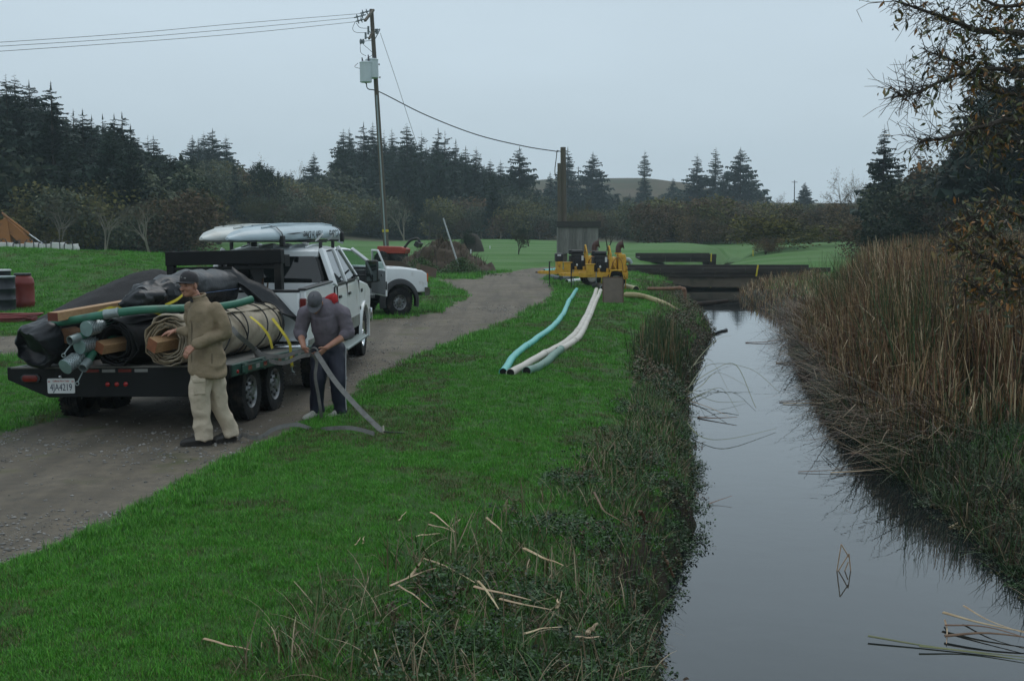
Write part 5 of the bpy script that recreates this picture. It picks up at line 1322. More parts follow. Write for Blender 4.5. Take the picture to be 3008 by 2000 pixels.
# bent intake pipe and the fallen log it stands on
M_rustp = mat("rusty_intake", (0.24, 0.125, 0.075), 0.75, var=0.4, scale=6)
ip = [at(1905, 848, 42.0), at(1960, 848, 41.0), at(2000, 846, 40.5), at(2010, 850, 40.4), at(2012, 862, 40.4), at(2012, 905, 40.4)]
IP = empty("intake_pipe", "rusty bent pipe running out over the creek and down into it", "pipe", ip[0])
MB().tube([p - ip[0] for p in smooth_path(ip[:3], 4)] + [p - ip[0] for p in smooth_path(ip[2:], 5)][1:], .055, 12).build("pipe_wall", M_rustp, IP)
MB().ell(ip[3] - ip[0] + Vector((-.01, 0, -.01)), (.078, .078, .085), 14, 9).build("elbow_joint", M_rustp, IP)
MB().lathe([(.055, -.05), (.07, -.04), (.07, .04), (.055, .05)], ip[2] - ip[0] + Vector((-.05, 0, 0)), (1, 0, 0), n=14).build("pipe_collar", M_rustp, IP)
lg = [at(1940, 905, 40.2), at(1990, 898, 40.8), at(2060, 893, 42.0), at(2135, 884, 44.5)]
LG = empty("log", "wet dark log lying across the creek under the bent pipe", "log", lg[0])
MB().tube([p - lg[0] for p in smooth_path(lg, 6)], [.14 - .004 * i for i in range(19)], 12).build("log_trunk", mat("wet_log", (.040, .024, .016), .85, spec=.15, c2=(.010, .009, .008), scale=3, bump=.3, bscale=20), LG)
# spare hose ends beside the pumps
pipe_run("plastic_pipe", "yellow ribbed pipe length with a black mouth under the pump's tail", [(1868, 845, 0), (1850, 842, 0), (1828, 838, 0)], .12, mat("pale_yellow_pipe", (.50, .47, .26), .5), group="pipe lengths by the pumps", seg=5)
pipe_run("plastic_pipe", "teal corrugated pipe lying on the grass behind the pump drawbars", [(1600, 795, .02), (1640, 794, .02), (1690, 792, .02)], .10, M_teal, joints=(.2, .4, .6, .8), group="pipe lengths by the pumps", seg=5)
pipe_run("layflat_hose", "dark grey hose with a white nozzle below the pump drawbars", [(1622, 812, .0), (1640, 822, .05), (1665, 820, .03), (1690, 812, .05)], .10, mat("dark_hose", (.045, .06, .065), .6), cat="hose", jm=M_plate, group="pipe lengths by the pumps", seg=5)
pipe_run("plastic_pipe", "white ribbed hose bundle lying under the pump frame", [(1665, 828, .0), (1700, 825, .0), (1745, 826, .0)], .08, M_plate, joints=(.3, .6), group="pipe lengths by the pumps", seg=5)
pipe_run("layflat_hose", "short dark hose elbow lying at the pale pipes' upper ends", [(1772, 850, .0), (1760, 846, .05), (1745, 845, .03)], .11, M_engine, cat="hose", jm=M_galv, group="pipe lengths by the pumps", seg=5)

# ================================================================ bridges
M_dark_timber = mat("dark_bridge_timber", (0.040, 0.034, 0.027), 0.85, var=0.5, scale=3, aniso=(.3, 1, 2), bump=0.3, bscale=10, dirt=((.06, .055, .04), 2, .58))
M_conc = mat("stained_concrete", (0.135, 0.112, 0.080), 0.85, var=0.4, scale=1.5, aniso=(.5, 1, 2), bump=.2, bscale=12, dirt=((.035, .04, .028), 1.4, .52))
b0, b1 = at(1815, 783, 62.5), at(2440, 783, 62.5)
BR = empty("footbridge", "dark timber bridge over the creek just beyond the pumps", "bridge", (b0.x, 62.5, 0))
Lb = b1.x - b0.x
for k in range(5):
    MB().b2((0 + k * Lb / 5, -.10, -.16), ((k + 1) * Lb / 5 - .02, .0, .12 + random.uniform(-.01, .015))).build("kerb_timber", M_dark_timber, BR, bevel=.012)
for k in range(4):
    MB().b2((k * Lb / 4, -.03, -.36), ((k + 1) * Lb / 4 - .015, .08, -.165)).build("fascia_plank", M_dark_timber, BR, bevel=.01)
for k in range(int(Lb / .3)):
    MB().b2((k * .3, .0, -.10), (k * .3 + .285, 4.6, -.04)).build("deck_plank", M_dark_timber, BR, bevel=.006, seg=1)
MB().b2((0, 4.6, -.16), (Lb, 4.7, .12)).build("kerb_timber", M_dark_timber, BR, bevel=.01)
MB().prism([(1.7, -.37), (2.3, -.62), (3.9, -.88), (6.6, -.88), (Lb - 2.2, -.86), (Lb - 1.2, -.37)], .10, .30, axis=1).build("concrete_girder", M_conc, BR, bevel=.02)
MB().prism([(1.7, -.37), (2.3, -.62), (3.9, -.88), (6.6, -.88), (Lb - 2.2, -.86), (Lb - 1.2, -.37)], 4.0, 4.3, axis=1).build("concrete_girder", M_conc, BR, bevel=.02)
MB().b2((.6, .3, -1.5), (1.6, 4.4, -.37)).build("abutment", M_dark_timber, BR)
MB().b2((Lb - 1.4, .3, -1.5), (Lb - .6, 4.4, -.37)).build("abutment", M_dark_timber, BR)
c0, c1 = at(1880, 752, 84), at(2105, 746, 84)
B2 = empty("footbridge", "low dark timber bridge farther up the creek beyond the first", "bridge", (c0.x, 84, 0))
Lb2 = c1.x - c0.x
for k in range(3): MB().b2((k * Lb2 / 3, -.1, .05), ((k + 1) * Lb2 / 3 - .02, 0, .30)).build("kerb_timber", M_dark_timber, B2, bevel=.012)
for k in range(3): MB().b2((k * Lb2 / 3, 0.02, -.25), ((k + 1) * Lb2 / 3 - .02, .12, .045)).build("fascia_plank", M_dark_timber, B2, bevel=.012)
for k in range(10): MB().b2((k * Lb2 / 10, .13, .0), ((k + 1) * Lb2 / 10 - .015, 3.0, .06)).build("deck_plank", M_dark_timber, B2, bevel=.006, seg=1)
MB().b2((0, 3.0, .0), (Lb2, 3.1, .30)).build("kerb_timber", M_dark_timber, B2)
for x in (.0, Lb2 - .5): MB().b2((x, .2, -1.4), (x + .5, 2.9, -.01)).build("abutment", M_dark_timber, B2)
e0 = at(2330, 722, 112)
B3 = empty("footbridge", "small dark timber bridge beside the olive bush, farthest of the three", "bridge", (e0.x, 112, 0))
MB().b2((-1.8, 0, -.2), (.8, .15, .22)).build("kerb_timber", M_dark_timber, B3, bevel=.01); MB().b2((-1.8, .15, -.1), (.8, 2.0, .0)).build("deck_plank", M_dark_timber, B3)
M_stake = mat("yellow_stake", (.62, .50, .02), .6)
for k, (u, v0, v1, Y, lb) in enumerate(((2224, 800, 778, 61.9, "yellow stake leaning on the near bridge's kerb"), (2089, 760, 744, 83.5, "yellow stake at the end of the farther bridge"), (2212, 745, 735, 97, "yellow stake on the creek bank before the olive bush"),
                                   (2265, 735, 723, 111, "yellow stake left of the small far bridge"), (2353, 728, 718, 111, "yellow stake right of the small far bridge"), (2482, 712, 702, 135, "short yellow stake beside the small fairway tree"))):
    p = at(u, v0, Y); h = at(u, v1, Y).z - p.z
    st = tag(MB().box((0, 0, h / 2 - .1), (.07, .05, h + .2), Matrix.Rotation(R(random.uniform(-9, 9)), 3, 'Y')).build("marker_stake", M_stake, loc=p), lb, "stake", "yellow marker stakes")

# ================================================================ pump hut and its two poles
M_greywood = mat("silvered_boards", (0.205, 0.198, 0.185), 0.85, var=0.45, scale=5, aniso=(5, 5, .5), bump=0.25, bscale=18, rand=.22)
M_roofw = mat("dark_roof_boards", (0.045, 0.044, 0.042), 0.85, var=.4, scale=4, aniso=(.4, 2, 3))
M_pole = mat("weathered_pole", (0.125, 0.105, 0.080), 0.85, var=0.4, scale=5, aniso=(4, 4, .3), bump=0.2, bscale=20)
HY = 76.0
h0, h1 = at(1639, 745, HY), at(1757, 745, HY); ht = at(1639, 668, HY).z
HU = empty("plank_hut", "raised grey plank hut with a flat dark roof, behind the pumps", "hut", (h0.x, HY, 0))
wz = h1.x - h0.x
for k in range(15):
    x0 = k * wz / 15; MB().b2((x0, -.02 - random.uniform(0, .008), h0.z + random.uniform(-.03, .03)), (x0 + wz / 15 - .012, .02, ht)).build("plank", M_greywood, HU, bevel=.004, seg=1)
    if k < 11:
        for sx_w, xx in ((1, -.02), (-1, wz + .02)): MB().b2((xx, k * .15, h0.z), (xx + .02 * sx_w, k * .15 + .14, ht)).build("plank", M_greywood, HU)
MB().b2((0.0, 1.62, h0.z), (wz, 1.66, ht)).build("back_wall", M_greywood, HU)
MB().b2((0.01, .03, h0.z + .02), (wz - .01, 1.6, h0.z + .08)).build("hut_floor", M_roofw, HU)
for k in range(2): MB().b2((-.10, -.14 + .0, ht + .003 + k * .19), (wz + .16, -.09, ht + .18 + k * .19)).build("roof_fascia_board", M_roofw, HU, bevel=.008)
MB().b2((-.10, -.085, ht + .28), (wz + .16, 1.8, ht + .36)).build("roof_slab", M_roofw, HU, bevel=.01)
MB().b2((wz * .66, -.035, h0.z + .2), (wz * .66 + .02, -.025, ht - .3)).build("door_edge", M_roofw, HU, smooth=0)
for x in (.35, wz - .4): MB().b2((x, .3, -.1), (x + .2, .5, h0.z + .02)).build("hut_post", M_pole, HU, bevel=.01)
def pole(label, u, vtop, vbot, Y, r0, r1, lean=0, parent_bits=None):
    a = at(u, vbot, Y); a.z = H(a.x, Y) - .2; t = at(u + lean, vtop, Y)
    root = empty("utility_pole", label, "pole", a)
    MB().tube([(0, 0, 0), (t - a) * .5, t - a], [r0, (r0 + r1) / 2, r1], 12).build("pole_shaft", M_pole, root)
    return root, a, t
pb, pba, pbt = pole("tall wooden post rising behind the plank hut with a service cable", 1658, 433, 745, 78.5, .20, .17, -4)
pc, pca, pct = pole("shorter wooden post beside the tall one behind the hut", 1643, 480, 745, 78.2, .11, .10, -1)
MB().tube([p - pba for p in smooth_path([at(1636, 444, 78.2), at(1634, 465, 78.2), at(1630, 500, 78.2), at(1632, 520, 78.2)], 4)], .03, 6).build("cable_drop", M_cord, pb)
MB().bar(at(1636, 443, 78.3) - pba, pbt - pba + Vector((0, 0, -.3)), .05, .05).build("cable_bracket", M_cord, pb)

# ---------------------------------------------------------------- main utility pole
PY = 72.0
UP_, ua, ut = pole("tall leaning utility pole with crossarm, insulators and two grey transformers", 1138, 28, 775, PY, .17, .115, -47)
px_ = lambda u, v, dy=0.0: at(u, v, PY + dy) - ua
M_ins = mat("grey_porcelain", (.16, .19, .21), .3, var=.2)
M_tank = mat("transformer_grey", (.52, .60, .62), .4, var=.12, scale=2, dirt=((.30, .22, .15), 2.5, .66))
MB().bar(px_(1097, 30, -.1), px_(1072, 62, -1.6), .14, .12).build("crossarm", M_pole, UP_, bevel=.01)
MB().bar(px_(1094, 96, -.1), px_(1084, 115, -1.0), .12, .10).build("crossarm", M_pole, UP_, bevel=.01)
for i, ((u0, v0), (u1, v1), dy) in enumerate((((1087, 33), (1058, 40), -.3), ((1075, 44), (1040, 53), -.9), ((1070, 57), (1045, 64), -1.5))):
    a, b_ = px_(u0, v0, dy), px_(u1, v1, dy); d = (b_ - a).normalized()
    iso = MB().tube([a, b_], .035, 8).build("insulator_rod", M_ins, UP_)
    for k in range(2):
        c = a + (b_ - a) * (.35 + .4 * k)
        MB().lathe([(.03, -.06), (.17, -.03), (.17, .0), (.06, .03), (.03, .06)], c, d, n=14).build("insulator_disc", M_ins, iso)
for (u, v0, v1) in ((1082, 78, 102), (1074, 96, 116)):
    MB().cyl(px_(u, v0, -.8), px_(u, v1, -.8), .06, n=10).build("fuse_cutout", M_ins, UP_)
MB().bar(px_(1082, 92, -.8), px_(1092, 98, -.2), .04, .04).build("cutout_bracket", M_ins, UP_); MB().bar(px_(1074, 110, -.8), px_(1086, 112, -.5), .04, .04).build("cutout_bracket", M_ins, UP_)
MB().cyl(px_(1106, 86, .1), px_(1108, 100, .1), .10, n=12).build("switch_can", M_ins, UP_)
MB().bar(px_(1098, 96, .1), px_(1116, 86, .3), .05, .05).build("guy_bracket", M_ins, UP_); MB().bar(px_(1102, 115, .1), px_(1116, 88, .3), .04, .04).build("guy_bracket", M_ins, UP_)
MB().bar(px_(1070, 122, -.6), px_(1092, 120, 0), .03, .03).build("arrester_arm", M_ins, UP_)
for u in (1060, 1067): MB().ell(px_(u, 123, -.6), (.08, .08, .16), 10, 8).build("arrester", M_ins, UP_)
for (u, v, dy, lb) in ((1092, 196, -.45, 0), (1074, 202, -.75, 1)):
    w_ = .36 if not lb else .34
    top, bot = px_(u, 174 + lb * 8, dy), px_(u + 2 - lb, 231 + lb * 12, dy)
    hgt = (top - bot).length
    tk = MB().lathe([(w_ * .9, 0), (w_, .03), (w_, hgt * .92), (w_ * 1.04, hgt * .93), (w_ * 1.04, hgt * .97), (w_ * .6, hgt * 1.03), (.02, hgt * 1.05)], bot, top - bot, n=26).build("transformer_tank", M_tank, UP_)
    for q in (-.16, .16): MB().cyl(top + Vector((q, -.1, 0)), top + Vector((q * 1.2, -.12, .22)), .05, .03, n=10).build("bushing", mat("brown_bushing", (.05, .04, .05), .4), tk)
MB().bar(px_(1094, 200, -.15), px_(1104, 200, 0), .3, .06).build("transformer_bracket", M_ins, UP_)
for v in (190, 228): MB().lathe([(.05, 0), (.06, .05), (.02, .07)], px_(1112 + (v - 190) * .06, v, -.05), (1, 0, 0), n=10).build("step_bolt", M_blackp, UP_)
MB().tube([px_(1118 + t * 18 - 18 * .0 - (.0 if t else 0) - 12 * (1 - t), 280 + t * 495, -.22) for t in np.linspace(0, 1, 6)], .045, 8).build("conduit", M_galv, UP_)
for v in (678, 735, 757): 
    c = px_(1138 - 47 * (775 - v) / 747, v, 0); MB().lathe([(.19, -.07), (.19, .07)], c, (0, 0, 1), n=14).build("yellow_band", M_stake, UP_)
M_wire = mat("wire_black", (.03, .03, .035), .6)
def wire(label, pts, r, n=10, grp="overhead wires"):
    P = smooth_path(pts, n); o = MB().tube([p - P[0] for p in P], r, 5).build("overhead_wire", M_wire, loc=P[0]); return tag(o, label, "wire", grp)
wire("uppermost overhead wire from the pole's crossarm to the left", [at(1058, 41, 71.7), at(700, 70, 66), at(300, 105, 61), at(-400, 150, 54)], .012)
wire("middle overhead wire from the pole's crossarm to the left", [at(1040, 53, 71.1), at(700, 85, 65), at(300, 118, 60), at(-400, 160, 53)], .012)
wire("lowest overhead wire from the pole's crossarm to the left", [at(1045, 65, 70.5), at(700, 100, 65), at(300, 131, 60), at(-400, 178, 53)], .012)
wire("thick service cable sagging from the utility pole to the post behind the hut", [at(1076, 245, 71.3), at(1082, 262, 71.5), at(1118, 272, 72.1), at(1250, 338, 73.5), at(1400, 396, 75.4), at(1540, 430, 77), at(1640, 446, 78.3)], .032)
wire("thin guy wire slanting down from the utility pole to the right", [at(1117, 98, 72.3), at(1165, 240, 74), at(1210, 380, 75.8), at(1270, 560, 78), at(1345, 760, 80.5)], .013, 4)
for k, pts in enumerate((((1043, 66, -1.5), (1036, 85, -1.5), (1046, 96, -1.2), (1074, 97, -.8)), ((1046, 68, -1.4), (1058, 82, -1.2), (1082, 84, -.8)), ((1058, 130, -.6), (1060, 155, -.6), (1075, 165, -.7)), ((1068, 132, -.6), (1095, 158, -.4), (1078, 172, -.7)), ((1052, 186, -.9), (1042, 197, -.9), (1058, 202, -.9)), ((1062, 190, -.9), (1060, 215, -.9), (1075, 248, -.7)))):
    MB().tube(smooth_path([px_(*p) for p in pts], 5), .014, 5).build("jumper_lead", M_wire, UP_)
for u, v0, v1, Y, lb in ((1699, 490, 560, 400, "thin distant pole on the ridge right of the hut posts"), (2334, 530, 590, 330, "thin distant pole above the brown thicket")):
    a = at(u, v1, Y); b_ = at(u, v0, Y); o = empty("distant_pole", lb, "pole", a); MB().cyl((0, 0, -6), b_ - a, .16, .12, n=8).build("pole_shaft", M_wire, o); MB().bar(b_ - a + Vector((-.8, 0, -.5)), b_ - a + Vector((.8, 0, -.5)), .12, .12).build("crossarm", M_wire, o)

# ================================================================ things left of the track
def drum(label, loc, mt, lid, steel=True):
    root = empty("drum", label, "drum", loc, group="drums on the grass")
    if steel:
        MB().lathe([(.28, 0), (.292, .01), (.285, .03), (.285, .28), (.298, .30), (.285, .32), (.285, .56), (.298, .58), (.285, .60), (.285, .85), (.295, .875), (.295, .89), (.27, .885)], (0, 0, 0), (0, 0, 1), n=30).build("drum_body", mt, root)
        MB().lathe([(.302, .868), (.304, .90), (.29, .905), (.05, .898), (.004, .897)], (0, 0, 0), (0, 0, 1), n=30, caps=False).build("drum_lid", lid, root)
        MB().b2((-.12, -.291, .64), (.0, -.280, .70)).build("drum_sticker", M_plate, root, smooth=0)
    else:
        MB().lathe([(.24, 0), (.27, .03), (.285, .12), (.292, .17), (.285, .19), (.288, .42), (.285, .62), (.293, .645), (.285, .67), (.27, .76), (.22, .83), (.20, .85), (.20, .87)], (0, 0, 0), (0, 0, 1), n=30).build("drum_body", mt, root)
        MB().lathe([(.215, .86), (.225, .865), (.225, .905), (.2, .915), (.004, .91)], (0, 0, 0), (0, 0, 1), n=30, caps=False).build("drum_lid", lid, root)
    return root
M_bluedrum = mat("blue_black_drum", (.014, .017, .024), .35, var=.3, dirt=((.05, .05, .05), 3, .62))
M_reddrum = mat("red_drum", (.20, .024, .018), .5, var=.25, scale=4)
g_ = gnd(14, 920); drum("blue-black steel drum with a silver lid at the frame's edge", (g_.x, g_.y, H(g_.x, g_.y)), M_bluedrum, M_galv)
g_ = gnd(55, 916) + Vector((0, .35, 0)); drum("red plastic drum with a black lid beside the black one", (g_.x, g_.y, H(g_.x, g_.y)), M_reddrum, M_blackp, False)
g_ = gnd(-24, 912) + Vector((0, .6, 0)); drum("second steel drum behind, only its pale lid showing", (g_.x, g_.y, H(g_.x, g_.y) + .05), M_bluedrum, M_plate)
HC = gnd(10, 945); HCo = empty("red_hose_coil", "coil of red hose lying on the grass below the drums", "hose coil", (HC.x, HC.y, H(HC.x, HC.y)))
M_redh = mat("red_hose", (.27, .055, .055), .55, var=.3, scale=8)
for k in range(9):
    a_, b__ = .95 + .03 * (k % 3) - .05 * (k // 3), .42 + .03 * (k % 4)
    MB().tube([Vector((math.cos(t) * a_ * (1 + .06 * math.sin(2 * t + k)) + .04 * k - .35, math.sin(t) * b__ + .03 * math.sin(3 * t + k), .03 + .035 * (k // 2) + .02 * math.sin(t * 2 + k))) for t in np.linspace(0, 2 * math.pi, 33)], .022, 7).build("hose_loop", M_redh, HCo)
MB().tube(smooth_path([(.5, -.1, .12), (.75, -.15, .05), (.9, .05, .04), (1.0, -.05, .03)], 5), .022, 7).build("hose_tail", M_redh, HCo)
# dark gravel heap
def heap(nm, label, c, rx, ry, h, mt, seed, cat, skew=0.0, rough=.10, n=60, m=34):
    V, Fc = [], []
    for i in range(m + 1):
        q = i / m
        for j in range(n):
            a = 2 * math.pi * j / n
            rr_ = q * (1 + .13 * mnoise.noise(Vector((math.cos(a) * 1.5, math.sin(a) * 1.5, seed))))
            x, y = math.cos(a) * rx * rr_, math.sin(a) * ry * rr_
            z = h * max(0, 1 - q) ** .92 * (1 + .05 * mnoise.noise(Vector((x, y, seed)))) - .10 * (q > .97)
            if q < .2: z -= h * .10 * (1 - q / .2) ** 2
            z += rough * mnoise.noise(Vector((x * 2.3, y * 2.3, seed))) * (.3 + q * (1 - q) * 2) + rough * .35 * mnoise.noise(Vector((x * 7, y * 7, seed))) * (1 - q * .6)
            V.append((x + skew * (1 - q), y, z + H(c[0] + x, c[1] + y)))
    for i in range(m):
        for j in range(n): Fc.append((i * n + j, i * n + (j + 1) % n, (i + 1) * n + (j + 1) % n, (i + 1) * n + j))
    o = MB().add(V, Fc).build(nm, mt, loc=(c[0], c[1], 0), smooth=180)
    return tag(o, label, cat)
M_dgravel = mat("dark_gravel", (0.030, 0.027, 0.028), 0.9, c2=(.012, .011, .012), scale=30, bump=.9, bscale=45, detail=8)
heap("gravel_pile", "conical pile of dark gravel on the grass behind the trailer", (-8.75, 29.0), 2.6, 2.1, 1.36, M_dgravel, 3, "gravel pile", skew=.2, rough=.06)
# bulk bags behind the mound
M_bag = mat("white_woven_bag", (.60, .60, .58), .8, var=.15, scale=3, bump=.3, bscale=9)
for k, (u0, u1) in enumerate(((-30, 33), (34, 66), (67, 108), (108, 143), (144, 184), (183, 222))):
    p0_, p1_ = at(u0, 745, 88), at(u1, 745, 88); w_ = (p1_.x - p0_.x); cx_ = (p0_.x + p1_.x) / 2
    zt = .98 - .10 * (k % 2); gz = H(cx_, 88.5)
    bg_ = empty("bulk_bag", "white bulk bag with black lifting straps behind the mound, %s" % ("cut by the frame's edge", "second from the frame's edge", "third from the frame's edge", "fourth from the frame's edge", "fifth from the frame's edge", "last before the trees")[k], "bulk bag", (cx_, 88.5, gz), group="white bulk bags in a row")
    bb = MB()
    limb_r = []
    for z in np.linspace(0, 1, 9):
        ring = []
        for t in np.linspace(0, 2 * math.pi, 29)[:-1]:
            s_, c_ = math.sin(t), math.cos(t); ex = .45
            x = math.copysign(abs(c_) ** ex, c_) * w_ * .5 * (1.0 + .06 * math.sin(z * 3.1) - .10 * (z > .85)); y = math.copysign(abs(s_) ** ex, s_) * .5 * (1.0 + .06 * math.sin(z * 3.1))
            zz = z * zt + (.10 * mnoise.noise(Vector((c_ * 2 + k * 3, s_ * 2, 0))) if z > .9 else 0)
            q = Vector((x, y, zz)); q += Vector((c_, s_, 0)) * .035 * mnoise.noise(q * 4 + Vector((k * 5, 0, 0)))
            ring.append(q)
        limb_r.append(ring)
    bb.rings(limb_r).build("bag_body", M_bag, bg_, smooth=60)
    for sx2 in (-.33, .33):
        MB().ribbon([(sx2 * w_ * .9, -.535, 0), (sx2 * w_, -.555, zt * .5), (sx2 * w_ * .95, -.53, zt), (sx2 * w_ * .6, -.35, zt + .22), (sx2 * w_ * .2, -.30, zt + .26), (0, -.3, zt + .08)], .07, (1, 0, 0), .01).build("lifting_strap", M_blackp, bg_)
MB_pl = empty("timber_plank", "flat timber plank lying on the mound before the bulk bags", "plank", (at(185, 748, 84).x, 84, at(185, 748, 84).z - .03)); MB().b2((-1.0, -.1, 0), (.9, .1, .06)).build("plank_body", M_board, MB_pl)
# excavator
EX = empty("excavator", "rust-orange excavator behind the mound, only its folded boom in view", "excavator", (at(-150, 740, 94).x, 94, H(-40, 94)))
e0 = Vector((EX.location.x, 94, EX.location.z))
M_ex = mat("excavator_orange", (.36, .135, .022), .55, var=.3, scale=1.2, dirt=((.12, .055, .025), 1.2, .54))
ep = lambda u, v, dy=0: at(u, v, 94 + dy) - e0
MB().add([ep(-6, 650), ep(20, 640), ep(36, 735), ep(34, 790), ep(-20, 790)] + [p + Vector((0, .55, 0)) for p in (ep(-6, 650), ep(20, 640), ep(36, 735), ep(34, 790), ep(-20, 790))],
         [(0, 1, 2, 3, 4), (9, 8, 7, 6, 5)] + [(i, i + 5, (i + 1) % 5 + 5, (i + 1) % 5) for i in range(5)]).build("stick", M_ex, EX, bevel=.04)
qb = [ep(8, 640, .1), ep(30, 650, .1), ep(105, 722, .1), ep(112, 760, .1), ep(85, 745, .1), ep(18, 678, .1)]
MB().add(qb + [p + Vector((0, .5, 0)) for p in qb], [tuple(range(6)), tuple(range(11, 5, -1))] + [(i, i + 6, (i + 1) % 6 + 6, (i + 1) % 6) for i in range(6)]).build("boom", M_ex, EX, bevel=.05)
MB().cyl(ep(5, 626, -.1), ep(86, 688, -.1), .10, n=14).build("ram_cylinder", M_ex, EX); MB().cyl(ep(86, 688, -.1), ep(126, 716, -.1), .055, n=12).build("ram_rod", M_chrome, EX)
MB().cyl(ep(6, 632, -.2), ep(6, 632, .8), .12, n=12).build("boom_pin", M_engine, EX); MB().cyl(ep(125, 718, -.2), ep(125, 718, .6), .10, n=12).build("boom_pin", M_engine, EX)
MB().b2((-3.2, -.8, .9), (-.6, 1.8, 2.0)).build("excavator_house", M_ex, EX, bevel=.08); MB().b2((-1.6, -.8, 2.0), (-.5, .3, 3.1)).build("excavator_cab", M_ex, EX, bevel=.06)
for y in (-1.1, 1.4): MB().rings([[Vector((x, yy, z)) for x, z in ((-3.4, .45), (-3.1, .85), (-.5, .85), (-.2, .45), (-.6, .05), (-3.0, .05))] for yy in (y, y + .6)]).build("crawler_track", M_engine, EX, bevel=.05)

# ================================================================ right of the far pickup: soil heap, tractor, boards, white pole
sc_ = at(1300, 760, 62)
M_soil = mat("brown_soil", (.085, .062, .042), .95, c2=(.045, .032, .020), scale=3.5, bump=.8, bscale=8, detail=8)
heap("soil_heap", "large heap of brown soil with weeds beyond the second pickup", (at(1300, 770, 60).x, 60), 2.6, 2.2, 1.65, M_soil, 11, "soil heap", rough=.55)
def panel(nm, label, pts, Y, mt, t=.05, cat="board", batten=None):
    P = [at(u, v, Y + dy) for u, v, dy in pts]; root = empty(nm, label, cat, P[0])
    Q = [p - P[0] for p in P]; k = len(Q)
    MB().add(Q + [q + Vector((0, t, 0)) for q in Q], [tuple(range(k)), tuple(range(2 * k - 1, k - 1, -1))] + [(i, i + k, (i + 1) % k + k, (i + 1) % k) for i in range(k)]).build("sheet", mt, root, smooth=0)
    if batten: MB().bar(at(*batten[0], Y - .06) - P[0], at(*batten[1], Y - .06) - P[0], .14, .06, up=(0, 1, 0)).build("post", mat("pale_post", (.16, .13, .085), .85, var=.3), root)
    return root
M_rustsheet = mat("rusty_sheet", (.095, .050, .035), .8, c2=(.06, .05, .035), scale=1.5, var=.4)
panel("board_panel", "tilted brown board leaning beside a pale post near the second pickup's bumper", [(1228, 822, 0), (1277, 831, 0), (1284, 790, .3), (1236, 777, .3)], 49.5, M_rustsheet, batten=((1220, 820), (1230, 774)))
panel("board_panel", "long rusty metal panel behind the second pickup's bonnet", [(1125, 790, 0), (1206, 805, 0), (1206, 782, 0), (1176, 768, 0), (1125, 764, 0)], 52, M_rustsheet)
# tractor with red bonnet
TRc = at(1160, 770, 66); TRx = empty("tractor", "small red tractor half hidden behind the second pickup's open door", "tractor", (TRc.x, 66, 0), (0, 0, R(-20)))
M_tred = mat("tractor_red", (.36, .035, .016), .5, var=.3)
MB().prism([(-.9, .75), (.75, .75), (.80, 1.0), (.5, 1.12), (-.9, 1.15)], -.32, .32, axis=1).build("bonnet", M_tred, TRx, bevel=.04)
MB().b2((-.3, -.2, .45), (.7, .2, .75)).build("tractor_chassis", M_engine, TRx)
for y in (-.45, .45): MB().lathe([(.2, -.12), (.42, -.12), (.45, 0), (.42, .12), (.2, .12)], (-.55, y, .45), (0, 1, 0), n=22).build("tractor_wheel", M_rubber, TRx); MB().lathe([(.15, -.08), (.28, -.08), (.30, 0), (.28, .08), (.15, .08)], (.55, y, .30), (0, 1, 0), n=20).build("tractor_wheel", M_rubber, TRx)
MB().tube(smooth_path([(.55, .0, 1.05), (.9, .05, 1.45), (1.3, .1, 1.55), (1.45, .1, 1.3)], 5), .07, 8).build("loader_arm", M_engine, TRx); MB().box((1.35, .1, 1.25), (.30, .5, .28), Matrix.Rotation(R(30), 3, 'Y')).build("loader_bucket", M_engine, TRx, bevel=.03)
a, b_ = at(1302, 641, 58), at(1352, 778, 58)
WP = tag(MB().tube([(0, 0, -.3), a - b_], [.045, .035], 10).build("white_pole", mat("chipped_white", (.52, .54, .55), .5, var=.2, scale=6, dirt=((.20, .14, .09), 5, .62)), loc=b_), "slim white pole leaning left out of the soil heap's weeds", "pole")
M_hoop = mat("hoop_steel", (.05, .045, .04), .7)
a, c, d = at(1229, 775, 57), at(1262, 715, 57), at(1284, 782, 57)
HO = tag(MB().tube([p - a for p in smooth_path([a, at(1234, 745, 57), c, at(1278, 740, 57), d], 8)], .018, 6).build("wire_hoop", M_hoop, loc=a), "thin dark hoop arching in front of the soil heap", "hoop")
# tee markers and fence posts on the fairway
for k, (u, v0, v1, lb) in enumerate(((1383, 748, 734, "white tee marker right in front of the stump"), (1312, 733, 724, "white tee marker left of the leaning white pole"), (1439, 731, 723, "farthest white tee marker on the fairway"))):
    g_ = gnd(u, v0); h = at(u, v1, g_.y).z; tag(MB().lathe([(.05, 0), (.05, max(.3, h)), (.03, max(.3, h) + .03)], (0, 0, -.05), (0, 0, 1), n=10).build("tee_marker", M_plate, loc=(g_.x, g_.y, H(g_.x, g_.y))), lb, "marker", "white tee markers")
for k in range(16):
    u = 1300 + k * 57; g_ = gnd(u, 708); z0 = H(g_.x, g_.y)
    tag(MB().b2((-.07, -.07, -.2), (.07, .07, 1.15)).build("fence_post", M_pole, loc=(g_.x, g_.y, z0)), "slim dark post of the far field fence, %s from the leaning white pole" % ORD[k], "fence post", "posts of the far fence")
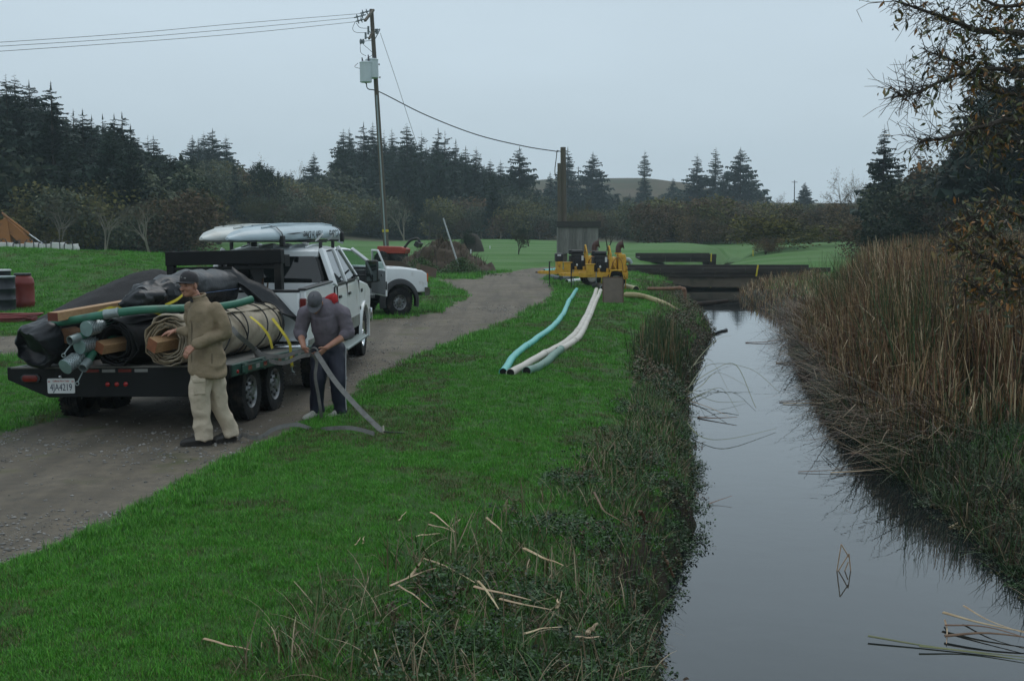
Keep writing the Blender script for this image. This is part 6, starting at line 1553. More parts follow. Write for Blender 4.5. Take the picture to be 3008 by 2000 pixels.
# ================================================================ vegetation helpers
def scatter(name, pts, rz, sc, vi, variants, label=None, tilt=None):
    """one 'stuff' object: geometry-node instances of the variant meshes on the given points."""
    col = bpy.data.collections.new(name + "_kinds")
    for i, (V, Fc, C, mt, ns) in enumerate(variants):
        o = np_mesh("%s_kind_%02d" % (name, i), V, Fc, mt, C, nside=ns); COL.objects.unlink(o); col.objects.link(o)
    me = bpy.data.meshes.new(name); pts = np.asarray(pts, np.float32)
    me.vertices.add(len(pts)); me.vertices.foreach_set("co", pts.ravel())
    for nm, arr in (("rz", rz), ("sc", sc)):
        me.attributes.new(nm, 'FLOAT', 'POINT').data.foreach_set("value", np.asarray(arr, np.float32))
    me.attributes.new("vi", 'INT', 'POINT').data.foreach_set("value", np.asarray(vi, np.int32))
    ob = bpy.data.objects.new(name, me); COL.objects.link(ob); ob["kind"] = "stuff"
    ng = bpy.data.node_groups.new(name + "_nodes", 'GeometryNodeTree')
    ng.interface.new_socket("Geometry", in_out='INPUT', socket_type='NodeSocketGeometry'); ng.interface.new_socket("Geometry", in_out='OUTPUT', socket_type='NodeSocketGeometry')
    A = ng.nodes.new; gi, go = A("NodeGroupInput"), A("NodeGroupOutput"); ip = A("GeometryNodeInstanceOnPoints"); ci = A("GeometryNodeCollectionInfo")
    ci.inputs["Collection"].default_value = col; ci.inputs["Separate Children"].default_value = True; ci.inputs["Reset Children"].default_value = True
    def na(nm, t):
        q = A("GeometryNodeInputNamedAttribute"); q.data_type = t; q.inputs["Name"].default_value = nm; return q.outputs[0]
    cx_ = A("ShaderNodeCombineXYZ"); K = ng.links.new
    K(na("rz", 'FLOAT'), cx_.inputs[2]); K(gi.outputs[0], ip.inputs["Points"]); K(ci.outputs[0], ip.inputs["Instance"])
    ip.inputs["Pick Instance"].default_value = True; K(na("vi", 'INT'), ip.inputs["Instance Index"]); K(cx_.outputs[0], ip.inputs["Rotation"]); K(na("sc", 'FLOAT'), ip.inputs["Scale"])
    K(ip.outputs[0], go.inputs[0])
    ob.modifiers.new("scatter", 'NODES').node_group = ng
    return ob
def blades(base, az, th0, k, L, w_, col, nseg=4, tb=None, brk=None, twist=None, tip=.08):
    """ribbons: start angle th0 from vertical, curvature k, optional break of brk radians past fraction tb."""
    n_ = len(base); V = np.zeros((n_, nseg + 1, 2, 3)); pos = base.astype(float).copy()
    sd_ = az + np.pi / 2 + (twist if twist is not None else 0)
    side = np.stack([np.cos(sd_), np.sin(sd_), np.zeros(n_)], -1); hd = np.stack([np.cos(az), np.sin(az), np.zeros(n_)], -1)
    for j in range(nseg + 1):
        t = j / nseg; ww = w_ * (1 - (1 - tip) * t ** 1.8) * .5
        V[:, j, 0] = pos + side * ww[:, None]; V[:, j, 1] = pos - side * ww[:, None]
        th = th0 + k * t
        if tb is not None: th = th + np.where(t + .5 / nseg > tb, brk, 0)
        pos = pos + (hd * np.sin(th)[:, None] + np.array([0, 0, 1.0]) * np.cos(th)[:, None]) * (L / nseg)[:, None]
    idx_ = np.arange(n_ * (nseg + 1) * 2).reshape(n_, nseg + 1, 2)
    F4 = np.stack([idx_[:, :-1, 0], idx_[:, :-1, 1], idx_[:, 1:, 1], idx_[:, 1:, 0]], -1).reshape(-1, 4)
    C = np.repeat(col, (nseg + 1) * 2, axis=0)
    return V.reshape(-1, 3), F4, C
def join(parts):
    V, Fc, C, o = [], [], [], 0
    for v, f, c in parts: V.append(v); Fc.append(f + o); C.append(c); o += len(v)
    return np.concatenate(V), np.concatenate(Fc), np.concatenate(C)
def pick(pal, n_, jit=.18):
    p = np.array([q[0] for q in pal], float); c = np.array([q[1] for q in pal])
    i = rng.choice(len(pal), n_, p=p / p.sum()); return c[i] * (1 + jit * rng.uniform(-1, 1, (n_, 1)))
def leaves(pos, size, col, up=.5, asp=.55, droop=0.0):
    """folded rhombic leaves (2 triangles each)"""
    n_ = len(pos); d = rng.normal(size=(n_, 3)); d[:, 2] = d[:, 2] * .5 - droop; d /= np.linalg.norm(d, axis=1)[:, None]
    nn = rng.normal(size=(n_, 3)) * (1 - up); nn[:, 2] += up; s = np.cross(d, nn); s /= np.linalg.norm(s, axis=1)[:, None] + 1e-9; u_ = np.cross(s, d)
    sz = size[:, None]; a = pos; b = pos + d * sz; c = pos + d * sz * .45 + s * sz * asp * .5 + u_ * sz * .08; e = pos + d * sz * .45 - s * sz * asp * .5 + u_ * sz * .08
    V = np.stack([a, c, b, e], 1).reshape(-1, 3); i = np.arange(n_) * 4
    return V, np.concatenate([np.stack([i, i + 1, i + 2], -1), np.stack([i, i + 2, i + 3], -1)]), np.repeat(col, 4, axis=0)
U = rng.uniform
M_leaf = leafmat("leaf_green"); M_grass = leafmat("grass_blade", rough=.5, spec=.3, rand=.22); M_reed = leafmat("reed_blade", rough=.6, spec=.3)
M_conifer = leafmat("conifer_needles", rough=.7, spec=.2, rand=.28); M_twig = leafmat("twig_mat", rough=.85, spec=.15, rand=.2)
M_bark = mat("bark", (.075, .060, .047), .9, var=.4, scale=4, bump=.3); M_palebark = mat("pale_bark", (.22, .195, .155), .85, var=.35, scale=3)

# ================================================================ lawn grass
def tuft(nb, hmin, hmax, rad, wd, pal):
    b = np.zeros((nb, 3)); r_ = rad * np.sqrt(U(0, 1, nb)); a = U(0, 6.28, nb); b[:, 0] = r_ * np.cos(a); b[:, 1] = r_ * np.sin(a); b[:, 2] = -.01
    v, f, c = blades(b, U(0, 6.28, nb), U(.0, .85, nb), U(.1, .9, nb), U(hmin, hmax, nb), np.full(nb, wd) * U(.7, 1.3, nb), pick(pal, nb), 2)
    return v, f, c, M_grass, 4
GP = [(5, (.062, .255, .017)), (3, (.110, .330, .030)), (2, (.040, .170, .014)), (.6, (.21, .22, .060))]
TV = [tuft(50, .018, .045, .075, .0040, GP) for _ in range(4)] + [tuft(40, .03, .08, .07, .0045, GP) for _ in range(2)] + [tuft(34, .02, .05, .07, .0040, [(3, (.10, .10, .035)), (2, (.15, .115, .06)), (2, (.045, .10, .02))])]
pts, rzs, scs, vis = [], [], [], []
for y0, y1, dens, sc in ((5.5, 9.5, 400, 1.0), (9.5, 14, 270, 1.1), (14, 20, 140, 1.35), (20, 30, 60, 1.8), (30, 46, 24, 2.6), (46, 62, 9, 3.4)):
    wx = .46 * y1 + 1.5; n_ = int(dens * 2 * wx * (y1 - y0)); x = U(-wx, wx, n_); y = U(y0, y1, n_)
    sd = road_sd(x, y) + (fbm(x * 2.2, y * 2.2, 31) - .5) * .35; dl = XL(y) - x; dr = x - XR(y)
    ok = (sd < .02) & ((dl > .12) | (dr > 1.0)) & (np.abs(x) < .46 * y + 1)
    bk = np.clip(1 - dl / 1.8, 0, 1) * (dl > 0) + sstep(11.5, 7.0, y) * sstep(-3.2, .5, x) * .55
    ok &= U(0, 1, n_) > bk * .5
    ok &= ~((dr > 0) & (dr < 4.5) & (y > 16.0) & (U(0, 1, n_) < .85))
    x, y, sd, dl, bk = x[ok], y[ok], sd[ok], dl[ok], bk[ok]; m_ = len(x)
    pts.append(np.stack([x, y, height(x, y)], -1)); rzs.append(U(0, 6.28, m_)); scs.append(sc * U(.7, 1.25, m_))
    v_ = rng.integers(0, 4, m_); edge = (sd > -.45) & (sd < .1)
    v_ = np.where((U(0, 1, m_) < np.where(edge, .45, .02 + .2 * bk)), rng.integers(4, 6, m_), v_)
    patch = fbm(x * .9, y * .9, 77) > .62; v_ = np.where(patch & (U(0, 1, m_) < .7) | (U(0, 1, m_) < .05 + .45 * bk), 6, v_); vis.append(v_)
scatter("lawn_grass", np.concatenate(pts), np.concatenate(rzs), np.concatenate(scs), np.concatenate(vis), TV)["label"] = "short green lawn grass between the track and the creek"

# gravel stones strewn on the track
def stone(seed):
    r_ = np.random.default_rng(seed); t = MB().ell((0, 0, 0), (1, .75, .5), 7, 5); V = np.array(t.v) * (1 + .25 * r_.uniform(-1, 1, (len(t.v), 1))); Q = [f for f in t.f if len(f) == 4]
    return V, np.array(Q), np.tile(np.array([[.23, .22, .205]]) * r_.uniform(.5, 1.35), (len(V), 1)), leafmat("stone_mat", rough=.8, rand=.35), 4
n_ = 34000; y = 7 + 30 * U(0, 1, n_) ** 1.3; x = U(-.48, .12, n_) * y; sd = road_sd(x, y)
k_ = (sd > .03) & ((fbm(x * .8, y * .55, 12) > .56) | (U(0, 1, n_) < .10)); x, y = x[k_], y[k_]
scatter("track_gravel", np.stack([x, y, height(x, y) + .004], -1), U(0, 6.28, len(x)), (.005 + .013 * U(0, 1, len(x)) ** 3) * (1 + .02 * y), rng.integers(0, 5, len(x)), [stone(i) for i in range(5)])["label"] = "pale gravel stones strewn over the dirt track"

# ================================================================ reeds and bank growth
BROWN = [(4, (.165, .085, .042)), (3, (.300, .200, .100)), (2.6, (.065, .036, .022)), (2.0, (.060, .082, .028)), (1.2, (.50, .39, .24))]
def reed_bed(nm, n_, fx, label, Lr, pal, w_=(.012, .024), lean=.22, brkp=.35, curl=.35):
    x, y, hs = fx(n_); m_ = len(x); base = np.stack([x, y, height(x, y) - .03], -1)
    az = U(0, 6.28, m_); tb = np.where(U(0, 1, m_) < brkp, U(.45, .85, m_), 2); brk = U(.6, 2.2, m_)
    v, f, c = blades(base, az, np.abs(rng.normal(0, lean, m_)), U(-.05, curl, m_), U(Lr[0], Lr[1], m_) * hs, U(w_[0], w_[1], m_), pick(pal, m_), 5, tb, brk, U(-.6, .6, m_), .25)
    o = np_mesh(nm, v, f, M_reed, c, nside=4); o["kind"] = "stuff"; o["label"] = label; return o
def right_bed(n_):
    y = 16.2 + 26.5 * U(0, 1, n_); d = .18 + 6.5 * U(0, 1, n_) ** 1.2; x = XR(y) + d
    hs = np.interp(d - np.interp(y, [30, 42], [0, 1.0]), [.1, .9, 1.8, 8], [.28, .66, 1, 1]) * np.interp(y, [16.2, 18.5, 21.5, 36, 43], [.30, .62, 1, .95, .7]); k_ = fbm(x * .7, y * .7, 41) > .36
    return x[k_], y[k_], hs[k_]
reed_bed("cattail_bed", 34000, right_bed, "dense brown cattails standing along the right bank of the creek", (1.6, 2.45), BROWN, w_=(.013, .028))
def green_mix(n_):
    y = 18 + 22 * U(0, 1, n_); d = .8 + 5 * U(0, 1, n_); x = XR(y) + d; k_ = fbm(x * .5, y * .5, 43) > .52
    return x[k_], y[k_], np.ones(k_.sum())
reed_bed("green_reeds", 5200, green_mix, "green cattail leaves among the brown ones on the right bank", (1.4, 2.2), [(3, (.045, .085, .030)), (2, (.065, .105, .035)), (1, (.10, .11, .04))], brkp=.1)
def far_bank(n_):
    y = 40 + 22 * U(0, 1, n_); d = -.2 + 4 * U(0, 1, n_); x = XR(y) + d; return x, y, np.interp(y, [40, 45, 60], [1.2, .9, .7])
reed_bed("bank_grass_far", 4200, far_bank, "brown rank grass on the right bank below the bridge", (.3, .75), BROWN, lean=.7, w_=(.015, .03))
# flopped reeds towards the water
n_ = 2600; y = 15.5 + 28 * U(0, 1, n_); d = U(-.12, 1.1, n_); x = XR(y) + d; b_ = np.stack([x, y, height(x, y) + U(0, .25, n_)], -1)
v1 = blades(b_, np.pi + rng.normal(0, .9, n_), U(1.0, 1.75, n_), U(.0, .45, n_), U(.4, 1.35, n_), U(.012, .026, n_), pick(BROWN, n_) * .5, 4, U(.3, 1.3, n_), rng.normal(0, .4, n_), U(-.5, .5, n_), .3)
o = np_mesh("fallen_reeds", v1[0], v1[1], M_reed, v1[2], nside=4); o["kind"] = "stuff"; o["label"] = "matted fallen brown reeds sloping into the water on the right bank"
# dark green sedge and bramble on the near right bank
def near_right(n_):
    y = 8.5 + 14.5 * U(0, 1, n_); d = -.02 + 4.2 * U(0, 1, n_) ** 1.5; x = XR(y) + d; k_ = (x < .46 * y + .8); return x[k_], y[k_], np.ones(k_.sum())
reed_bed("bank_sedge_right", 13000, near_right, "dark sedge and dead grass on the near right bank", (.22, .62), [(3, (.022, .048, .014)), (2, (.042, .085, .020)), (1.6, (.085, .058, .030)), (.6, (.20, .15, .085))], w_=(.007, .014), lean=.7, brkp=.25, curl=1.1)
def left_clump(n_):
    c = rng.integers(0, 5, n_); cy = np.array([22.6, 23.6, 24.6, 25.8, 27.5])[c]; y = cy + rng.normal(0, .35, n_); x = XL(y) - .35 + rng.normal(0, .22, n_); return x, y, np.array([.8, 1.05, 1.1, .85, .6])[c]
reed_bed("cattail_clump_left", 720, left_clump, "dark green cattail clump on the left bank", (.45, .95), [(4, (.032, .062, .020)), (2, (.055, .080, .028)), (1.5, (.17, .12, .06))], brkp=.12, lean=.22, w_=(.014, .026), curl=.3)
def left_rank(n_):
    y = 20 + 32 * U(0, 1, n_); d = U(-.05, 1.1, n_) * np.interp(y, [20, 36, 52], [.8, 1.4, 1.8]); x = XL(y) - d; return x, y, np.interp(y, [20, 52], [1, 1.1])
reed_bed("bank_grass_left", 6500, left_rank, "brown and green rank grass along the left bank edge", (.10, .32), [(2.2, (.035, .065, .020)), (2, (.12, .085, .045)), (1.2, (.065, .042, .026)), (.5, (.30, .24, .15))], lean=.65, w_=(.008, .018), curl=1.2)
def fore_left(n_):
    y = 6.3 + 13.5 * U(0, 1, n_) ** 1.2; w2 = np.interp(y, [6, 8, 11, 20], [2.3, 2.1, 1.2, .55]); d = .02 + w2 * U(0, 1, n_) ** 1.25; x = XL(y) - d; k_ = fbm(x * 1.7, y * 1.7, 51) > .40
    return x[k_], y[k_], np.ones(k_.sum())
reed_bed("bank_sedge_left", 8200, fore_left, "long sedge leaves and dead grass on the near left bank", (.12, .40), [(3.2, (.035, .095, .022)), (2, (.065, .135, .034)), (2.2, (.15, .11, .062)), (1.0, (.30, .24, .15))], lean=.55, w_=(.005, .012), brkp=.2, curl=1.3)
# brambles: clumps of arching stems, each carrying its own leaves
def bramble(nm, label, x, y, zoff, size, pal):
    p = np.stack([x, y, np.maximum(height(x, y), WATER_Z - .0) + zoff], -1); v, f, c = leaves(p, size, pick(pal, len(x), .3), up=.55)
    o = np_mesh(nm, v, f, M_leaf, c); o["kind"] = "stuff"; o["label"] = label; return o
LP_ = [(4, (.026, .062, .019)), (3, (.040, .086, .030)), (1.6, (.016, .036, .014)), (.9, (.085, .075, .028)), (.6, (.075, .048, .028))]
def bramble_clumps(nm, label, x, y, side, per=(16, 40)):
    """x, y: clump roots; arching canes of leaflets in threes, those at the brink (side: direction of the water) hang down."""
    V, F_, C, TW = [], [], [], []; z = height(x, y)
    for i in range(len(x)):
        tone = pick(LP_, 1, .2)[0]
        for _ in range(rng.integers(2, 5)):
            a = U(0, 6.28); L_ = U(.10, .34); p0 = Vector((x[i], y[i], z[i])); hgt = U(.03, .15)
            n2 = int(U(*per) / 3); t = np.linspace(.15, 1, n2)
            cx_ = x[i] + np.cos(a) * L_ * t; cy_ = y[i] + np.sin(a) * L_ * t; edge = np.where(side > 0, XL(cy_) - cx_, cx_ - XR(cy_))
            cz = z[i] + hgt * np.sin(np.pi * np.minimum(t * .8, 1)) - np.clip(.10 - edge, 0, .3) * 2.2 * t; cz = np.maximum(cz, WATER_Z + .02)
            P_ = np.repeat(np.stack([cx_, cy_, cz], -1), 3, 0) + rng.normal(0, .014, (n2 * 3, 3))
            v, f, c = leaves(P_, U(.018, .040, n2 * 3), tone[None] * U(.65, 1.35, (n2 * 3, 1)), up=.62, asp=.62); V.append(v); F_.append(f); C.append(c)
    o_ = 0
    for k in range(len(V)): F_[k] = F_[k] + o_; o_ += len(V[k])
    o = np_mesh(nm, np.concatenate(V), np.concatenate(F_), M_leaf, np.concatenate(C)); o["kind"] = "stuff"; o["label"] = label; return o
n_ = 820; y = 5.8 + 16.5 * U(0, 1, n_) ** 1.15; w2 = np.interp(y, [6, 8.5, 12, 22], [1.6, 1.55, 1.25, .6]); d = .02 + w2 * U(0, 1, n_) ** 1.35; x = XL(y) - d
k_ = fbm(x * 1.2, y * 1.2, 61) > .44; x, y = x[k_], y[k_]
n2 = 330; ye = 5.8 + 22 * U(0, 1, n2); xe = XL(ye) - .04 - U(-.02, .12, n2); k2 = fbm(xe * .0 + ye * 1.3, ye * 0, 62) > .40
bramble_clumps("bramble_left", "bramble canes and leaves hanging over the near left bank", np.concatenate([x, xe[k2]]), np.concatenate([y, ye[k2]]), 1)
n_ = 1500; y = 8 + 16 * U(0, 1, n_); d = .0 + 4.2 * U(0, 1, n_) ** 1.5; x = XR(y) + d; k_ = ((fbm(x * 1.1, y * 1.1, 67) > .44) | (d < .7)) & (x < .46 * y + 1); x, y = x[k_], y[k_]
bramble_clumps("bramble_right", "dark bramble canes covering the near right bank", x, y, -1)
n_ = 16000; y = 20 + 32 * U(0, 1, n_); d = -.15 + 1.0 * U(0, 1, n_); x = XL(y) - d
bramble("bramble_left_far", "low bramble and dead leaves along the left bank past the cattail clump", x, y, U(0, .25, n_), U(.035, .07, n_), [(2, (.035, .065, .022)), (2, (.10, .070, .035)), (1, (.05, .035, .02))])
n_ = 9000; g_ = at(1300, 770, 60); a = U(0, 6.28, n_); r_ = np.abs(rng.normal(0, 1, n_)); cx_ = np.where(U(0, 1, n_) < .55, at(1355, 790, 56.5).x, at(1240, 790, 57.5).x); x = cx_ + np.cos(a) * r_ * .9; y = 57 + np.sin(a) * r_ * .6
bramble("heap_weeds", "green weeds growing round the foot of the soil heap", x, y, U(0, 1, n_) * .75 * np.exp(-r_ ** 2), U(.05, .10, n_), [(3, (.035, .095, .022)), (1, (.09, .08, .03)), (1, (.06, .13, .03))])
n_ = 900; hx_ = at(1300, 770, 60).x; a = U(0, 6.28, n_); r_ = 2.3 * U(0, 1, n_) ** .6; x = hx_ + np.cos(a) * r_; y = 60 + np.sin(a) * r_ * .85; zb = 1.45 * np.clip(1 - r_ / 2.6, 0, 1)
v1 = blades(np.stack([x, y, zb], -1), U(0, 6.28, n_), U(.2, 1.5, n_), U(-.3, .5, n_), U(.25, .8, n_), U(.02, .045, n_), pick([(3, (.11, .085, .055)), (2, (.05, .038, .026)), (1, (.06, .09, .03))], n_), 3)
o = np_mesh("heap_brush", v1[0], v1[1], M_reed, v1[2], nside=4); o["kind"] = "stuff"; o["label"] = "brushwood and roots sticking out of the soil heap"
# reeds bending over the water from the left bank, and stalks lying in it
def stalk(nm, label, pts, w0, mt, cat, group, n=6, flat=(1, .45)):
    P = smooth_path(pts, n); k = len(P); r_ = [w0 * (1 - .65 * i / (k - 1)) for i in range(k)]
    return tag(MB().tube([p - P[0] for p in P], r_, 6, flat=flat).build(nm, mt, loc=P[0]), label, cat, group)
M_dry = mat("dry_stalk", (.52, .42, .27), .75, c2=(.30, .19, .10), scale=7, rand=.25); M_dryb = mat("brown_stalk", (.20, .115, .06), .75, c2=(.11, .06, .035), scale=9, rand=.25); M_greenst = mat("green_stalk", (.075, .115, .035), .6, c2=(.15, .14, .05), scale=5, rand=.2)
wz_ = WATER_Z + .012
def w_at(u, v, dz=0.0): p = gnd(u, v, wz_); p.z += dz; return p
arcs = [[(2005, 1155), (2050, 1175, .10), (2110, 1190, .06), (2190, 1180, .01)], [(2000, 1200), (2060, 1190, .2), (2120, 1175, .22), (2170, 1215, .0)], [(1995, 1120), (2050, 1105, .3), (2090, 1100, .3), (2140, 1150, .02)], [(2010, 1250), (2060, 1290, .04), (2140, 1300, .06), (2280, 1262, .02)], [(2010, 1160), (2090, 1120, .22), (2160, 1112, .30), (2220, 1200, .02)], [(2010, 1170), (2080, 1110, .28), (2200, 1118, .26), (2290, 1152, .0)], [(2000, 1140), (2060, 1080, .3), (2110, 1040, .4), (2150, 1028, .38)], [(2010, 1180), (2060, 1150, .12), (2110, 1122, .2), (2210, 1145, .02)]]
for i, a_ in enumerate(arcs):
    P = [w_at(p[0], p[1], 0) + Vector((0, 0, p[2] if len(p) > 2 else .1)) for p in a_]
    stalk("arching_reed", ("short green reed lying low over the water by the left cattails", "green reed kinked over the water below the cattail clump", "green reed bowing steeply beside the cattail clump", "long green reed curving on the water below the others", "green reed arching over the water and dipping to a bend", "longest green reed arching across the creek from the left bank", "green reed tip rising above the water from the left bank", "low green reed reaching over the water")[i], P, .014, M_greenst, "reed", "reeds arching over the creek", 8)
fl_ = [((2000, 1170), (2070, 1195), (2140, 1232), .03, M_dry), ((2050, 1225), (2100, 1231), (2165, 1235), .05, M_dryb), ((2290, 1180), (2380, 1178), (2480, 1176), .035, M_dryb), ((2300, 1185), (2400, 1186), (2500, 1190), .03, M_dry),
       ((2345, 1385), (2450, 1384), (2560, 1380), .02, M_dryb), ((2440, 1388), (2560, 1384), (2720, 1368), .03, M_dry), ((2500, 1332), (2600, 1328), (2700, 1310), .035, M_dryb), ((2590, 1340), (2660, 1318), (2760, 1290), .03, M_dry),
       ((2190, 1006), (2260, 1005), (2340, 990), .05, M_dryb), ((2280, 1066), (2340, 1066), (2420, 1050), .05, M_dryb), ((2790, 1548), (2850, 1520), (2940, 1470), .035, M_dry), ((2080, 1480), (2110, 1474), (2150, 1470), .02, M_dryb)]
ll = ("tan reed slanting into the water below the left cattails", "dark brown reed end floating by the left cattails", "brown reed floating off the right bank, upper of a close pair", "tan reed floating off the right bank, lower of a close pair", "thin brown reed lying far out on the water",
      "long tan reed running from the right bank over the water", "brown reed lying on the right bank's edge above the long tan one", "tan reed lying against the right bank above the others", "brown reeds' tip floating in the creek narrows", "brown reed tip floating below the narrows", "tan broken reed leaning into the water at the right bank", "small brown reed tip by the left bank brambles")
for i, (a_, b__, c_, r_, m_) in enumerate(fl_): stalk("floating_reed", ll[i], [w_at(*a_), w_at(*b__, .02), w_at(*c_, .06)], r_ * .55, m_, "reed", "reeds lying in the creek")
br_ = [[(2458, 1680, 0), (2462, 1640, .0), (2470, 1600, .0)], [(2470, 1600), (2495, 1640)], [(2458, 1680), (2494, 1626)], [(2494, 1626), (2500, 1672)]]
c0 = gnd(2475, 1676, WATER_Z)
bp_ = lambda u, v: at(u, v, c0.y)
o = MB()
for a_, b__ in (((2458, 1678), (2471, 1598)), ((2471, 1598), (2494, 1636)), ((2461, 1679), (2494, 1626)), ((2494, 1626), (2499, 1676)), ((2481, 1677), (2492, 1650))): o.tube([bp_(*a_) - c0, bp_(*b__) - c0], .006, 5)
tag(o.build("bent_reed", M_dry, loc=c0), "folded dead reed standing alone in the open water", "reed")
# cut stalk bundle at the frame's corner
cs = [((2770, 1822), (2890, 1852), (3060, 1882), .020, M_dry, "tan cut stalk with a bent leaf, topmost in the corner"), ((2775, 1842), (2900, 1862), (3060, 1905), .014, M_dryb, "brown cut stalk under the topmost one in the corner"), ((2775, 1874), (2900, 1880), (3060, 1895), .022, M_dryb, "dark brown cut stalk low in the corner bundle"), ((2830, 1802), (2910, 1845), (3050, 1890), .012, M_dry, "thin pale stalk crossing the corner bundle"),
      ((2550, 1874), (2750, 1900), (3060, 1934), .016, M_greenst, "long green leaf floating below the corner bundle"), ((2700, 1904), (2850, 1914), (3060, 1946), .014, M_greenst, "shorter green leaf floating under the long one"), ((2775, 1826), (2782, 1850), (2780, 1890), .008, M_dry, "bent leaf hanging from the corner bundle's end")]
for i, (a_, b__, c_, r_, m_, lb) in enumerate(cs): stalk("cut_reed", lb, [w_at(*a_, .07 if i in (0, 3) else .02), w_at(*b__, .06 if i < 4 else .0), w_at(*c_, .05 if i < 4 else .0)], r_, m_, "reed", "cut reeds in the corner")
# dry stalks on the lawn and bank
def lawnp(u, v, dz): 
    p = gnd(u, v, -.05)
    for _ in range(3): p = gnd(u, v, H(p.x, p.y) + dz)
    return p
ds = [((1145, 1720), (1215, 1690), (1280, 1668), .010, "pale stalk forked with the upright one near the bank"), ((1200, 1695), (1225, 1665), (1247, 1628), .011, "upright pale stalk of the forked pair near the bank"), ((1170, 1718), (1215, 1745), (1268, 1790), .008, "thin bent stalk below the forked pair"), ((1393, 1722), (1470, 1740), (1560, 1762), .014, "thickest pale stalk of the bundle on the bank"),
      ((1405, 1706), (1440, 1750), (1465, 1788), .009, "pale stalk crossing under the thickest one"), ((1468, 1758), (1540, 1775), (1620, 1790), .012, "tan stalk right under the thickest one"), ((1245, 1640), (1320, 1668), (1395, 1710), .010, "long tan stalk leading to the bundle"), ((1540, 1610), (1600, 1640), (1655, 1660), .014, "pale broken stalk above the bundle"),
      ((1880, 1500), (1925, 1590), (1980, 1695), .024, "thick brown stalk standing on the bank edge"), ((1745, 1445), (1775, 1500), (1850, 1545), .010, "tan stalk arching on the bank above the thick brown one"), ((1265, 1504), (1290, 1520), (1335, 1560), .009, "short pale stalk on the lawn, highest of the scatter"), ((1260, 1540), (1300, 1548), (1345, 1565), .010, "pale stalk lying level on the lawn"),
      ((1330, 1545), (1345, 1530), (1352, 1524), .010, "stubby pale stalk tilted on the lawn"), ((1222, 1575), (1255, 1570), (1292, 1566), .008, "thin pale stalk below the level one"), ((1042, 1600), (1052, 1588), (1058, 1578), .007, "left one of two short pale straws in the grass"), ((1065, 1596), (1068, 1586), (1070, 1575), .006, "right one of two short pale straws in the grass"),
      ((1170, 1528), (1180, 1515), (1193, 1502), .008, "short pale chip lying apart on the lawn"), ((600, 1875), (670, 1895), (735, 1908), .010, "tan stalk lying in the grass near the bottom edge"), ((990, 1704), (1030, 1702), (1072, 1700), .006, "thin brown straw lying level in the grass"), ((1725, 1860), (1742, 1845), (1756, 1830), .017, "stout pale stub by the bramble"),
      ((1690, 1870), (1725, 1872), (1760, 1868), .010, "grey split stalk beside the stout stub"), ((1430, 1520), (1460, 1545), (1475, 1560), .010, "pale curled leaf at the lawn's edge"), ((1540, 1860), (1590, 1845), (1650, 1840), .010, "grey bent leaf lying low on the bank"), ((1635, 1785), (1640, 1770), (1638, 1758), .010, "short white stub at the bundle's end")]
bz = lambda q: .10 if q[0] > 1370 else .0
for a_, b__, c_, r_, lb in ds:
    jx = lambda q: (q[0] + random.uniform(-3, 3), q[1] + random.uniform(-2, 2))
    m1, m2 = jx(((a_[0] + b__[0]) / 2, (a_[1] + b__[1]) / 2)), jx(((c_[0] + b__[0]) / 2, (c_[1] + b__[1]) / 2))
    stalk("dry_stalk", lb, [lawnp(*a_, .06 + bz(a_)), lawnp(*m1, .07 + bz(m1)), lawnp(*b__, .09 + bz(b__)), lawnp(*m2, .09 + bz(m2)), lawnp(*c_, (.08 if "upright" not in lb else .18) + bz(c_))], r_ * 1.15, M_dryb if "brown" in lb else M_dry, "stalk", "dry stalks on the left bank", 5)

# ================================================================ trees
def conifer(seed, nlev=46, spread=.19, droop=.25, gap=.0, top=.0, z0=.06, nb=(9, 13)):
    """needle sprays of a unit-height spruce: ragged whorls, dense towards the stem"""
    r_ = np.random.default_rng(seed); T = []; C = []; lop = r_.uniform(.75, 1.2, 8)
    for i in range(nlev):
        t = (i + r_.uniform(.1, .9)) / nlev; z = z0 + (1 - z0) * t ** .95
        bl = spread * ((1 - t) ** .78 * (1 - .35 * max(0, .25 - t) / .25) + .014 + top * t * (1 - t)) * (.55 if r_.random() < gap else 1) * r_.uniform(.82, 1.12)
        for k in range(r_.integers(*nb)):
            a = r_.uniform(0, 6.28); L_ = bl * r_.uniform(.45, 1.2) * lop[int(a / 6.2832 * 8) % 8]; d = np.array([math.cos(a), math.sin(a), 0]); s = np.array([-d[1], d[0], 0]); zz = z + r_.uniform(-1, 1) * (1 - z0) / nlev; dr_ = droop * r_.uniform(.3, 1.6)
            col = np.array([.019, .034, .026]) * r_.uniform(.55, 1.5)
            for q in (.06, .26, .46, .66, .86):
                p = d * L_ * q + np.array([0, 0, zz - dr_ * L_ * q + .30 * L_ * q * q]); h = L_ * (.42 - .22 * q)
                for sg in (-1, 1):
                    e = p + d * L_ * r_.uniform(.12, .34) + s * sg * h * r_.uniform(.6, 1.2) + np.array([0, 0, -.20 * L_ * r_.uniform(.1, 1.5)])
                    T.append([p, p + d * L_ * .24 + np.array([0, 0, .03 * L_]), e]); C.append(col * r_.uniform(.8, 1.2))
                T.append([p, p + d * L_ * .22, p + d * L_ * .10 + s * L_ * r_.uniform(-.1, .1) + np.array([0, 0, -.30 * L_ * r_.uniform(.4, 1.3)])]); C.append(col * .9)
            p = d * L_ * .9 + np.array([0, 0, zz - dr_ * L_ * .9 + .24 * L_]); T.append([p + s * .04 * L_, p - s * .04 * L_, p + d * L_ * .25 + np.array([0, 0, .07 * L_])]); C.append(col)
    T.append([(.004, 0, .97), (-.004, 0, .97), (0, 0, 1.03)]); C.append(np.array([.02, .034, .026]))
    V = np.array(T).reshape(-1, 3); return V, np.arange(len(V)).reshape(-1, 3), np.repeat(np.array(C), 3, axis=0)
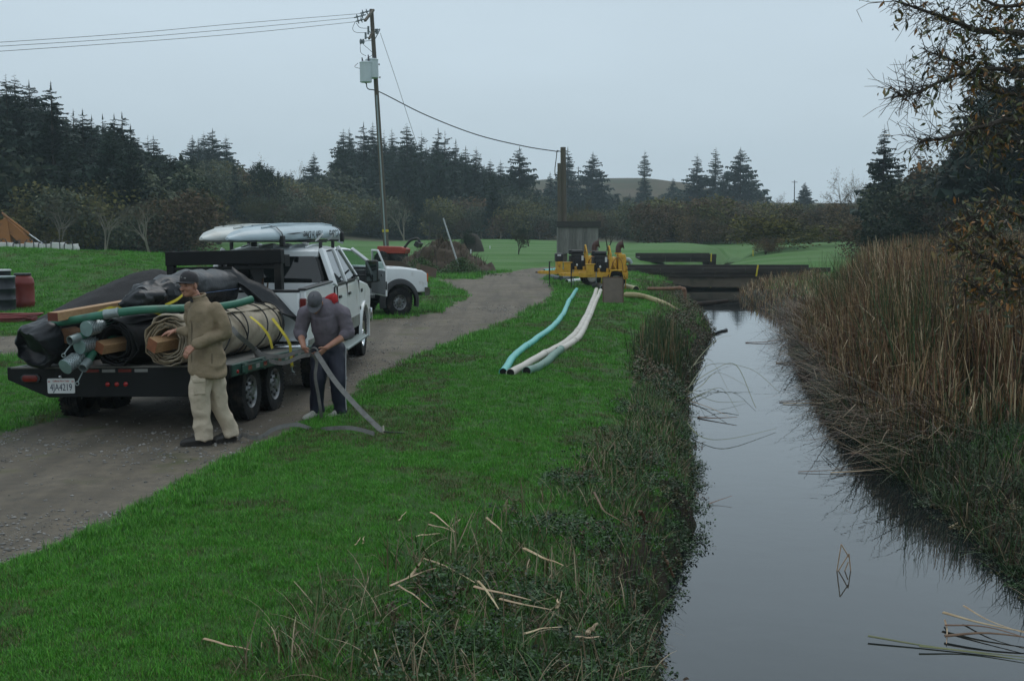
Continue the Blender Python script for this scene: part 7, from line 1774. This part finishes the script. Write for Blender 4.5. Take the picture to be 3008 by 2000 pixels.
def trunk_mesh(nm, r0=.014, z1=.96): 
    return MB().tube([(0, 0, -.03), (0.002, 0, .35), (0, .002, .7), (0, 0, z1)], [r0, r0 * .75, r0 * .42, r0 * .1], 7)
CON = [conifer(1), conifer(2, 42, .22, .30), conifer(3, 38, .17, .2, gap=.15), conifer(4, 34, .23, .12, top=.30, z0=.10), conifer(5, 48, .165, .3), conifer(6, 30, .18, .12, gap=.3, top=.25, z0=.16, nb=(6, 9))]
CONM = []
for i, (v, f, c) in enumerate(CON):
    o = np_mesh("crown", v, f, M_conifer, c); t = trunk_mesh("trunk").build("trunk", M_bark); CONM.append((o.data, t.data)); bpy.data.objects.remove(o); bpy.data.objects.remove(t)
def place_conifer(label, u, vtop, Y, kind, wide=1.0, base=None, group=None):
    top = at(u, vtop, Y); z0 = H(top.x, Y) if base is None else base; h = max(3.0, top.z - z0)
    root = empty("conifer_tree", label, "tree", (top.x, Y, z0), (0, 0, random.uniform(0, 6.28)), group=group); root.scale = (h * wide, h * wide, h)
    for nm, me in (("crown", CONM[kind][0]), ("trunk", CONM[kind][1])):
        q = bpy.data.objects.new(nm, me); COL.objects.link(q); q.parent = root
    return root
ordn = ORD if True else ("first", "second", "third", "fourth", "fifth", "sixth", "seventh", "eighth", "ninth", "tenth", "eleventh", "twelfth", "thirteenth", "fourteenth", "fifteenth", "sixteenth", "seventeenth")
left_sky = [(17, 228, 112, 1), (42, 225, 118, 0), (85, 245, 122, 3), (149, 251, 108, 1), (215, 330, 116, 4), (242, 329, 114, 0), (269, 346, 118, 2), (301, 342, 130, 5), (335, 342, 122, 0), (358, 338, 120, 1), (383, 372, 124, 4), (434, 403, 135, 5), (450, 403, 132, 0), (500, 450, 128, 3)]
for i, (u, v, Y, k) in enumerate(left_sky): place_conifer("dark spruce on the left hillside's skyline, %s from the left" % ordn[i], u, v, Y, k, 1.65, group="skyline conifers on the left hill")
mid_sky = [(565, 401, 235, 0), (582, 408, 232, 4), (598, 390, 240, 1), (624, 382, 236, 3), (663, 401, 238, 1), (922, 450, 240, 0)]
for i, (u, v, Y, k) in enumerate(mid_sky): place_conifer("blue-hazed conifer behind the kayaks' hillside, %s from the left of its group" % ordn[i], u, v, Y, k, 1.45, group="conifers in the hillside gap")
cen_sky = [(1009, 383, 222, 0), (1026, 378, 226, 4), (1068, 365, 220, 1), (1095, 365, 224, 0), (1128, 388, 228, 5), (1151, 383, 224, 2), (1194, 366, 220, 0), (1238, 390, 226, 5), (1287, 383, 222, 1), (1307, 390, 230, 5), (1339, 414, 222, 2), (1368, 434, 226, 0), (1399, 436, 220, 1), (1440, 470, 224, 0), (1470, 474, 218, 1), (1501, 480, 230, 5), (1526, 434, 228, 3)]
for i, (u, v, Y, k) in enumerate(cen_sky): place_conifer("tall conifer on the central wood's skyline, %s from the left" % ordn[i], u, v, Y, k, 1.4, group="skyline conifers of the central wood")
rs_ = [(1616, 508, 300, 0, "small dark conifer just left of the hut posts"), (1668, 436, 310, 1, "tall conifer behind the hut posts"), (1742, 450, 315, 3, "spreading conifer right of the hut posts"), (1894, 443, 400, 5, "lone conifer standing on the bare ridge top"), (1894, 508, 330, 0, "dark conifer below the lone one on the ridge"), (1978, 522, 340, 1, "small dark conifer at the ridge's shoulder"),
       (2049, 455, 300, 1, "left one of the trio of tall conifers on the ridge's right"), (2103, 434, 305, 2, "middle one of the trio of tall conifers on the ridge's right"), (2127, 504, 298, 0, "low conifer between the trio's middle and right trees"), (2176, 436, 300, 3, "broad right one of the trio of tall conifers"), (2210, 500, 304, 4, "slim conifer at the trio's right edge"),
       (2365, 536, 310, 3, "pale hazed conifer rising above the brown thicket"), (2598, 373, 118, 1, "big dark spruce standing before the right-hand wood"), (2705, 449, 112, 0, "dark spruce right of the big one, partly hidden by branches"), (2640, 480, 122, 4, "narrow dark spruce close behind the big right-hand one"),
       (2800, 420, 95, 1, "dark conifer behind the autumn branches, left of the tallest"), (2900, 130, 82, 0, "very tall dark conifer behind the autumn branches"), (2990, 60, 78, 1, "tallest dark conifer at the right edge of the frame"), (3080, 150, 84, 3, "dark conifer at the right edge, mostly outside the frame"), (2930, 260, 74, 4, "dark conifer standing before the two tallest at right"), (2850, 460, 88, 3, "low broad conifer at the foot of the tall right-hand ones")]
for u, v, Y, k, lb in rs_: place_conifer(lb, u, v, Y, k, 1.3 if Y < 130 else 1.45)

# --- deciduous: branching skeleton with optional leaves
def branchy(seed, levels=5, n0=3, L0=.34, r0=.020, spread=.55, up=.25, stems=1, keep=1.0):
    r_ = random.Random(seed); segs = []
    def grow(p, d, L_, r0_, lv):
        k = 3; q = p
        for i in range(k):
            d = (d + Vector((r_.uniform(-1, 1), r_.uniform(-1, 1), r_.uniform(-.6, 1) * up * 2)) * .16).normalized(); e = q + d * L_ / k
            ra, rb = r0_ * (1 - .35 * i / k), r0_ * (1 - .35 * (i + 1) / k); segs.append((q, e, ra, rb, lv)); q = e
            if lv < levels and i > 0:
                for _ in range(n0 if i == k - 1 else 1):
                    nd = (d + Vector((r_.gauss(0, 1), r_.gauss(0, 1), r_.gauss(0, .7) + up)) * spread).normalized()
                    if r_.random() < keep: grow(q, nd, L_ * r_.uniform(.55, .80), rb * .68, lv + 1)
    for s in range(stems):
        grow(Vector((r_.uniform(-.02, .02), r_.uniform(-.02, .02), -.01)), Vector((r_.uniform(-.4, .4) * (stems > 1), r_.uniform(-.4, .4) * (stems > 1), 1)).normalized(), L0, r0, 0)
    return segs
def seg_mesh(segs, lv0, lv1, n=4):
    A = np.array([s[0] for s in segs if lv0 <= s[4] <= lv1]); B_ = np.array([s[1] for s in segs if lv0 <= s[4] <= lv1]); ra = np.array([s[2] for s in segs if lv0 <= s[4] <= lv1]); rb = np.array([s[3] for s in segs if lv0 <= s[4] <= lv1])
    d = B_ - A; d /= np.linalg.norm(d, axis=1)[:, None] + 1e-9; ref = np.where(np.abs(d[:, 2:3]) > .9, [[1, 0, 0]], [[0, 0, 1]]); x = np.cross(ref, d); x /= np.linalg.norm(x, axis=1)[:, None]; y = np.cross(d, x)
    V = []
    for P_, r_ in ((A, ra), (B_, rb)):
        for k in range(n): V.append(P_ + (x * math.cos(6.283 * k / n) + y * math.sin(6.283 * k / n)) * r_[:, None])
    V = np.stack(V, 1); m_ = len(A); i0 = np.arange(m_)[:, None] * 2 * n; Fs = np.concatenate([i0 + np.array([[k, (k + 1) % n, n + (k + 1) % n, n + k]]) for k in range(n)])
    return V.reshape(-1, 3), Fs
def tree_kind(seed, leafn=0, pal=None, lsz=(.008, .016), twig=(.055, .045, .036), **kw):
    segs = branchy(seed, **kw); zmax = max(s[1].z for s in segs); lv = kw.get("levels", 5)
    segs = [(a / zmax, b / zmax, ra / zmax, rb / zmax, l) for a, b, ra, rb, l in segs]
    v, f = seg_mesh(segs, 2, 9, 3) if lv > 2 else seg_mesh(segs, 1, 9, 3)
    v3 = [(v, np.concatenate([f[:, :3], f[:, [0, 2, 3]]]), np.tile(np.array([twig]), (len(v), 1)))]
    if leafn:
        tip = [s for s in segs if s[4] >= lv - 1]; P_ = np.array([tip[i][1] for i in rng.integers(0, len(tip), leafn)]) + rng.normal(0, .012, (leafn, 3)); v3.append(leaves(P_, U(*lsz, leafn), pick(pal, leafn, .3), up=.2, asp=.6))
    cr = join(v3); tv, tf = seg_mesh(segs, 0, 2 if lv > 4 else (1 if lv > 2 else 0), 6)
    o = np_mesh("crown", cr[0], cr[1], M_twig, cr[2]); t = np_mesh("trunk", tv, tf, M_bark, nside=4, smooth=True); r_ = (o.data, t.data); bpy.data.objects.remove(o); bpy.data.objects.remove(t); return r_
def place_tree(nm, label, u, vtop, Y, kind, wide=1.0, bark=None, group=None, cat="tree", base=None):
    top = at(u, vtop, Y); z0 = H(top.x, Y) if base is None else base; h = max(.8, top.z - z0)
    root = empty(nm, label, cat, (top.x, Y, z0), (0, 0, random.uniform(0, 6.28)), group=group); root.scale = (h * wide, h * wide, h)
    for k, (n2, me) in enumerate((("crown", kind[0]), ("trunk", kind[1]))):
        q = bpy.data.objects.new(n2, me); COL.objects.link(q); q.parent = root
        if k and bark: q.material_slots[0].link = 'OBJECT'; q.material_slots[0].material = bark
    return root
RUST = [(3, (.075, .050, .026)), (2, (.052, .044, .022)), (1, (.10, .075, .025))]; OLIVE = [(3, (.055, .060, .020)), (2, (.085, .078, .022)), (1, (.04, .045, .018))]; GREYG = [(3, (.050, .056, .036)), (2, (.062, .066, .040)), (1, (.040, .043, .030))]
K_bare = tree_kind(21, 700, [(1, (.10, .085, .05))], (.008, .014), (.12, .102, .08), levels=5, n0=2, L0=.36, r0=.016, spread=.55, stems=3)
K_bare2 = tree_kind(22, 900, RUST, (.01, .018), (.12, .10, .078), levels=5, n0=2, L0=.34, r0=.022, spread=.6, stems=2)
K_rust = tree_kind(23, 3600, RUST, (.016, .032), (.06, .048, .038), levels=4, n0=3, L0=.26, r0=.018, spread=.75, stems=4)
K_olive = tree_kind(24, 5200, OLIVE, (.018, .034), (.06, .048, .038), levels=4, n0=3, L0=.24, r0=.016, spread=.80, stems=5)
K_grey = tree_kind(25, 4200, GREYG, (.018, .036), (.07, .062, .05), levels=4, n0=3, L0=.28, r0=.018, spread=.65, stems=3)
K_dark = tree_kind(26, 5200, [(3, (.018, .030, .018)), (1, (.035, .045, .02))], (.02, .04), levels=4, n0=3, L0=.30, r0=.03, spread=.7, stems=1)
K_pale = tree_kind(27, 1100, [(3, (.20, .17, .12)), (1, (.14, .10, .05))], (.012, .022), (.16, .135, .105), levels=5, n0=2, L0=.34, r0=.02, spread=.55, stems=2)
def bush_kind(seed, pal, n_=4200, sz=(.028, .062), squash=.62):
    r_ = np.random.default_rng(seed); lob = r_.normal(0, .26, (16, 3)) * [1, 1, .62] + [0, 0, .46]; i = r_.integers(0, 16, n_); d = r_.normal(size=(n_, 3)); d /= np.linalg.norm(d, axis=1)[:, None]
    p = lob[i] + d * (.20 * r_.uniform(.35, 1.08, (n_, 1))); p = p[(p[:, 2] > .0) & (p[:, 2] < 1.02)]; p[:, :2] *= squash / .5
    tone = r_.uniform(.65, 1.35, 16)[i[:len(p)]]
    v, f, c = leaves(p, r_.uniform(*sz, len(p)), pick(pal, len(p), .3) * tone[:, None], up=.15, asp=.55)
    sg = branchy(seed, levels=3, n0=3, L0=.32, r0=.012, spread=.8, stems=6); zm = max(q[1].z for q in sg); sg = [(a / zm * .98, b / zm * .98, x / zm, y / zm, l) for a, b, x, y, l in sg]
    tv, tf = seg_mesh(sg, 0, 3, 4)
    o = np_mesh("crown", v, f, M_twig, c); t = np_mesh("trunk", tv, tf, M_bark, nside=4, smooth=True); q = (o.data, t.data); bpy.data.objects.remove(o); bpy.data.objects.remove(t); return q
B_rust = bush_kind(41, [(3, (.120, .078, .044)), (2, (.085, .066, .038)), (1, (.15, .105, .04))]); B_olive = bush_kind(42, [(3, (.115, .110, .026)), (2, (.16, .135, .030)), (1, (.075, .078, .026))]); B_grey = bush_kind(43, [(3, (.082, .092, .062)), (2, (.105, .108, .070)), (1, (.060, .068, .046))]); B_dark = bush_kind(44, [(3, (.020, .032, .019)), (1, (.036, .046, .022))])
dt = [("bare_tree", "bare multi-stemmed tree with pale trunks, nearer the bulk bags", 300, 535, 94, K_bare, .75, M_palebark), ("bare_tree", "bare pale-trunked tree just left of the trailer's neck", 432, 560, 93, K_bare2, .85, M_palebark), ("bare_tree", "thin leafless tree left of the pale multi-stemmed one", 165, 535, 95, K_bare, .7, M_palebark),
      ("autumn_bush", "broad yellow-brown bush behind the bulk bags", 190, 645, 97, B_olive, 1.3, None), ("autumn_bush", "rusty brown thicket behind the excavator's boom", 60, 620, 104, B_rust, 1.2, None), ("autumn_bush", "rusty bush between the bare trees and the trailer's neck", 540, 600, 110, B_rust, 1.15, None), ("autumn_tree", "rounded rusty tree behind the kayaks' left ends", 640, 585, 125, K_rust, .95, None),
      ("autumn_tree", "grey-brown tree behind the kayaks' middle", 760, 575, 150, K_olive, 1.0, None), ("autumn_tree", "dark rounded evergreen behind the kayaks", 800, 480, 170, K_dark, .75, None), ("autumn_tree", "grey-green leafy tree above the kayaks' right ends", 900, 590, 165, K_grey, .9, None), ("bare_tree", "forked pale tree right behind the utility pole", 1185, 560, 150, K_bare2, .75, M_palebark),
      ("autumn_tree", "grey-green tree left of the leaning white pole", 1255, 600, 168, K_grey, .9, None), ("autumn_tree", "pale grey-green willow right of the stump", 1480, 570, 190, K_grey, .8, M_palebark), ("shrub", "dark bushy shrub over the round stump on the fairway", 1378, 672, 100, B_dark, .62, None), ("fairway_tree", "thin-stemmed young tree on the fairway left of the hut", 1522, 672, 92, K_grey, .75, None), ("fairway_tree", "dark flat-topped tree behind the young fairway tree", 1552, 668, 130, K_dark, 1.0, None),
      ("fairway_tree", "small dark tree just right of the leaning pole's foot", 1310, 682, 135, K_dark, .95, None), ("bare_tree", "gnarled bare tree directly behind the hut", 1715, 575, 100, K_bare2, .85, None), ("bare_tree", "leaning bare tree at the hut's right side", 1785, 625, 104, K_bare2, .9, None), ("autumn_bush", "rusty bush beyond the first two bridges", 1925, 640, 165, B_rust, 1.1, None), ("autumn_bush", "broad rusty bush left of the olive one", 2060, 615, 140, B_rust, 1.3, None),
      ("olive_bush", "large rounded olive-yellow bush overhanging the creek", 2265, 600, 103, B_olive, 1.75, None), ("autumn_bush", "low brown bush at the olive one's foot by the creek", 2250, 690, 98, B_rust, 1.2, None), ("autumn_bush", "long brown thicket right of the olive bush", 2390, 575, 150, B_rust, 1.3, None), ("autumn_bush", "brown thicket before the pale tree", 2490, 590, 152, B_rust, 1.2, None), ("fairway_tree", "small yellow-green conical tree on the right fairway", 2386, 640, 128, B_olive, .6, None),
      ("pale_tree", "pale leafed tree standing above the thicket left of the big spruce", 2455, 490, 168, K_pale, .75, M_palebark), ("pale_tree", "slim pale bare tree right beside the pale leafed one", 2508, 495, 172, K_pale, .5, M_palebark), ("pale_tree", "low pale bare tree on the skyline left of the hazed conifer", 2290, 560, 260, K_pale, .9, None), ("pale_tree", "tiny pale bare tree on the skyline right of the trio", 2240, 565, 270, K_pale, .9, None),
      ("autumn_bush", "grey-brown bush at the foot of the big spruce", 2660, 590, 100, B_grey, 1.1, None), ("autumn_bush", "grey leafy bush under the right-hand conifers", 2790, 560, 82, B_grey, 1.1, None), ("autumn_bush", "dark leafy bush at the right edge under the conifers", 2950, 560, 66, B_grey, 1.2, None), ("pale_tree", "pale bare treetop on the hillside gap's skyline", 735, 450, 300, K_pale, .8, None), ("pale_tree", "faint bare tree on the ridge left of the small conifer", 885, 468, 320, K_pale, .9, None),
      ("autumn_bush", "rusty bush right of the bare ridge's foot", 2150, 585, 170, B_rust, 1.3, None), ("autumn_bush", "dark low bush between the thicket and the fairway tree", 2440, 650, 140, B_rust, 1.4, None), ("autumn_bush", "brown bush behind the big spruce's left side", 2545, 600, 140, B_rust, 1.2, None)]
for nm, lb, u, v, Y, k, wd, bk in dt: place_tree(nm, lb, u, v, Y, k, wd, bk, cat="bush" if "bush" in nm or nm == "shrub" else "tree")
g_ = gnd(1388, 742); tag(MB().lathe([(1.0, -.2), (.95, .2), (.72, .9), (.45, 1.35), (.1, 1.5)], (0, 0, 0), (0, 0, 1), n=16).build("tree_stump", mat("stump_bark", (.060, .048, .040), .9, c2=(.03, .025, .02), scale=2, bump=.6, bscale=3), loc=(g_.x, g_.y, H(g_.x, g_.y))), "broad old stump under the shrub on the fairway", "stump")

# --- wooded hillsides read as one mass
SKX = [-300, 0, 90, 150, 200, 235, 370, 450, 540, 560, 690, 720, 980, 1000, 1200, 1300, 1400, 1500, 1570, 1700, 1900, 2100, 2220, 2600, 2640, 2760, 2850, 3008, 3300]
SKY = [262, 262, 285, 305, 345, 365, 385, 440, 500, 450, 450, 500, 500, 425, 410, 425, 470, 520, 555, 566, 566, 555, 585, 585, 520, 480, 330, 200, 200]
VAR = [(v, f, c, M_conifer, 3) for v, f, c in CON[:5]] + [(v, f, c, M_conifer, 3) for v, f, c in (conifer(7, 36, .26, .2, top=.5, z0=.08), conifer(8, 34, .21, .35, gap=.25, z0=.1))]
def bush_var(seed, n_, pal, sz, squash):
    r_ = np.random.default_rng(seed); V = []; lob = r_.normal(0, .22, (9, 3)) * [1, 1, .55] + [0, 0, .5]
    i = r_.integers(0, 9, n_); d = r_.normal(size=(n_, 3)); d /= np.linalg.norm(d, axis=1)[:, None]
    p = lob[i] + d * (.24 * r_.uniform(.55, 1.05, (n_, 1))) * [1.1, 1.1, 1.0]; p[:, 2] = np.clip(p[:, 2], 0.0, 1)
    v, f, c = leaves(p * [squash, squash, 1], r_.uniform(*sz, n_), pick(pal, n_, .3), up=.15, asp=.55); return v, f, c, M_twig, 3
BV = [bush_var(31, 2600, [(3, (.095, .112, .072)), (2, (.120, .125, .082)), (1, (.066, .078, .054))], (.035, .08), 1.0), bush_var(32, 2600, [(3, (.125, .082, .050)), (2, (.090, .072, .044))], (.035, .08), 1.1), bush_var(33, 2600, [(3, (.105, .105, .040)), (2, (.135, .120, .044))], (.035, .08), 1.2), bush_var(34, 1500, [(2, (.024, .036, .024)), (1, (.034, .040, .024))], (.06, .11), 1.1)]
nC = len(VAR)
P_, S_, V_ = [], [], []
def fill(u0, u1, y0, y1, n_, hr, kinds, lift=0.0, p_con=.5):
    for _ in range(n_):
        Y = random.uniform(y0, y1); u = random.uniform(u0, u1); x = (u - CX) / F_PX * Y; con = random.random() < p_con
        h = random.uniform(*hr) * (1 if con else .62); P_.append((x, Y)); S_.append((h, u, Y, con, kinds))
fill(-250, 560, 104, 185, 420, (9, 16), [0, 3], p_con=.75); fill(-250, 600, 98, 116, 150, (4.5, 11), [0, 1, 2, 2, 3], p_con=.08)
fill(540, 1010, 200, 340, 420, (7, 14), [0, 0, 0, 1], p_con=.22); fill(540, 1010, 165, 215, 150, (6, 12), [0, 0, 1, 2], p_con=.1)
fill(960, 1560, 205, 300, 300, (12, 20), [0, 3], p_con=.72); fill(960, 1580, 186, 220, 130, (6, 13), [0, 0, 0, 2, 1], p_con=.12)
fill(1500, 2230, 240, 410, 620, (5, 11), [0, 0, 3], p_con=.25); fill(1540, 2180, 395, 445, 200, (1.6, 4), [0, 1, 1], p_con=.03); fill(1500, 2000, 186, 235, 90, (5, 9), [0, 1, 2, 0], p_con=.08)
fill(1880, 2640, 150, 230, 190, (5, 13), [1, 1, 0, 2], p_con=.03); fill(2620, 3300, 86, 140, 170, (8, 15), [3, 0, 1], p_con=.55); fill(2550, 3300, 80, 96, 50, (4, 7), [0, 1, 3], p_con=.05)
xs_ = np.array([p[0] for p in P_]); ys2 = np.array([p[1] for p in P_]); zs_ = height(xs_, ys2)
pts, sc, vi = [], [], []
for (h, u, Y, con, kinds), x, z in zip(S_, xs_, zs_):
    sk = float(np.interp(u, SKX, SKY)) + random.uniform(0, 14); tz = at(u, sk, Y).z
    h = min(h, tz - z)
    if h < .9: continue
    pts.append((x, Y, z - .1)); sc.append(h); vi.append(random.randrange(nC) if con else nC + random.choice(kinds))
scatter("hillside_forest", pts, U(0, 6.28, len(pts)), sc, vi, VAR + BV)["label"] = "dark mixed forest of conifers and bare scrub covering the hillsides"

# ================================================================ overhanging autumn tree on the right bank
AT = empty("autumn_tree", "overhanging tree with brown and green drooping leaves at the right edge", "tree", (8.6, 13.6, H(8.6, 13.6)))
o0 = Vector(AT.location); limbs = []
def lim(px, Y0, Y1, r0_, r1_):
    P = smooth_path([at(u, v, Y0 + (Y1 - Y0) * i / (len(px) - 1)) for i, (u, v) in enumerate(px)], 6); limbs.append((P, r0_, r1_)); return P
tk = MB(); tkp = [Vector((8.6, 13.6, o0.z - .2)), Vector((8.3, 13.5, .8)), Vector((8.05, 13.3, 2.2)), Vector((7.9, 13.1, 3.6)), Vector((7.6, 13.0, 5.0))]
MB().tube([p - o0 for p in smooth_path(tkp, 4)], [.17 - .006 * i for i in range(17)], 10).build("trunk", M_bark, AT)
lim([(3620, 560), (3250, 430), (3008, 356), (2890, 372), (2790, 402), (2700, 418)], 13.2, 12.2, .05, .010); lim([(3600, 260), (3250, 170), (3008, 100), (2880, 92), (2800, 62), (2720, 34), (2630, 4)], 13.1, 12.0, .05, .008)
lim([(3500, 420), (3150, 300), (2990, 215), (2880, 205), (2780, 232), (2690, 275), (2645, 280)], 13.2, 12.3, .04, .007); lim([(3550, 60), (3200, -20), (2960, 20), (2860, -20)], 13.0, 12.4, .04, .01); lim([(3300, 330), (3050, 290), (2900, 260), (2800, 180), (2720, 150)], 13.4, 12.9, .03, .006)
lim([(3620, 1200), (3250, 900), (3060, 830), (2960, 800), (2870, 745), (2800, 720)], 13.4, 12.6, .045, .010); lim([(3250, 900), (3060, 780), (2960, 735), (2900, 680), (2850, 640), (2810, 650)], 13.2, 12.8, .03, .007); lim([(3250, 880), (3080, 700), (3000, 640), (2920, 600)], 13.5, 13.0, .03, .008)
lim([(3300, 860), (3100, 860), (2990, 850), (2900, 860), (2830, 820)], 13.0, 12.4, .025, .006); lim([(3400, 480), (3150, 440), (3000, 420), (2930, 400), (2840, 330)], 13.6, 13.2, .03, .006)
r_ = random.Random(5); tw = []; LPs = []
for P, ra, rb in limbs:
    K = len(P); MB().tube([p - o0 for p in P], [ra + (rb - ra) * i / (K - 1) for i in range(K)], 6).build("branch", M_bark, AT)
    for i in range(6, K):
        for _ in range(6):
            d = (P[i] - P[i - 1]).normalized(); nd = (d * .5 + Vector((r_.gauss(-.15, .7), r_.gauss(0, .6), r_.gauss(.0, .6)))).normalized(); q = P[i]; L_ = r_.uniform(.12, .42)
            for k in range(3):
                e = q + nd * L_ / 3; tw.append((q - o0, e - o0, .005 - .001 * k, .004 - .001 * k, 5))
                if r_.random() < .55:
                    n2 = (nd + Vector((r_.gauss(0, .7), r_.gauss(0, .7), r_.gauss(0, .7)))).normalized(); f2 = e + n2 * L_ * .4; tw.append((e - o0, f2 - o0, .003, .002, 5)); LPs += [f2 - o0] * (1 if r_.random() < .7 else 0)
                q = e; nd = (nd + Vector((0, 0, -.18 + r_.gauss(0, .2)))).normalized(); LPs += [e - o0] * (1 if r_.random() < .55 else 0)
v, f = seg_mesh(tw, 0, 9, 3); q = np_mesh("twigs", v, f, M_bark, nside=4, parent=AT); q["kind"] = "stuff"
P3 = np.array([tuple(p) for p in LPs]); dens = np.clip((P3[:, 0] + o0.x) / np.maximum(P3[:, 1] + o0.y, 1) * F_PX + CX, 0, 4000)
kp = U(0, 1, len(P3)) < np.interp(dens, [2640, 2760, 2850, 3100], [.12, .24, .52, .68]); P3 = P3[kp]; P3 = np.concatenate([P3, P3[U(0, 1, len(P3)) < .6] + rng.normal(0, .05, ((0), 3)) if False else P3])
P3 = P3 + rng.normal(0, .03, P3.shape); v, f, c = leaves(P3, U(.06, .115, len(P3)), pick([(4, (.080, .092, .026)), (3, (.15, .105, .028)), (1.6, (.30, .13, .026)), (2, (.045, .055, .024))], len(P3), .3), up=.1, asp=.34, droop=.9)
q = np_mesh("leaves", v, f, leafmat("autumn_leaf", rough=.4, spec=.5), c, parent=AT); q["kind"] = "stuff"
